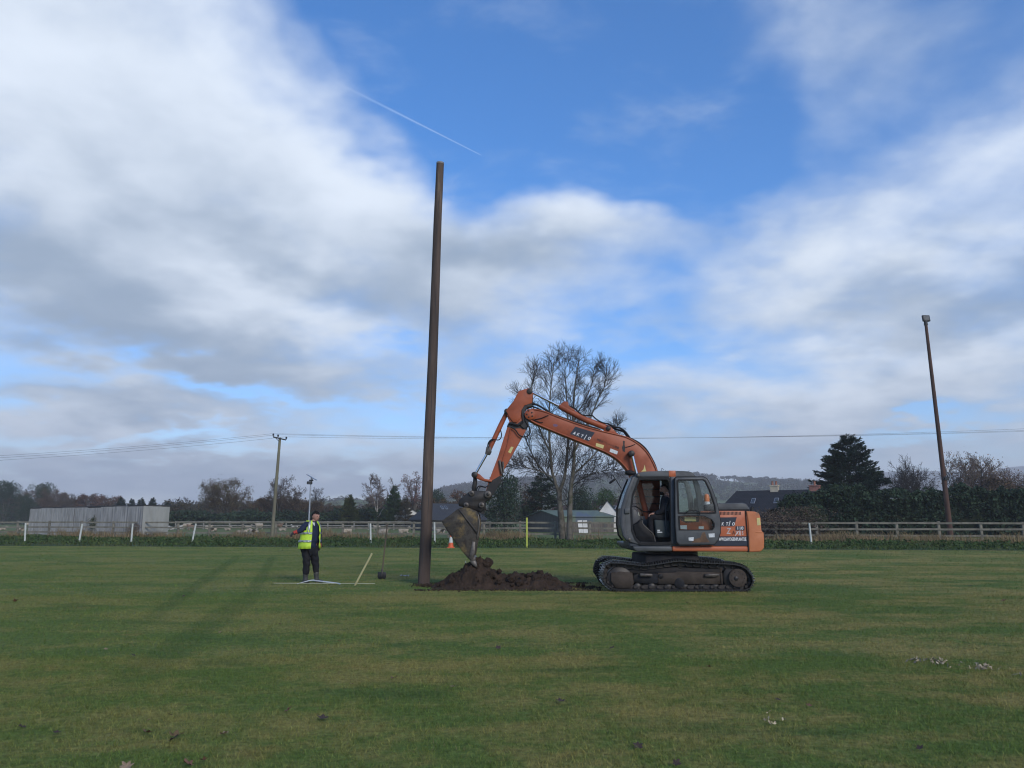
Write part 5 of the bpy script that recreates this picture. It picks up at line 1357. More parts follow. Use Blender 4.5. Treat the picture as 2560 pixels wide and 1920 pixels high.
def undercarriage(yf, side):
    sx_ = .10 if side > 0 else 0.0
    tr = bpy.data.objects.new('track', None); COL.objects.link(tr); tr.parent = EX; tr.matrix_parent_inverse = world_of(EX).inverted(); tr.location = (exc_base.x, yf, 0)
    ch = MB()
    for k in range(NS):
        p, d = along(k * pitch); nrm = Vector((d.y, -d.x))
        if nrm.dot(p - ctr) < 0: nrm = -nrm
        p = p - nrm * .052
        M = Matrix(((d.x, 0, nrm.x, p.x + sx_), (0, 1, 0, yf), (d.y, 0, nrm.y, p.y), (0, 0, 0, 1)))
        o = bpy.data.objects.new('track_shoe', shoe_me); COL.objects.link(o); o.parent = tr; o.matrix_parent_inverse = world_of(tr).inverted(); o.matrix_basis = M
        q = p - nrm * .05
        for yy in (yf + .13, yf + .30):
            ang = math.atan2(d.y, d.x); Rm = Matrix.Rotation(-ang, 3, 'Y')
            ch.box((q.x, yy + .03, q.y), (pitch * .80, .05, .085), Rm)
        e = q + d * pitch * .5
        ch.tube([(e.x, yf + .095, e.y), (e.x, yf + .40, e.y)], .034 if e.y < .12 else .026, 10)
    cb_ = ch.build('track_chain', mat('chain_steel', (0.040, 0.034, 0.030), (0.018, 0.016, 0.015), 6, rough=.7, spec=.3), tr)
    return tr
trN = undercarriage(Y0T, -1); trF = undercarriage(Y0T + 2.0, 1)
# near frame pieces (traced), mirrored for the far track
def track_parts(tr, dy):
    K = Y0T + dy
    def tplate(nm, pts, a, b, m, **k):
        mb = MB(); mb.prism([(x, z - zmin) for x, z in xz(rt, pts, Y0T)], (), K + a, K + b); return mb.build(nm, m, tr, bevel=k.get('bevel', .008), seg=1)
    def tpin(nm, X, Yp, r_, a, b, m, sides=22, parent=None):
        c = p3(rt, X, Yp, Y0T); mb = MB(); mb.disc((c.x, c.z - zmin), r_, K + a, K + b, sides); return mb.build(nm, m, parent or tr, bevel=.006, seg=1)
    tplate('track_frame', [(850, 290), (1080, 285), (1120, 270), (1700, 285), (1715, 440), (850, 440)], .10, .40, M_DUST)
    tplate('track_frame_plate', [(515, 330), (600, 290), (850, 300), (850, 432), (590, 432), (515, 420)], .115, .40, M_DUSTD)
    tplate('upper_beam', [(420, 250), (700, 235), (1120, 215), (1700, 235), (1710, 284), (420, 300)], .17, .38, M_DUSTD)
    tplate('idler_cover', [(205, 285), (330, 270), (500, 285), (520, 430), (480, 490), (270, 500), (205, 400)], .075, .38, M_DUST, bevel=.015)
    tplate('step', [(595, 292), (765, 300), (768, 335), (597, 333)], .03, .13, M_STEELW)
    tplate('step', [(1478, 300), (1668, 298), (1668, 325), (1600, 342), (1478, 338)], .03, .13, M_STEELW)
    tplate('frame_end', [(1690, 290), (1718, 285), (1726, 440), (1700, 440)], .085, .40, M_DUST)
    tpin('frame_hole', 885, 335, .058, .094, .12, M_RUBBER); tpin('frame_boss', 1140, 425, .11, .09, .2, M_DUSTD)
    tpin('idler', 330, 390, .30, .12, .36, M_GREASE, 30)
    tpin('sprocket', 1925, 355, .31, .14, .34, M_GREASE, 30); hb = tpin('final_drive', 1925, 355, .20, .05, .3, M_DUST, 28)
    tpin('hub_cap', 1900, 360, .05, .035, .08, M_GREASE, 14, hb)
    for k in range(9):
        a = 2 * PI * k / 9; tpin('hub_bolt', 1925 + 88 * math.cos(a), 355 + 88 * math.sin(a), .014, .04, .07, M_GREASE, 8, hb)
    for X in (570, 765, 990, 1215, 1450, 1630): tpin('track_roller', X, 478, .085, .13, .36, M_GREASE, 18)
    tpin('carrier_roller', 1155, 190, .07, .16, .36, M_DUSTD, 18)
track_parts(trN, 0.0)
track_parts(trF, 2.0)
cf = MB(); cf.box((exc_base.x - .05, 18.95, .62), (1.25, 2.0, .34)); cf.build('cross_frame', M_DUSTD, EX, bevel=.05)
c = p3(r2, 915, 1145, 18.95)
mb = MB(); mb.lathe([(.62, .62), (.62, .84), (.70, .86), (.70, .97), (.6, .98)], (c.x, 18.95, 0), 40); o = mb.build('slew_ring', M_GREASE, EX); smooth_by_angle(o)

# ---- upper frame, engine housing, counterweight
plate('deck_skirt', r2, [(468, 1040), (925, 1040), (925, 1100), (515, 1103), (480, 1075)], YN - .01, 20.10, M_GREY, bevel=.035)
plate('lower_frame', r2, [(927, 1040), (1803, 1040), (1803, 1103), (927, 1100)], YN - .012, 20.10, M_ORANGE2, bevel=.03)
plate('deck', r2, [(440, 1010), (1790, 1015), (1790, 1045), (440, 1040)], YN + .05, 20.05, M_GREYD, bevel=.01)
plate('side_panel', r2, [(1250, 632), (1772, 632), (1795, 700), (1803, 1036), (1250, 1036)], YN, YN + .12, M_ORANGE2, bevel=.02)
plate('engine_housing', r2, [(1300, 640), (1770, 640), (1795, 1030), (1300, 1030)], YN + .121, 20.08, M_ORANGE, bevel=.03)
hd = plate('hood', r2, [(1300, 560), (1460, 545), (1740, 540), (1785, 555), (1822, 618), (1300, 625)], YN + .22, 19.3, M_GREY, bevel=.05, seg=3)
plate('hood_seal', r2, [(1300, 618), (1815, 612), (1812, 640), (1300, 640)], YN + .14, 19.6, M_RUBBER)
cw = plate('counterweight', r2, [(1776, 634), (1880, 640), (1926, 656), (1946, 715), (1956, 865), (1982, 886), (1988, 985), (1986, 1062), (1945, 1104), (1810, 1110), (1806, 980), (1798, 760)], YN - .02, 20.12, M_CW, bevel=.10, seg=4)
plate('counterweight_seam', r2, [(1768, 632), (1777, 632), (1810, 1108), (1802, 1108)], YN - .024, YN + .1, M_RUBBER)
plate('crease', r2, [(1870, 872), (1955, 866), (1984, 888), (1900, 888)], YN - .024, YN + .02, M_CW, bevel=.006)
plate('sticker', r2, [(1898, 715), (1935, 712), (1945, 795), (1905, 800)], YN - .028, YN - .018, M_STICKY)
for k in range(16):
    X = 1478 + k * 15.4
    plate('louvre_slot', r2, [(X, 642), (X + 7, 642), (X + 9, 678), (X + 2, 678)], YN - .006, YN + .03, M_RUBBER)
plate('black_band', r2, [(1420, 925), (1803, 925), (1806, 1034), (1400, 1034)], YN - .006, YN + .03, M_NAVY)
plate('name_plate', r2, [(1440, 708), (1668, 705), (1640, 810), (1440, 812)], YN - .006, YN + .03, M_NAVY)
plate('number_plate', r2, [(1655, 810), (1758, 808), (1758, 857), (1655, 858)], YN - .007, YN + .03, M_NAVY)
def pxsize(zm_s, n): return n / zm_s * 17.74 / FPX / 1.0
S2 = 17.6 / FPX / 4.609
for ch_, X in (('A', 1395), ('K', 1503), ('T', 1553), ('O', 1627)):
    lettering('letter', ch_, 50 * S2, M_LETTER, p3(r2, X, 785, YN - .009), EX, shear=.25, sx=.8)
rod('letter_slash', r2, [(1577, 806), (1592, 748)], YN - .010, .009, M_LETTER, sides=6)
lettering('number', '110', 46 * S2 * 1.05, M_LETTER, p3(r2, 1706, 833, YN - .0095), EX, sx=1.05)
lettering('web_address', 'WWW.DAYOGENPLANT.IE', 50 * S2, M_LETTER, p3(r2, 1604, 960, YN - .0095), EX, sx=.56, bold=.03)
lettering('faded_letter', 'Z', 92 * S2, M_LETTERG, p3(r2, 1572, 868, YN - .004), EX, sx=.75, shear=.15)
lettering('faded_letter', 'A', 60 * S2, M_LETTERD, p3(r2, 1632, 885, YN - .004), EX, sx=.8)
rod('faded_slash', r2, [(1650, 918), (1688, 866)], YN - .004, .007, M_LETTER, sides=6)
lettering('faded_letter', 'X', 60 * S2, M_LETTERG, p3(r2, 1672, 888, YN - .003), EX, sx=.8)
lettering('faded_letter', 'I', 74 * S2, M_LETTER, p3(r2, 1705, 890, YN - .004), EX, sx=.9)
lettering('faded_letter', 'S', 60 * S2, M_LETTERG, p3(r2, 1735, 888, YN - .003), EX, sx=.7)
mb = MB(); bc = p3(r2, 1328, 640, 18.2); mb.lathe([(.07, -.02), (.07, .22), (.055, .23)], bc, 14); mb.build('beacon_base', M_STICK, EX)
mb = MB(); mb.lathe([(.062, .23), (.066, .32), (.05, .39), (.02, .41)], bc, 14); o = mb.build('beacon', mat('beacon_orange', (0.62, 0.17, 0.04), rough=.3), EX); smooth_by_angle(o)
rod('exhaust', r2, [(1840, 640), (1840, 600), (1852, 585)], 18.9, .045, M_GREASE)

# ---- cab
YC0, YC1 = YN + .02, YN + 1.0
outer = [(520, 232), (900, 228), (1195, 236), (1240, 330), (1275, 480), (1285, 1022), (540, 1022), (470, 1000), (420, 985), (368, 920), (346, 800), (350, 600), (400, 430), (480, 240)]
dooro = [(548, 262), (868, 260), (893, 290), (905, 420), (915, 985), (900, 1000), (565, 1006), (505, 950), (466, 850), (455, 600), (476, 450)]
rearw = [(990, 285), (1165, 285), (1205, 440), (1225, 640), (1000, 645)]
lowp = [(1000, 695), (1225, 690), (1225, 850), (1000, 850)]
cabf = plate('cab_frame', r2, outer, YC0, YC0 + .07, M_GREY, holes=[dooro, rearw], bevel=.014)
plate('cab_frame', r2, [(520, 232), (900, 228), (1195, 236), (1240, 330), (1275, 480), (1285, 1022), (540, 1022), (420, 985), (368, 920), (346, 800), (350, 600), (400, 430), (480, 240)], YC1 - .06, YC1, M_GREYD,
      holes=[[(548, 262), (893, 262), (905, 420), (905, 690), (600, 690), (456, 600), (476, 450)], rearw], bevel=.01, Yref=YC0)
# dark door seal and the B pillar strip
def ring(pts, k):
    cx_ = sum(p[0] for p in pts) / len(pts); cy_ = sum(p[1] for p in pts) / len(pts)
    return [(cx_ + (p[0] - cx_) * (1 - k / abs(max(60, abs(p[0] - cx_)))) if False else cx_ + (p[0] - cx_) * k, cy_ + (p[1] - cy_) * k) for p in pts]
plate('door_seal', r2, ring(dooro, 1.06), YC0 - .012, YC0 + .08, M_RUBBER, holes=[ring(dooro, .972)])
plate('centre_pillar', r2, [(905, 235), (965, 235), (972, 1020), (915, 1010)], YC0 - .02, YC0 + .09, M_GREYD, bevel=.012)
plate('front_edge_trim', r2, [(500, 240), (430, 428), (382, 600), (378, 800), (396, 905), (440, 985), (408, 985), (356, 920), (334, 800), (338, 598), (388, 424), (466, 240)], YC0 - .015, YC0 + .12, M_GREYD, bevel=.01)
plate('handrail_cap', r2, [(375, 605), (440, 600), (440, 660), (375, 665)], YC0 - .05, YC0 + .02, M_GREY, bevel=.015)
roofp = [(505, 236), (515, 208), (545, 190), (640, 178), (880, 170), (1050, 172), (1120, 178), (1170, 198), (1200, 238)]
plate('cab_roof', r2, roofp, YC0 - .01, YC1, M_GREY, bevel=.03)
plate('roof_stripe', r2, [(884, 168), (962, 168), (966, 236), (925, 243), (886, 236)], YC0 - .018, YC0 + .1, M_ORANGE2, bevel=.006)
mb = MB()
fp = xz(r2, [(480, 244), (402, 430), (352, 600), (348, 800), (370, 920), (418, 984)], YC0)
for i in range(len(fp) - 1):
    (xa, za), (xb, zb) = fp[i], fp[i + 1]
    mb.add([(xa, YC0 + .08, za), (xb, YC0 + .08, zb), (xb, YC1 - .04, zb), (xa, YC1 - .04, za)], [(0, 1, 2, 3)])
mb.build('windscreen', M_GLASS, EX)
for Yw in (YC1 - .05,):
    mb = MB(); mb.tube([(x, Yw, z) for x, z in fp], .022, 8); mb.build('windscreen_frame', M_RUBBER, EX)
mb = MB(); mb.prism(xz(r2, [(545, 265), (893, 265), (903, 690), (600, 690), (458, 600), (476, 450)], YC0), (), YC1 - .03, YC1 - .022); mb.build('side_window', M_GLASS, EX)
mb = MB(); mb.prism(xz(r2, rearw, YC0), (), YC0 + .03, YC0 + .036); mb.build('rear_side_window', M_GLASS, EX)
plate('cab_floor', r2, [(420, 990), (1280, 1000), (1280, 1030), (430, 1030)], YC0 + .071, YC1 - .061, M_GREYD)
plate('cab_side_panel', r2, [(990, 660), (1270, 655), (1280, 1010), (990, 1010)], YC0 - .022, YC0 + .03, M_ORANGE, bevel=.01)
plate('rear_panel', r2, [(1270, 480), (1285, 480), (1290, 1010), (1275, 1010)], YC0 + .071, YC1 - .061, M_GREYD)
plate('latch_recess', r2, [(1000, 700), (1240, 700), (1235, 760), (1080, 768), (1030, 745)], YC0 - .026, YC0 + .02, M_RUBBER)
plate('notice_sticker', r2, [(1068, 700), (1198, 705), (1198, 752), (1068, 750)], YC0 - .030, YC0, M_STICKY)
plate('notice_sticker', r2, [(1015, 800), (1092, 797), (1095, 845), (1020, 842)], YC0 - .030, YC0, M_STICK)
plate('notice_sticker', r2, [(1230, 810), (1287, 810), (1287, 843), (1230, 841)], YC0 - .030, YC0, M_STICK)
for Yp in (382, 470, 551):
    rod('guard_bar', r2, [(505 - (Yp - 382) * .28, Yp), (900, Yp)], YC1 + .04, .010, M_RUBBER, sides=6)
rod('grab_bar', r2, [(455, 578), (500, 580), (545, 605), (600, 640), (720, 642), (760, 635)], YC1 - .10, .013, M_RUBBER, sides=6, smooth=4)
# interior
plate('seat', r2, [(720, 735), (900, 745), (912, 905), (910, 935), (750, 938), (735, 890)], YC0 + .22, YC0 + .70, mat('seat_cloth', (0.030, 0.040, 0.042), (0.04, 0.05, 0.05), 6, rough=.8), bevel=.03)
plate('seat_back', r2, [(855, 520), (895, 525), (905, 745), (868, 745)], YC0 + .26, YC0 + .66, mat('seat_cloth', (0, 0, 0)), bevel=.03)
plate('seat_sticker', r2, [(753, 850), (782, 850), (783, 868), (753, 868)], YC0 + .214, YC0 + .23, M_STICK)
plate('seat_sticker', r2, [(753, 873), (810, 873), (810, 884), (753, 884)], YC0 + .214, YC0 + .23, M_STICK)
plate('console', r2, [(462, 610), (500, 620), (560, 720), (520, 760), (470, 800)], YC0 + .45, YC0 + .75, M_GREYD, bevel=.02)
plate('footwell_panel', r2, [(470, 800), (560, 740), (700, 880), (735, 990), (560, 990), (500, 930)], YC0 + .30, YC0 + .8, M_RUBBER, bevel=.02)
rod('control_lever', r2, [(730, 985), (705, 900), (640, 840), (590, 790), (575, 740)], YC0 + .16, .011, M_STEELW, sides=7, smooth=4)
pin('lever_knob', r2, 577, 722, .028, YC0 + .13, YC0 + .19, M_GREASE)
rod('seat_belt_bar', r2, [(855, 540), (850, 700), (860, 860), (905, 900)], YC0 + .17, .010, M_GREYD, sides=6, smooth=4)
# mirror, lamp on the roof, aerial
rod('mirror_arm', r2, [(338, 375), (250, 235), (232, 220), (222, 235), (225, 265)], YC0 + .5, .010, M_RUBBER, sides=6, smooth=3)
plate('mirror', r2, [(203, 300), (262, 255), (270, 280), (212, 322)], YC0 + .40, YC0 + .58, M_RUBBER, bevel=.012)
plate('work_lamp', r2, [(385, 175), (425, 158), (500, 180), (515, 205), (440, 222), (395, 205)], YC0 + .30, YC0 + .55, M_RUBBER, bevel=.03)
rod('aerial', r2, [(800, 172), (805, 140), (830, 165)], YC0 + .6, .005, M_RUBBER, sides=5, smooth=3)
pin('mirror_bolt', r2, 535, 222, .035, YC0 - .05, YC0 + .05, M_STEELW)
pin('front_step_bolt', r2, 432, 960, .03, YC0 - .05, YC0 + .05, M_STEELW)

# ---- door, folded back against the side
YD0, YD1 = YN - .13, YN - .07
d_out = [(958, 262), (975, 248), (1285, 243), (1325, 262), (1368, 340), (1430, 500), (1465, 650), (1482, 760), (1480, 880), (1452, 965), (1405, 1020), (1010, 1022), (978, 990), (962, 800)]
d_win = [(988, 290), (1005, 278), (1280, 276), (1308, 292), (1358, 400), (1412, 560), (1424, 648), (1412, 654), (1002, 656)]
d_low = [(1002, 695), (1120, 684), (1290, 690), (1378, 730), (1408, 775), (1410, 815), (1385, 852), (1012, 852)]
DOOR = plate('door', r2, d_out, YD0, YD1, M_GREY, holes=[d_win, d_low], bevel=.012)
plate('door_seal', r2, ring(d_out, 1.022), YD0 + .016, YD1 + .02, M_RUBBER, DOOR, holes=[ring(d_out, .985)])
plate('window_seal', r2, ring(d_win, 1.055), YD0 - .008, YD1, M_RUBBER, DOOR, holes=[ring(d_win, .975)])
plate('window_seal', r2, ring(d_low, 1.045), YD0 - .008, YD1, M_RUBBER, DOOR, holes=[ring(d_low, .965)])
mb = MB(); mb.prism(xz(r2, d_win, YD0), (), YD0 + .02, YD0 + .026); mb.build('pane', M_GLASS, DOOR)
mb = MB(); mb.prism(xz(r2, d_low, YD0), (), YD0 + .02, YD0 + .026); mb.build('pane', M_GLASS, DOOR)
rod('handle', r2, [(1075, 668), (1100, 640), (1140, 630), (1210, 632), (1238, 650), (1240, 680)], YD0 - .05, .012, M_RUBBER, DOOR, sides=6, smooth=3)
plate('rust_patch', r2, [(1150, 998), (1180, 960), (1250, 940), (1270, 885), (1300, 875), (1320, 940), (1360, 995)], YD0 - .003, YD0 + .01, M_RUST, DOOR)
plate('sticker', r2, [(1112, 940), (1172, 935), (1170, 978), (1115, 975)], YD0 - .005, YD0 + .01, M_STICK, DOOR)
plate('sticker', r2, [(1342, 895), (1412, 892), (1414, 936), (1348, 938)], YD0 - .005, YD0 + .01, M_STICK, DOOR)

# ---- boom
BY0, BY1 = 18.86, 19.18
btop = [(680, 334), (760, 345), (850, 368), (950, 410), (1100, 466), (1300, 535), (1500, 590), (1680, 632), (1780, 660), (1870, 706), (1960, 772), (2035, 860), (2085, 950), (2125, 1040), (2150, 1130), (2160, 1260), (2150, 1480), (2120, 1640)]
bbot = [(660, 456), (740, 500), (820, 535), (1000, 610), (1200, 690), (1400, 770), (1540, 828), (1640, 884), (1720, 948), (1790, 1030), (1840, 1110), (1870, 1200), (1900, 1320), (1940, 1480), (1990, 1640)]
boom = plate('boom', r8, btop + bbot[::-1], BY0, BY1, M_ORANGE, bevel=.012)
# top and bottom flange plates stand a little proud of the side webs
for nm, pl in (('top_flange', btop), ('bottom_flange', bbot)):
    q = [Vector((p[0], 0, p[1])) for p in xz(r8, pl, BY0)]; q = [(p.x, p.z) for p in smooth_path(q, 3)]
    mb = MB(); mb.strip(q, BY0 - .022, BY1 + .022, .028); mb.build(nm, M_ORANGE, boom, bevel=.004, seg=1)
bs = pin('pivot_boss', r8, 668, 395, .135, BY0 - .06, BY1 + .06, M_ORANGE, boom, 28)
for X, Yp in ((650, 352), (690, 375), (695, 415), (655, 425), (632, 395)): pin('pivot_bolt', r8, X, Yp, .022, BY0 - .075, BY0 - .05, M_GREASE, boom, 8)
SPL = [(1190, 536), (1416, 606), (1345, 706), (1128, 622)]
plate('name_plate', r8, SPL, BY0 - .004, BY0 + .05, M_NAVY, boom)
S8 = 18.6 / FPX / 4.608
for ch_, X, Yp in (('A', 1177, 612), ('K', 1218, 627), ('T', 1264, 645), ('O', 1348, 672)):
    lettering('letter', ch_, 46 * S8 * 1.05, M_LETTER, p3(r8, X, Yp, BY0 - .007), boom, rot=.30, shear=.3, sx=.85)
rod('letter_slash', r8, [(1289, 686), (1322, 632)], BY0 - .007, .009, M_LETTER, boom, sides=6)
JT = '移動式クレーン仕様機'
for k, ch_ in enumerate(JT):
    t = k / (len(JT) - 1); X, Yp = 1450 + (1680 - 1450) * t, 692 + (784 - 692) * t
    lettering('letter', ch_, 33 * S8, M_LETTERD, p3(r8, X, Yp, BY0 - .005), boom, rot=.36, sx=.85, bold=.004)
plate('sticker', r8, [(1430, 725), (1522, 752), (1510, 790), (1424, 762)], BY0 - .004, BY0 + .05, M_STICKY, boom)
plate('sticker', r8, [(1596, 788), (1682, 822), (1670, 858), (1584, 826)], BY0 - .004, BY0 + .05, M_STICK, boom)
plate('sticker', r8, [(1738, 700), (1760, 702), (1758, 745), (1765, 775), (1762, 830), (1736, 820), (1728, 775), (1742, 745)], BY0 - .004, BY0 + .05, M_GREASE, boom)
plate('sticker', r8, [(1975, 1030), (1990, 975), (2000, 1030), (2010, 1052), (1950, 1055)], BY0 - .004, BY0 + .05, M_STICKY, boom)
plate('emblem', r8, [(930, 510), (960, 505), (995, 520), (970, 545), (940, 535)], BY0 - .004, BY0 + .05, mat('emblem_blue', (0.13, 0.07, 0.13), (0.2, 0.08, 0.07), 20, rough=.6), boom)
# boom cylinder on the near side
rod('boom_cylinder_rod', r8, [(1842, 850), (1895, 1075), (1930, 1240)], BY0 - .14, .037, M_CHROME)
rod('boom_cylinder', r8, [(1905, 1120), (1990, 1480), (2020, 1600)], BY0 - .14, .070, M_ORANGE)
pin('boom_cylinder_pin', r8, 1840, 846, .075, BY0 - .19, BY0 + .02, M_GREASE)
# ---- arm cylinder along the top of the boom
rod('arm_cylinder', r8, [(1575, 560), (1300, 455), (1010, 300)], 19.02, .077, M_ORANGE, sides=16)
plate('arm_cylinder_head', r8, [(1000, 292), (1035, 268), (1060, 243), (1105, 250), (1118, 300), (1190, 348), (1160, 362), (1085, 345), (1010, 320)], 18.95, 19.09, M_ORANGE, bevel=.012)
rod('arm_cylinder_rod', r8, [(1015, 304), (690, 140)], 19.02, .034, M_CHROME)
plate('cylinder_bracket', r8, [(1510, 600), (1540, 535), (1590, 525), (1640, 580), (1690, 632), (1600, 612)], 18.93, 19.11, M_ORANGE, bevel=.01)
pin('cylinder_pin', r8, 1572, 556, .06, 18.88, 19.16, M_GREASE)
# ---- arm
AY0, AY1 = 18.90, 19.14
armp = [r8(*p) for p in [(538, 128), (600, 108), (655, 93), (690, 104), (700, 150), (692, 265), (640, 280), (590, 300), (640, 530), (610, 600), (560, 690), (370, 1030)]] + [r1(*p) for p in [(462, 690), (425, 770), (398, 800), (372, 782), (392, 715)]] + \
       [r8(*p) for p in [(205, 1135), (300, 880), (405, 545), (432, 470), (400, 400), (388, 352), (475, 245)]]
idz = lambda x, y: (x, y)
arm = plate('arm', idz, armp, AY0, AY1, M_ORANGE, bevel=.014)
ups = [(538, 128), (655, 93), (690, 104), (700, 150), (692, 265), (600, 296), (568, 380), (560, 440), (520, 490), (470, 484), (432, 430), (390, 354), (478, 242)]
plate('arm_cheek', r8, ups, AY0 - .035, AY0 - .001, M_ORANGE, arm, bevel=.01)
plate('pivot_seal', r8, [(575, 400), (572, 345), (600, 300), (650, 278), (690, 275), (690, 300), (640, 310), (610, 345), (606, 400), (625, 445), (650, 460), (655, 520), (600, 560), (560, 520), (590, 480)], AY0 - .05, AY1 + .05, M_GREASE, arm)
plate('arm_grime', r8, [(412, 538), (440, 480), (520, 505), (570, 470), (640, 470), (655, 520), (630, 575), (560, 555), (470, 560)], AY0 - .006, AY0 + .02, M_GREASE, arm)
plate('lower_grime', r1, [(402, 700), (470, 660), (480, 690), (425, 775), (395, 800), (372, 782)], AY0 - .012, AY1 + .012, M_GREASE, arm)
pin('arm_head_pin', r8, 665, 128, .075, AY0 - .06, AY1 + .06, M_GREASE, arm)
plate('sticker', r8, [(450, 768), (480, 772), (445, 845), (415, 830)], AY0 - .004, AY0 + .02, M_STICKY, arm)
rod('pipe', r8, [(445, 560), (405, 760), (360, 900), (345, 960)], AY0 - .02, .012, M_ORANGE, arm, sides=6)
rod('hose_end', r8, [(318, 925), (330, 1010), (345, 1080)], AY0 - .04, .026, M_STEELW, arm)
rod('hose_end', r8, [(355, 940), (360, 1010), (365, 1075)], AY0 - .04, .022, M_STEELW, arm)
# ---- bucket cylinder and linkage
rod('bucket_cylinder', r8, [(402, 372), (330, 520), (185, 830)], 19.02, [.055, .062, .058], M_ORANGE, sides=14)
rod('bucket_cylinder_rod', r8, [(180, 835), (40, 1080)], 19.02, .032, M_CHROME)
pin('cylinder_pin', r8, 402, 360, .07, 18.88, 19.16, M_GREASE)
plate('valve_block', r8, [(165, 770), (215, 765), (225, 820), (205, 860), (150, 850)], 18.90, 19.12, M_STEELW, bevel=.015)
pin('link_pin', r8, 28, 1092, .075, 18.80, 19.24, M_GREASE)
plate('side_link', r1, [(318, 640), (345, 655), (372, 680), (420, 688), (415, 700), (372, 694), (330, 680), (310, 668)], 18.82, 18.87, M_ORANGE, bevel=.008)
plate('side_link', r1, [(318, 640), (345, 655), (372, 680), (420, 688), (415, 700), (372, 694), (330, 680), (310, 668)], 19.17, 19.22, M_ORANGE, bevel=.008, Yref=18.82)
plate('tipping_link', r1, [(303, 650), (322, 652), (326, 700), (318, 755), (296, 758), (292, 735), (300, 700)], 18.92, 19.12, M_GREASE, bevel=.02)
HY0, HY1 = 18.80, 19.24
hitch = plate('quick_hitch', rb, [(110, 400), (170, 350), (230, 300), (290, 262), (350, 240), (560, 250), (640, 268), (668, 300), (660, 345), (610, 400), (560, 425), (552, 520), (500, 590), (470, 605), (430, 580), (400, 560), (300, 545), (190, 515), (112, 500), (106, 450)], HY0, HY1, M_GREASE, bevel=.02)
for X, Yp, r_ in ((325, 285, .066), (595, 303, .085), (235, 480, .062), (490, 480, .066)):
    pn = pin('hitch_pin', rb, X, Yp, r_, HY0 - .05, HY1 + .05, M_STEELW, hitch); pin('pin_bore', rb, X, Yp, r_ * .5, HY0 - .056, HY0 - .03, M_GREASE, hitch)
rod('hose', rb, [(600, 150), (560, 185), (480, 165), (430, 180), (410, 230), (425, 270)], AY0 - .05, .014, M_RUBBER, hitch, sides=6, smooth=4)
rod('hose', rb, [(560, 195), (480, 180), (445, 215), (450, 260)], AY0 - .06, .012, M_RUBBER, hitch, sides=6, smooth=4)
rod('hose', rb, [(530, 540), (600, 575), (700, 582), (780, 560)], HY0 - .02, .010, M_RUBBER, hitch, sides=6, smooth=4)
# ---- bucket
KY0, KY1 = 18.58, 19.46
side = [(132, 640), (150, 622), (240, 560), (340, 484), (430, 466), (500, 480), (565, 512), (606, 560), (618, 640), (612, 760), (590, 870), (572, 960), (556, 1060), (545, 1105), (498, 1136), (462, 1105), (400, 1030), (310, 910), (225, 795), (158, 690)]
bk = plate('bucket', r3, side, KY0, KY0 + .028, M_BUCKET, bevel=.006, seg=1)
plate('side_plate', r3, side, KY1 - .028, KY1, M_BUCKET, bk, bevel=.006, seg=1, Yref=KY0)
shellp = [Vector((p[0], 0, p[1])) for p in xz(r3, [(606, 560), (565, 512), (500, 480), (430, 466), (340, 484), (240, 560), (150, 622), (132, 640), (158, 690), (225, 795), (310, 910), (400, 1030), (462, 1105), (498, 1136)], KY0)]
mb = MB(); mb.strip([(p.x, p.z) for p in smooth_path(shellp, 3)], KY0 + .028, KY1 - .028, .022); mb.build('shell', M_BUCKET, bk)
plate('wear_strip', r3, [(340, 484), (352, 478), (600, 790), (585, 815)], KY0 - .018, KY0 - .0005, M_GREASE, bk, bevel=.004, seg=1)
plate('side_cutter', r3, [(520, 900), (560, 905), (556, 1060), (545, 1108), (498, 1138), (480, 1115), (505, 1000)], KY0 - .022, KY0 + .03, M_STEELW, bk, bevel=.006, seg=1)
plate('side_edge', r3, [(590, 545), (606, 555), (620, 640), (612, 770), (590, 870), (575, 870), (596, 760), (603, 640)], KY0 - .020, KY0 + .03, M_STEELW, bk, bevel=.006, seg=1)
plate('lip', r3, [(470, 1100), (545, 1095), (560, 1120), (560, 1150), (500, 1150)], KY0 + .02, KY1 - .02, M_STEELW, bk, bevel=.01, Yref=KY0)
for k in range(5):
    y0 = KY0 + .03 + k * .185
    mb = MB(); pp = xz(r3, [(482, 1125), (545, 1110), (578, 1190), (598, 1248), (585, 1255), (535, 1215), (500, 1180)], KY0)
    mb.prism(pp, (), y0, y0 + .085); mb.build('tooth', M_STEELW, bk, bevel=.012, seg=1)
plate('hitch_ear', rb, [(150, 500), (320, 500), (560, 520), (520, 640), (420, 600), (250, 560)], 18.84, 18.90, M_GREASE, bk); plate('hitch_ear', rb, [(150, 500), (320, 500), (560, 520), (520, 640), (420, 600), (250, 560)], 19.14, 19.20, M_GREASE, bk, Yref=18.84)
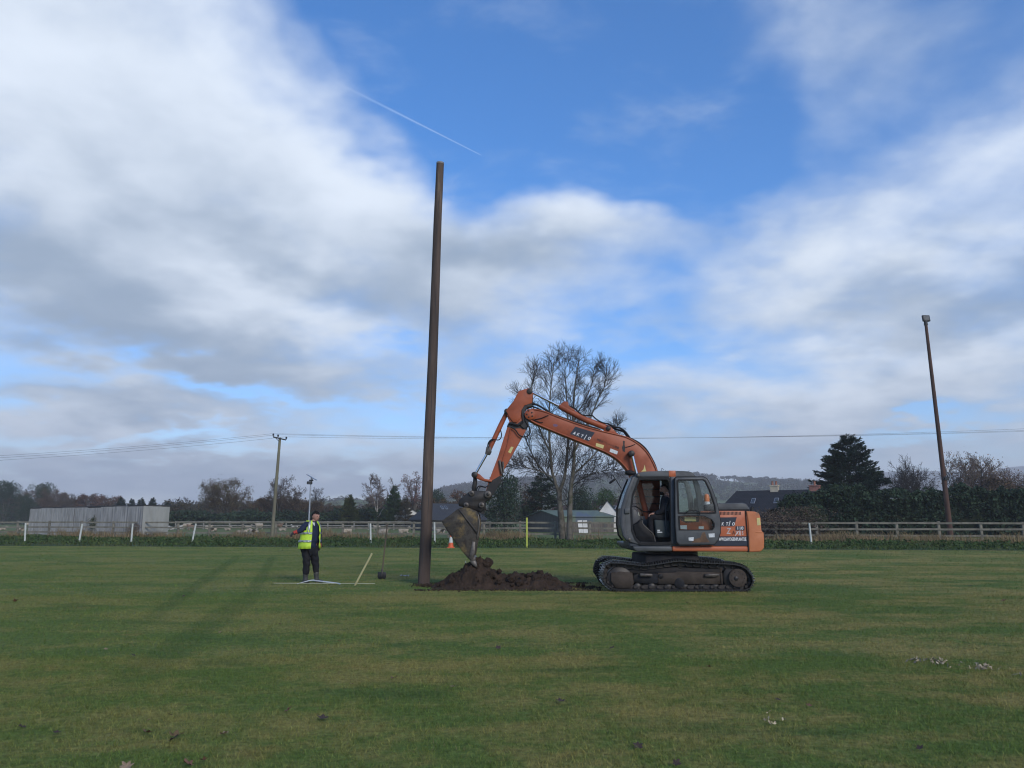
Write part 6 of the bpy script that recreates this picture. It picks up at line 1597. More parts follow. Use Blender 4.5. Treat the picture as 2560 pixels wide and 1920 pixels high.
# ---- hoses along the boom and round the pivot
HO = [([(590, 330), (620, 285), (690, 278), (780, 300), (860, 355), (940, 398), (1100, 455), (1300, 525), (1480, 575)], BY0 + .03, .022),
      ([(580, 360), (600, 300), (680, 266), (760, 292), (850, 340), (920, 390), (1050, 440), (1250, 505), (1450, 562)], BY0 + .12, .022),
      ([(610, 320), (660, 300), (740, 320), (840, 370), (1000, 425), (1200, 492), (1400, 556)], BY0 + .2, .018),
      ([(1110, 300), (1180, 325), (1250, 390), (1300, 410), (1380, 408), (1430, 450), (1500, 490), (1560, 500)], 18.98, .018),
      ([(1560, 500), (1640, 540), (1700, 550), (1760, 590), (1800, 640), (1820, 668)], BY0 + .06, .024),
      ([(1600, 540), (1680, 575), (1740, 590), (1780, 640), (1800, 672)], BY0 + .14, .024),
      ([(1820, 668), (1920, 720), (2000, 790), (2060, 880), (2110, 980), (2135, 1060)], BY0 + .10, .020),
      ([(605, 400), (615, 470), (650, 530), (668, 590), (650, 640), (590, 655), (540, 630), (500, 575), (450, 545)], AY0 - .06, .016),
      ([(590, 480), (540, 520), (480, 510), (430, 500), (410, 540)], AY0 - .05, .020),
      ([(330, 580), (340, 640), (310, 690), (230, 685), (190, 720), (175, 790)], 18.92, .013),
      ([(240, 690), (200, 720), (195, 780)], 18.90, .013),
      ([(335, 940), (350, 1080), (352, 1200), (360, 1380)], AY0 - .05, .008),
      ([(720, 455), (800, 440), (880, 405)], BY0 - .02, .012), ([(700, 455), (790, 490), (815, 485)], BY0 - .02, .012), ([(1770, 775), (1830, 760), (1880, 740)], BY0 - .015, .009)]
for pts, Y, rd in HO: rod('hose', r8, pts, Y, rd, M_RUBBER, sides=7, smooth=4)
for k in range(13):
    t = k / 12; X, Yp = 940 + 520 * t, 402 + 165 * t
    pin('hose_clamp', r8, X, Yp - 6, .02, BY0 - .005, BY0 + .24, M_STEELW, boom, 8)

# ------------------------------------------------------------------ people
def grow(nodes, edges, root, m, sub=2):
    """nodes: {key: (Vector, radius)}; edges: (key, key)."""
    keys = list(nodes); me = bpy.data.meshes.new('figure')
    me.from_pydata([tuple(nodes[k][0]) for k in keys], [(keys.index(a), keys.index(b)) for a, b in edges], [])
    return skin(me, [nodes[k][1] for k in keys], keys.index(root), m, sub)
def folds(me, amp, fz=26.0, seed=0):
    """Push cloth in and out along its normals: sagging cross folds plus slack."""
    for v in me.vertices:
        c = v.co; w = mnoise.noise(Vector((c.x * 6, c.y * 6, c.z * 4 + seed)))
        f = math.sin(c.z * fz + 3.5 * w + c.x * 9 + seed) * .5 + mnoise.noise(Vector((c.x * 14, c.y * 14, c.z * 9 + seed))) * .9
        v.co = c + v.normal * amp * f
    me.update(); return me
def chain(*ks): return [(ks[i], ks[i + 1]) for i in range(len(ks) - 1)]
def join_mesh(name, parts):
    bm = bmesh.new(); mats_ = []
    for me in parts:
        idx = []
        for m in me.materials:
            if m not in mats_: mats_.append(m)
            idx.append(mats_.index(m))
        n0 = len(bm.faces); bm.from_mesh(me); bm.faces.ensure_lookup_table()
        for f in bm.faces[n0:]: f.material_index = idx[min(f.material_index, len(idx) - 1)]
    out = bpy.data.meshes.new(name); bm.to_mesh(out); bm.free()
    for m in mats_: out.materials.append(m)
    return out
def head_mesh(c, fwd, h, m_skin, m_lip, m_eye, tilt=0.0):
    """Head with brow, nose, jaw, ears, eyes and mouth; c is the middle of the skull, h chin-to-crown."""
    up = Vector((0, 0, 1)); f = Vector(fwd).normalized(); s = up.cross(f).normalized()
    bm = bmesh.new(); bmesh.ops.create_icosphere(bm, subdivisions=4, radius=1)
    for v in bm.verts:
        x, y, z = v.co
        k = 1.0; ax, ay, azz = .42, .335, .5
        if z < -.1: ay *= 1 - .30 * (-z - .1); ax *= 1 - .10 * (-z)
        if x > 0.2 and z < -.5: x += .10 * (x)                                   # chin
        p = Vector((x * ax, y * ay, z * azz))
        g_ = lambda y0, z0, sy, sz: math.exp(-((y - y0) / sy) ** 2 - ((z - z0) / sz) ** 2) if x > 0 else 0
        p.x += .10 * g_(0, -.20, .16, .18) + .05 * g_(0, .02, .12, .2)            # nose
        p.x += .028 * g_(0, .14, .5, .10)                                        # brow
        p.x -= .030 * (g_(.36, .02, .16, .12) + g_(-.36, .02, .16, .12))          # eye sockets
        p.x += .018 * g_(0, -.47, .25, .05) + .018 * g_(0, -.57, .22, .05) - .016 * g_(0, -.52, .25, .025)   # lips
        p.x += .03 * g_(0, -.80, .25, .14)
        v.co = (f * p.x + s * p.y + up * p.z) * h + Vector(c)
    for sg in (-1, 1):
        e = bmesh.ops.create_icosphere(bm, subdivisions=2, radius=1)['verts']
        for v in e: v.co = Vector(c) + (f * (v.co.x * .075 - .03) + s * (sg * .335 + v.co.y * .035) + up * (v.co.z * .12 - .03)) * h
    me = bpy.data.meshes.new('head'); bm.to_mesh(me); bm.free(); me.materials.append(m_skin)
    me.polygons.foreach_set('use_smooth', [True] * len(me.polygons))
    eb = MB()
    for sg in (-1, 1):
        p = Vector(c) + (f * .385 + s * sg * .125 + up * .012) * h
        eb.tube([p - s * .035 * h, p + s * .035 * h], .022 * h, 8)
    mt = MB(); p = Vector(c) + (f * .405 + up * -.258) * h; mt.tube([p - s * .085 * h - f * .03 * h, p, p + s * .085 * h - f * .03 * h], .014 * h, 6)
    return [me, eb.mesh('eyes', m_eye), mt.mesh('mouth', m_lip)]
def hair_mesh(c, fwd, h, m, front=.30, low=-.30, puff=1.06):
    up = Vector((0, 0, 1)); f = Vector(fwd).normalized(); s = up.cross(f).normalized(); rr_ = random.Random(3)
    bm = bmesh.new(); bmesh.ops.create_icosphere(bm, subdivisions=4, radius=1); kill = []
    for v in bm.verts:
        x, y, z = v.co; line = front + .25 * max(0, abs(y) - .3) if x > .1 else front + (low - front) * min(1, (.1 - x) * 1.6)
        if z < line: kill.append(v)
        p = Vector((x * .42, y * .335, z * .5)) * (puff + rr_.uniform(-.01, .025)); v.co = (f * p.x + s * p.y + up * p.z) * h + Vector(c)
    bmesh.ops.delete(bm, geom=kill, context='VERTS')
    me = bpy.data.meshes.new('hair'); bm.to_mesh(me); bm.free(); me.materials.append(m); me.polygons.foreach_set('use_smooth', [True] * len(me.polygons)); return me
def hand_mesh(wrist, d, palm_n, m, L=.19, curl=.35, thumb_side=1, fat=1.0):
    """Palm, four unequal bent fingers and a thumb from the side of the palm. d: direction of the fingers, palm_n: out of the palm."""
    d = Vector(d).normalized(); n = Vector(palm_n); n = (n - d * n.dot(d)).normalized(); s = d.cross(n).normalized() * thumb_side
    W = Vector(wrist); N = {'w': (W, .026 * fat), 'p': (W + d * L * .26, (.036 * fat, .022 * fat))}; E = [('w', 'p')]
    for i, (off, ln) in enumerate(((.030, .92), (.011, 1.0), (-.010, .95), (-.029, .78))):
        k = W + d * L * .50 + s * off; a = k + (d * math.cos(curl) + n * math.sin(curl)) * L * .24 * ln
        b_ = a + (d * math.cos(curl * 2.3) + n * math.sin(curl * 2.3)) * L * .17 * ln; e_ = b_ + (d * math.cos(curl * 3.4) + n * math.sin(curl * 3.4)) * L * .11 * ln
        N[f'k{i}'] = (k, .0125 * fat); N[f'a{i}'] = (a, .0100 * fat); N[f'b{i}'] = (b_, .0092 * fat); N[f'e{i}'] = (e_, .008 * fat)
        E += chain('p', f'k{i}', f'a{i}', f'b{i}', f'e{i}')
    t0 = W + d * L * .20 + s * .032; t1 = t0 + (d * .6 + s * .75 + n * .25).normalized() * L * .20; t2 = t1 + (d * .9 + s * .15 + n * .4).normalized() * L * .16
    N['t0'] = (t0, .014 * fat); N['t1'] = (t1, .0115 * fat); N['t2'] = (t2, .009 * fat); E += chain('p', 't0', 't1', 't2')
    return grow(N, E, 'p', m, 1)
M_SKIN = mat('skin', (0.36, 0.195, 0.145), (0.31, 0.16, 0.12), 12, rough=.55)
M_LIP = mat('lips', (0.28, 0.12, 0.10), rough=.5)
M_EYE = mat('eyes', (0.03, 0.025, 0.02), rough=.3)
M_HAIR = mat('dark_hair', (0.010, 0.008, 0.007), (0.018, 0.014, 0.012), 40, rough=.8, spec=.15)
M_NAVYC = mat('navy_jacket', (0.013, 0.019, 0.042), (0.020, 0.027, 0.055), 7, rough=.8, spec=.2, bump=.5, bscale=14)
M_BLACKC = mat('black_trousers', (0.010, 0.010, 0.013), (0.018, 0.018, 0.02), 6, rough=.85, spec=.2, bump=.5, bscale=12)
M_BOOT = mat('muddy_boot', (0.040, 0.042, 0.040), (0.065, 0.062, 0.052), 6, rough=.65, bump=.3, bscale=20)
M_HIVIS = mat('hivis_yellow', (0.50, 0.72, 0.05), (0.38, 0.58, 0.045), 5, rough=.65, bump=.5, bscale=12)
M_REFL = mat('reflective_band', (0.33, 0.36, 0.37), (0.26, 0.29, 0.30), 8, rough=.35, metal=.3)
M_GLOVE = mat('red_glove', (0.34, 0.035, 0.025), (0.24, 0.03, 0.022), 8, rough=.75)
M_GLOVEB = mat('black_glove_palm', (0.014, 0.014, 0.015), (0.03, 0.02, 0.02), 8, rough=.7)

# ---- worker in the yellow vest, arm stretched out behind him
YB = 20.25
rp = Zm(710, 1260, 7.9)
def J(X, Yp, dy=0.0): return p3(rp, X, Yp, YB + dy)
foot = ground(*rp(520, 1545)); dz0 = -J(520, 1545).z
def K(X, Yp, dy=0.0): p = J(X, Yp, dy); p.z += dz0; return p
face = Vector((.80, -.60, 0))
wk = thing('person', 'man in yellow high-visibility vest and navy jacket pointing left', 'person', (foot.x, YB, 0))
sk = {'pel': (K(505, 870), .14), 'bel': (K(520, 740), (.15, .17)), 'che': (K(535, 520), (.155, .15)), 'col': (K(570, 395), .09), 'nek': (K(590, 345), .058), 'hed': (K(612, 270), .07),
      'rs': (K(450, 395, -.14), .075), 're': (K(345, 500, -.27), .052), 'rw': (K(240, 545, -.34), .036), 'ls': (K(668, 410, .14), .075), 'le': (K(700, 610, .17), .052), 'lw': (K(702, 790, .10), .036),
      'rh': (K(450, 900, -.07), .115), 'rk': (K(445, 1190, -.08), .072), 'ra': (K(420, 1470, -.04), .048), 'rf': (K(425, 1525, -.06), .045), 'rt': (K(475, 1535, -.16), .034),
      'lh': (K(575, 890, .07), .115), 'lk': (K(625, 1190, .06), .072), 'la': (K(640, 1460, .08), .048), 'lf': (K(645, 1520, .07), .045), 'lt': (K(745, 1530, .0), .034)}
E = chain('pel', 'bel', 'che', 'col', 'nek', 'hed') + chain('che', 'rs', 're', 'rw') + chain('che', 'ls', 'le', 'lw') + chain('pel', 'rh', 'rk', 'ra', 'rf', 'rt') + chain('pel', 'lh', 'lk', 'la', 'lf', 'lt')
hc_ = K(628, 238); hh = .262
body = join_mesh('body', [grow(sk, E, 'pel', M_SKIN)] + head_mesh(hc_, face, hh, M_SKIN, M_LIP, M_EYE))
link('body', body, wk)
link('hair', hair_mesh(hc_, face, hh, M_HAIR, front=.30, low=-.42, puff=1.11), wk)
def inflate(keys, add): return {k: (sk[k][0], tuple(r_ + add for r_ in sk[k][1]) if hasattr(sk[k][1], '__len__') else sk[k][1] + add) for k in keys}
jk = inflate(['pel', 'bel', 'che', 'rs', 're', 'rw', 'ls', 'le', 'lw'], .022)
jk['hem'] = (K(500, 895), (.165, .175)); jk['pel'] = (K(503, 820), (.185, .195)); jk['bel'] = (K(520, 690), (.195, .205)); jk['che'] = (K(540, 500), (.185, .18)); jk['top'] = (K(575, 395), (.11, .12))
link('jacket', folds(grow(jk, chain('hem', 'pel', 'bel', 'che', 'top') + chain('che', 'rs', 're', 'rw') + chain('che', 'ls', 'le', 'lw'), 'che', M_NAVYC, 3), .012), wk)
mb = MB(); cN = K(585, 372); mb.lathe([(.085, -.04), (.082, .02), (.074, .055), (.066, .05), (.07, .0)], cN, 16); o = mb.build('collar', M_NAVYC, wk); smooth_by_angle(o)
mb = MB(); mb.prism([(p.x, p.z) for p in (K(585, 350), K(630, 358), K(628, 425))], (), YB - .155, YB - .10); mb.build('undershirt', mat('white_shirt', (0.6, 0.6, 0.62), rough=.8), wk)
tk = inflate(['rh', 'rk', 'lh', 'lk'], .022); tk['pel'] = (K(505, 862), (.16, .165)); tk['rs2'] = (K(432, 1330, -.06), .085); tk['ls2'] = (K(635, 1300, .07), .08)
tk['rz'] = (K(425, 1400, -.05), .078); tk['lz'] = (K(638, 1370, .08), .076)
link('trousers', folds(grow(tk, chain('pel', 'rh', 'rk', 'rs2', 'rz') + chain('pel', 'lh', 'lk', 'ls2', 'lz'), 'pel', M_BLACKC, 3), .013, 32, 2), wk)
for a in ('r', 'l'):
    q = {'r': [(K(430, 1340, -.06), .080), (K(420, 1465, -.04), .064), (K(424, 1524, -.05), .055), (K(465, 1533, -.14), .046), (K(492, 1536, -.20), .038)],
         'l': [(K(636, 1310, .07), .079), (K(640, 1455, .08), .064), (K(646, 1518, .07), .055), (K(712, 1527, .02), .046), (K(775, 1530, -.02), .036)]}[a]
    N = {str(i): v for i, v in enumerate(q)}
    for k_, v in N.items(): v[0].z = max(v[0].z, v[1] * .8 if k_ in '234' else v[0].z)
    link('boot', grow(N, chain('0', '1', '2', '3', '4'), '1', M_BOOT), wk)
rw, lw = sk['rw'][0], sk['lw'][0]
dR = (sk['rw'][0] - sk['re'][0]).normalized()
g1 = hand_mesh(rw - dR * .01, dR, Vector((-.2, .3, -1)), M_GLOVEB, .20, .38, 1, 1.25)
link('glove', g1, wk)
mb = MB(); mb.tube([rw - dR * .045, rw + dR * .02, rw + dR * .075], [.052, .050, .048], 14); o = mb.build('glove_cuff', M_GLOVE, wk); smooth_by_angle(o)
dL = Vector((-.02, -.06, -1))
link('glove', hand_mesh(lw + dL * .02, dL, Vector((-.6, -.4, 0)), M_GLOVEB, .20, .5, 1, 1.25), wk)
mb = MB(); mb.tube([lw - dL * .03, lw + dL * .04, lw + dL * .095], [.050, .050, .047], 14); o = mb.build('glove_cuff', M_GLOVE, wk); smooth_by_angle(o)
# vest: open shell round the jacket, open at the front and at the arms
rgt = Vector((face.y, -face.x, 0)); rgt = -rgt if rgt.x > 0 else rgt
rows = [(868, 497, .285, .245), (800, 503, .275, .24), (720, 510, .262, .235), (640, 520, .252, .23), (565, 528, .246, .222), (510, 533, .240, .21), (450, 540, .225, .19), (400, 545, .20, .165), (350, 548, .165, .13), (315, 552, .13, .10)]
def vest_pt(yp, xc, a, b, th, add=0.0):
    c_ = K(xc, yp); return c_ + face * (math.cos(th) * (b + add)) + rgt * (math.sin(th) * (a + add))
def vest_mesh(rws, t0, t1, n, add, skip=True):
    mb = MB(); vs = []
    for (yp, xc, a, b) in rws:
        for j in range(n + 1): vs.append(vest_pt(yp, xc, a, b, t0 + (t1 - t0) * j / n, add + .009 * math.sin(j * 1.3 + yp * .04) + .006 * math.sin(yp * .11 + j * .5)))
    fs = []
    for i in range(len(rws) - 1):
        for j in range(n):
            th = math.degrees(t0 + (t1 - t0) * (j + .5) / n) % 360; y_ = (rws[i][0] + rws[i + 1][0]) / 2
            hw = 0 if y_ > 535 else (16 + (535 - y_) * .16)
            if skip and (abs(th - 92) < hw or abs(th - 268) < hw): continue
            o_ = i * (n + 1) + j; fs.append((o_, o_ + 1, o_ + n + 2, o_ + n + 1))
    mb.add(vs, fs); return mb
T0, T1 = R(27), R(333)
vest = vest_mesh(rows, T0, T1, 56, 0.014).build('vest', M_HIVIS, wk, smooth=True)
sd = vest.modifiers.new('thick', 'SOLIDIFY'); sd.thickness = .008
def row_at(yp):
    for i in range(len(rows) - 1):
        if rows[i][0] >= yp >= rows[i + 1][0]:
            t = (rows[i][0] - yp) / (rows[i][0] - rows[i + 1][0]); return (yp,) + tuple(rows[i][k] + (rows[i + 1][k] - rows[i][k]) * t for k in (1, 2, 3))
for y0, y1 in ((740, 700), (585, 545)):
    b_ = vest_mesh([row_at(y0), row_at((y0 + y1) / 2), row_at(y1)], T0, T1, 56, .026, False).build('reflective_band', M_REFL, vest, smooth=True); sd = b_.modifiers.new('thick', 'SOLIDIFY'); sd.thickness = .004
for t0_, t1_ in ((R(40), R(56)), (R(304), R(320))):
    b_ = vest_mesh([row_at(y) for y in (545, 500, 450, 400, 350, 320)], t0_, t1_, 4, .026, False).build('reflective_band', M_REFL, vest, smooth=True); sd = b_.modifiers.new('thick', 'SOLIDIFY'); sd.thickness = .004

# ---- operator sitting in the cab
YO = YC0 + .46
def O(X, Yp, dy=0.0): return p3(rc, X, Yp, YO + dy)
op = thing('person', 'bearded man in black clothing sitting at the controls in the cab', 'person', O(860, 980))
so = {'pel': (O(870, 930), .14), 'bel': (O(880, 800), (.14, .15)), 'che': (O(885, 620), (.15, .15)), 'col': (O(880, 520), .085), 'nek': (O(868, 480), .058), 'hed': (O(850, 420), .07),
      'rs': (O(875, 580, .18), .07), 're': (O(800, 800, .22), .05), 'rw': (O(690, 840, .16), .034), 'ls': (O(880, 590, -.18), .07), 'le': (O(800, 820, -.22), .05), 'lw': (O(655, 862, -.16), .034),
      'lh': (O(820, 940, -.10), .11), 'lk': (O(560, 915, -.12), .075), 'la': (O(600, 1280, -.1), .05), 'lt': (O(520, 1330, -.1), .04), 'rh': (O(820, 940, .10), .11), 'rk': (O(560, 920, .12), .075), 'ra': (O(590, 1280, .1), .05), 'rt': (O(510, 1330, .1), .04)}
EO = chain('pel', 'bel', 'che', 'col', 'nek', 'hed') + chain('che', 'rs', 're', 'rw') + chain('che', 'ls', 'le', 'lw') + chain('pel', 'lh', 'lk', 'la', 'lt') + chain('pel', 'rh', 'rk', 'ra', 'rt')
fo = Vector((-1, -.25, 0)); ho_ = O(838, 410)
hd_l = hand_mesh(so['lw'][0], Vector((-1, 0, -.08)), Vector((0, 0, -1)), M_SKIN, .19, .5, -1, 1.1); hd_r = hand_mesh(so['rw'][0], Vector((-1, 0, -.08)), Vector((0, 0, -1)), M_SKIN, .19, .5, 1, 1.1)
link('body', join_mesh('body', [grow(so, EO, 'pel', M_SKIN)] + head_mesh(ho_, fo, .25, M_SKIN, M_LIP, M_EYE) + [hd_l, hd_r]), op)
link('hair', hair_mesh(ho_, fo, .25, M_HAIR, front=.40, low=-.25), op)
bm_ = bmesh.new(); bmesh.ops.create_icosphere(bm_, subdivisions=3, radius=1)
for v in bm_.verts: v.co = ho_ + Vector((v.co.x * .055 - .066, v.co.y * .062 - .012, v.co.z * .05 - .082))
me = bpy.data.meshes.new('beard'); bm_.to_mesh(me); bm_.free(); me.materials.append(M_HAIR); link('beard', me, op)
ij = {k: (so[k][0], tuple(r_ + .022 for r_ in so[k][1]) if hasattr(so[k][1], '__len__') else so[k][1] + .022) for k in ('pel', 'bel', 'che', 'col', 'rs', 're', 'rw', 'ls', 'le', 'lw')}
M_BLK2 = mat('black_jacket', (0.011, 0.012, 0.016), (0.018, 0.02, 0.025), 6, rough=.85, spec=.2, bump=.4, bscale=14)
link('jacket', grow(ij, chain('pel', 'bel', 'che', 'col') + chain('che', 'rs', 're', 'rw') + chain('che', 'ls', 'le', 'lw'), 'che', M_BLK2), op)
it = {k: (so[k][0], so[k][1] + .02) for k in ('pel', 'lh', 'lk', 'la', 'rh', 'rk', 'ra')}
link('trousers', grow(it, chain('pel', 'lh', 'lk', 'la') + chain('pel', 'rh', 'rk', 'ra'), 'pel', M_BLACKC), op)
for a in 'lr': link('boot', grow({'0': (so[a + 'a'][0], .062), '1': (so[a + 't'][0], .05)}, [('0', '1')], '0', M_BOOT), op)

# ------------------------------------------------------------------ soil heap
M_SOIL = mat('damp_soil', (0.029, 0.020, 0.014), (0.050, 0.033, 0.023), 5.0, rough=.95, spec=.15, c3=(0.024, 0.018, 0.015), s3=2.2, bump=.9, bscale=28, detail=8)
prof = [(-10, 1490), (20, 1462), (70, 1440), (130, 1420), (200, 1370), (270, 1322), (340, 1285), (400, 1255), (440, 1205), (490, 1165), (560, 1130), (640, 1150), (700, 1200), (780, 1250), (850, 1295), (900, 1312), (1000, 1322), (1090, 1318), (1180, 1318), (1270, 1310), (1330, 1296), (1400, 1284), (1480, 1300), (1560, 1342), (1650, 1400), (1740, 1448), (1800, 1470), (1860, 1482), (1960, 1496)]
YM = 19.0
pw = [at(*r3(X, Yp), YM) for X, Yp in prof]; xs_, zs_ = np.array([p.x for p in pw]), np.array([max(p.z, .0) for p in pw]); zs_ = np.clip(zs_ - zs_[[0, -1]].max() * 0, 0, None)
gx = np.linspace(xs_[0], xs_[-1], 250); gy = np.linspace(17.98, 20.1, 120); VV = []
for yy in gy:
    for xx in gx:
        t = (yy - YM) / (.88 if yy < YM else 1.05); wob = mnoise.fractal(Vector((xx * 1.1, yy * 1.1, 2)), 1, 2, 4) * .25
        q = max(0, 1 - abs(t + wob * .5) ** 1.7); hgt = float(np.interp(xx, xs_, zs_)) * q
        ln = mnoise.fractal(Vector((xx * 3.4, yy * 3.4, 7.3)), .9, 2, 5); lump = mnoise.voronoi(Vector((xx * 5.5, yy * 5.5, hgt * 5)))[0][0]; fin = mnoise.voronoi(Vector((xx * 13, yy * 13, hgt * 12)))[0][0] + .6 * mnoise.noise(Vector((xx * 24, yy * 24, hgt * 20)))
        z = hgt * (1 + .12 * ln) + (.05 * ln + .09 * (.35 - lump) + .05 * (.4 - fin)) * min(1, hgt * 6)
        VV.append((xx, yy, z - .012))
ny, nx = len(gy), len(gx); ii = (np.arange(ny - 1)[:, None] * nx + np.arange(nx - 1)[None]).ravel()
FF = np.stack([ii, ii + 1, ii + nx + 1, ii + nx], 1)
heap = thing('soil_heap', 'long heap of dark dug soil between the pole and the tracks', 'soil heap', (float(gx[125]), YM, 0))
link('heaped_soil', quick_mesh('heaped_soil', VV, FF, M_SOIL), heap)
def clod_mesh(seed, sub=3):
    bm = bmesh.new(); bmesh.ops.create_icosphere(bm, subdivisions=sub, radius=1)
    for v in bm.verts:
        n_ = mnoise.fractal(v.co * 1.3 + Vector((seed * 7, 0, 0)), .8, 2, 4); l_ = mnoise.voronoi(v.co * 1.6 + Vector((seed, 3, 1)))[0][0]
        v.co = v.co * (1 + .28 * n_ - .22 * l_)
    me = bpy.data.meshes.new('clod'); bm.to_mesh(me); bm.free(); me.materials.append(M_SOIL); return me
CL = [clod_mesh(k) for k in range(4)]
rk = random.Random(12)
def clod(p, s, i):
    o = bpy.data.objects.new('clod', CL[i % 4]); COL.objects.link(o); o.parent = heap; o.matrix_parent_inverse = world_of(heap).inverted()
    o.location = p; o.scale = (s * rk.uniform(.8, 1.2), s * rk.uniform(.8, 1.2), s * rk.uniform(.7, 1.0)); o.rotation_euler = (rk.uniform(0, 6), rk.uniform(0, 6), rk.uniform(0, 6))
for (X, Yp, Y, s) in [(720, 1180, 18.95, .155), (690, 1205, 18.9, .12), (872, 1285, 18.75, .075), (640, 1165, 19.0, .10), (590, 1150, 18.9, .09), (1345, 1370, 18.55, .10), (1400, 1310, 18.9, .09), (1250, 1345, 18.7, .09), (1020, 1390, 18.5, .10),
                      (560, 1390, 18.5, .11), (460, 1260, 18.8, .09), (330, 1340, 18.7, .10), (250, 1420, 18.45, .10), (760, 1330, 18.6, .09), (1130, 1440, 18.35, .08), (870, 1430, 18.4, .09), (130, 1450, 18.5, .07), (1560, 1400, 18.6, .08), (1900, 1462, 18.9, .05), (1880, 1470, 18.8, .04), (1960, 1470, 18.9, .05), (700, 1430, 18.4, .08), (420, 1430, 18.42, .08)]:
    clod(p3(r3, X, Yp, Y), s, rk.randint(0, 3))
for k in range(70):
    X = rk.uniform(0, 1850); Y = rk.uniform(18.1, 19.0); x = p3(r3, X, 1500, Y).x
    t = (Y - YM) / .88; q = max(0, 1 - abs(t) ** 1.7); z = float(np.interp(x, xs_, zs_)) * q
    clod((x, Y, z + .0), rk.uniform(.014, .042), k)
for k in range(26):
    g0 = ground(rk.uniform(1390, 1500), rk.uniform(1466, 1474)); clod((g0.x, g0.y, .01), rk.uniform(.012, .035), k)
for px, py in [(1068, 1466), (1074, 1467), (1062, 1468)]:
    g0 = ground(px, py); clod((g0.x, g0.y, .03), .06, px)

# fine crumbs trodden and scattered round the heap and the foot of the pole
nr = np.random.default_rng(21); oc = np.array([[1, 0, 0], [-1, 0, 0], [0, 1, 0], [0, -1, 0], [0, 0, 1], [0, 0, -1]], float)
of = np.array([[0, 2, 4], [2, 1, 4], [1, 3, 4], [3, 0, 4], [2, 0, 5], [1, 2, 5], [3, 1, 5], [0, 3, 5]])
CP = []
for k in range(1500):
    if k % 6 == 0: g0 = ground(1062 + nr.normal() * 16, 1464 + nr.normal() * 2.0)
    elif k % 6 == 1: g0 = ground(1440 + nr.normal() * 40, 1470 + nr.normal() * 2)
    else: g0 = Vector((nr.uniform(gx[0] - .3, gx[-1] + .3), 18.15 - abs(nr.normal()) * .14 if k % 2 else 19.9 + abs(nr.normal()) * .15, 0))
    CP.append((g0.x, g0.y, .012))
CP = np.array(CP); sz = nr.uniform(.006, .03, len(CP)); V_ = (CP[:, None] + oc[None] * sz[:, None, None] * nr.uniform(.6, 1.3, (len(CP), 6, 1))).reshape(-1, 3)
F_ = (np.arange(len(CP))[:, None, None] * 6 + of[None]).reshape(-1, 3)
cr = link('soil_crumbs', quick_mesh('soil_crumbs', V_, F_, M_SOIL), heap); cr['kind'] = 'stuff'

# ------------------------------------------------------------------ spade, stake, strips
rz = Zm(640, 1200, 5.027)
gb = ground(*rz(1585, 1248)); Ys = gb.y
def ps(X, Yp, dy=0): p = p3(rz, X, Yp, Ys + dy); return p
dzs = -ps(1585, 1248).z
sp = thing('spade', 'long-handled black-bladed spade standing upright in the grass', 'spade', gb)
up_ = Vector((0, 0, dzs))
o = MB(); o.tube([ps(1585, 1190) + up_, ps(1588, 1130) + up_, ps(1600, 1020) + up_, ps(1625, 790) + up_, ps(1648, 562) + up_], [.018, .02, .017, .0175, .018], 10); o = o.build('shaft', mat('ash_handle', (0.13, 0.095, 0.062), (0.09, 0.07, 0.05), 6, rough=.7, stretch=(1, 1, .2)), sp); smooth_by_angle(o)
o = MB(); o.tube([ps(1630, 562) + up_, ps(1666, 560) + up_], .017, 8); o.build('handle', mat('ash_handle', (0, 0, 0)), sp)
A_ = [ps(*q) + up_ for q in [(1530, 1155), (1635, 1158), (1637, 1215), (1622, 1250), (1540, 1250), (1528, 1215)]]
m_ = MB(); m_.prism([(p.x, p.z) for p in A_], (), Ys - .012, Ys + .0); bl = m_.build('blade', mat('black_blade', (0.014, 0.014, 0.016), (0.03, 0.028, 0.026), 8, rough=.45, metal=.3), sp, bevel=.004)
m_ = MB(); m_.tube([ps(1586, 1120) + up_, ps(1585, 1160) + up_, ps(1583, 1215) + up_], [.024, .030, .012], 10); m_.build('socket', M_STEELW, sp)
g0 = ground(886.7, 1464.6); t0_ = at(929.6, 1384, g0.y - .25)
d_ = (t0_ - g0).normalized(); m_ = MB(); m_.tube([g0 - d_ * .06, t0_], .026, 4); o = m_.build('wooden_stake', mat('new_timber', (0.50, 0.45, 0.24), (0.42, 0.37, 0.2), 4, rough=.8, stretch=(1, 1, .2)))
tag(o, 'pale timber stake stuck at a slant in the grass', 'stake')
m_ = MB(); P = [ground(744, 1460.5), ground(767, 1459) + Vector((0, 0, .05)), ground(781, 1459) + Vector((0, 0, .075)), ground(792, 1459.5) + Vector((0, 0, .065)), ground(838, 1461) + Vector((0, 0, .025)), ground(851, 1462) + Vector((0, 0, .012))]
P = smooth_path(P, 5); nP = len(P); vs = []
for p in P: vs += [p + Vector((0, -.04, .0)), p + Vector((0, .04, .0)), p + Vector((0, .04, .02)), p + Vector((0, -.04, .02))]
fs = [(i * 4 + k, i * 4 + (k + 1) % 4, i * 4 + 4 + (k + 1) % 4, i * 4 + 4 + k) for i in range(nP - 1) for k in range(4)] + [(0, 1, 2, 3), (nP * 4 - 1, nP * 4 - 2, nP * 4 - 3, nP * 4 - 4)]
m_.add(vs, fs); o = m_.build('plastic_strip', mat('grey_white_plastic', (0.50, 0.53, 0.55), (0.4, 0.43, 0.46), 5, rough=.4)); tag(o, 'bowed grey-white plastic strip lying on the grass by his feet', 'strip')
a_, b_ = ground(684, 1461), ground(937, 1462); m_ = MB(); m_.tube([a_ + Vector((0, 0, .03)), a_.lerp(b_, .5) + Vector((0, 0, .03)), b_ + Vector((0, 0, .03))], .007, 5)
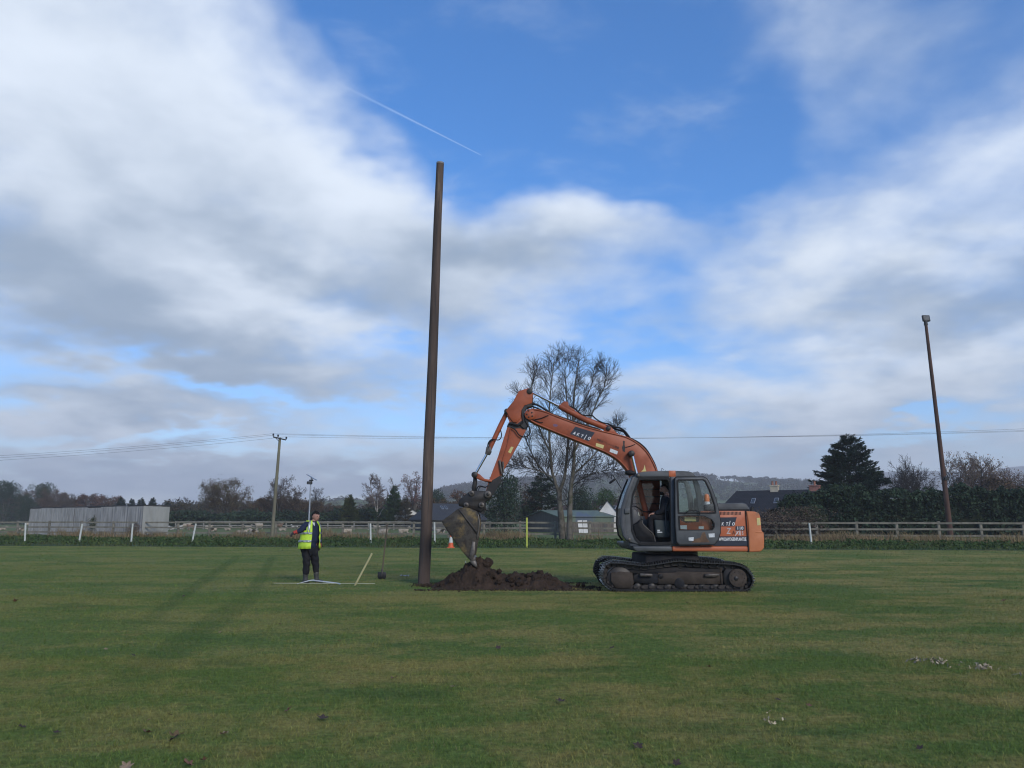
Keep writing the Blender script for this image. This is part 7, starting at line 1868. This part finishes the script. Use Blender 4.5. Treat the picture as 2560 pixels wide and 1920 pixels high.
o = m_.build('marking_string', mat('string_line', (0.42, 0.42, 0.30), rough=.8)); tag(o, 'thin pale string stretched along the grass under the stake', 'string')
g0 = ground(1012, 1443)
m_ = MB(); vs = []; fs = []
for i in range(9):
    for j in range(6):
        vs.append((g0.x - .12 + i * .03, g0.y - .08 + j * .03, .03 + .05 * (mnoise.noise(Vector((i * .7, j * .7, 4))) + .4)))
for i in range(8):
    for j in range(5): o_ = i * 6 + j; fs.append((o_, o_ + 6, o_ + 7, o_ + 1))
m_.add(vs, fs); o = m_.build('crumpled_rag', mat('rag', (0.20, 0.22, 0.24), (0.42, 0.42, 0.4), 18, rough=.8), smooth=True); tag(o, 'crumpled grey and white rag lying left of the pole foot', 'rag')

# ------------------------------------------------------------------ fallen leaves
def leaf_mesh(seed):
    r_ = random.Random(seed); pts = []; n = 22
    for i in range(n):
        a = 2 * PI * i / n; rad_ = .5 * (1 + .28 * math.cos(5 * a)) * (1.15 - .25 * math.cos(a)); pts.append((rad_ * math.cos(a), rad_ * math.sin(a), 0))
    cup = r_.uniform(.3, .7); vs = [(0, 0, 0)] + [(x, y, cup * (x * x * .6 + y * y * 1.1) + r_.uniform(-.04, .06)) for x, y, _ in pts]
    me = bpy.data.meshes.new('fallen_leaf'); me.from_pydata(vs + [(-.55, 0, .1), (-.9, .06, .2), (-.9, .02, .2)], [], [(0, 1 + i, 1 + (i + 1) % n) for i in range(n)] + [(n + 1, n + 2, n + 3)]); return me
LM = []
for k, (a, b) in enumerate([((0.26, 0.19, 0.12), (0.2, 0.14, 0.09)), ((0.050, 0.030, 0.024), (0.035, 0.024, 0.02)), ((0.15, 0.075, 0.045), (0.11, 0.06, 0.04))]):
    me = leaf_mesh(k); me.materials.append(mat(f'dead_leaf_{k}', a, b, 4, rough=.8)); LM.append(me)
LV = [(437, 1840, 0, .12), (431, 1848, 1, .10), (367, 1831, 2, .09), (558, 1835, 0, .085), (720, 1776, 2, .075), (807, 1795, 1, .11), (318, 1915, 0, .10), (509, 1900, 2, .06), (472, 1911, 2, .09), (880, 1710, 0, .055), (1131, 1717, 0, .06), (984, 1696, 2, .09),
      (266, 1623, 0, .06), (333, 1638, 1, .07), (870, 1574, 1, .07), (848, 1603, 2, .05), (38, 1503, 2, .12), (460, 1490, 1, .09), (1244, 1619, 1, .09), (1529, 1620, 1, .09), (1772, 1667, 2, .07), (1459, 1604, 2, .05), (1404, 1752, 1, .11), (1945, 1748, 1, .07), (2426, 1465, 1, .13), (2512, 1501, 2, .13),
      (1595, 1863, 1, .09), (2020, 1763, 2, .06), (803, 1505, 1, .09), (1717, 1507, 1, .07), (372, 1799, 0, .035), (52, 1816, 1, .08), (141, 1831, 1, .07), (424, 1786, 1, .05), (2300, 1870, 1, .06), (1690, 1908, 1, .07), (550, 1580, 0, .05), (1720, 1640, 2, .05), (700, 1560, 2, .05)]
tone = ['pale tan', 'dark blackish', 'reddish brown']
ordn = ['leftmost', 'second', 'third', 'fourth', 'fifth', 'sixth', 'seventh', 'eighth', 'ninth', 'tenth', 'eleventh', 'twelfth', 'thirteenth', 'fourteenth', 'fifteenth', 'sixteenth', 'seventeenth', 'eighteenth']
def leaf_label(px, py, k):
    band = 'near' if py > 1740 else 'far' if py < 1560 else 'middle'
    row = sorted(q[0] for q in LV if ('near' if q[1] > 1740 else 'far' if q[1] < 1560 else 'middle') == band)
    j = row.index(px); pos = 'leftmost' if j == 0 else 'rightmost' if j == len(row) - 1 else ordn[j] + ' from the left'
    return f'{tone[k]} dead leaf, {pos} of the leaves on the {band} grass'
for i, (px, py, k, s) in enumerate(LV):
    s *= .62
    p = ground(px, py, .03); o = bpy.data.objects.new('fallen_leaf', LM[k]); COL.objects.link(o); o.location = p; o.scale = (s, s, s); o.rotation_euler = (rk.uniform(-.5, .5), rk.uniform(-.5, .5), rk.uniform(0, 6))
    tag(o, leaf_label(px, py, k), 'leaf', 'fallen leaves on the pitch')
# wood shavings scattered on the grass
M_CHIP = mat('wood_shavings', (0.34, 0.28, 0.19), (0.27, 0.22, 0.15), 20, rough=.8, rnd=.25)
def chips(lab, spots, n, size):
    nr_ = np.random.default_rng(len(lab)); C = []
    for (px, py, sx, sy, w) in spots:
        k = int(n * w); q = np.stack([nr_.normal(px, sx, k), nr_.normal(py, sy, k)], 1)
        C += [ground(a, b, .035)[:] for a, b in q]
    V_, F_ = cards(nr_, np.array(C), size, flat=.0, stretch=1.6); o = link('wood_shavings', quick_mesh('wood_shavings', V_, F_, M_CHIP)); tag(o, lab, 'shavings', kind='stuff')
chips('pale wood shavings in a long streak on the grass at right', [(2320, 1650, 24, 3.5, .5), (2350, 1655, 12, 3, .3), (2285, 1647, 8, 2, .15), (2400, 1662, 20, 5, .1)], 80, .028)
chips('pale wood shavings in a small pile right of the long streak', [(2452, 1664, 11, 4.5, .8), (2490, 1671, 18, 3, .15), (2545, 1684, 8, 2, .15)], 65, .028)
chips('curved scatter of white shavings on the near grass at right', [(1915, 1797, 4, 3, .25), (1930, 1805, 6, 2, .35), (1958, 1797, 4, 3, .3), (1921, 1782, 2, 2, .1)], 26, .022)

# ------------------------------------------------------------------ air
hz = MB().box((0, 1700, 99), (6400, 4400, 202)).build('haze', bpy.data.materials.new('haze_air'))
hm = hz.data.materials[0]; hm.use_nodes = True; ht = hm.node_tree; ht.nodes.clear()
pv = ht.nodes.new('ShaderNodeVolumePrincipled'); pv.inputs['Color'].default_value = (0.97, 0.98, 1.0, 1); pv.inputs['Density'].default_value = 0.00042
pv.inputs['Anisotropy'].default_value = 0.0
ho = ht.nodes.new('ShaderNodeOutputMaterial'); ht.links.new(pv.outputs[0], ho.inputs['Volume'])
tag(hz, 'pale damp air softening the far hills', 'haze', kind='stuff')
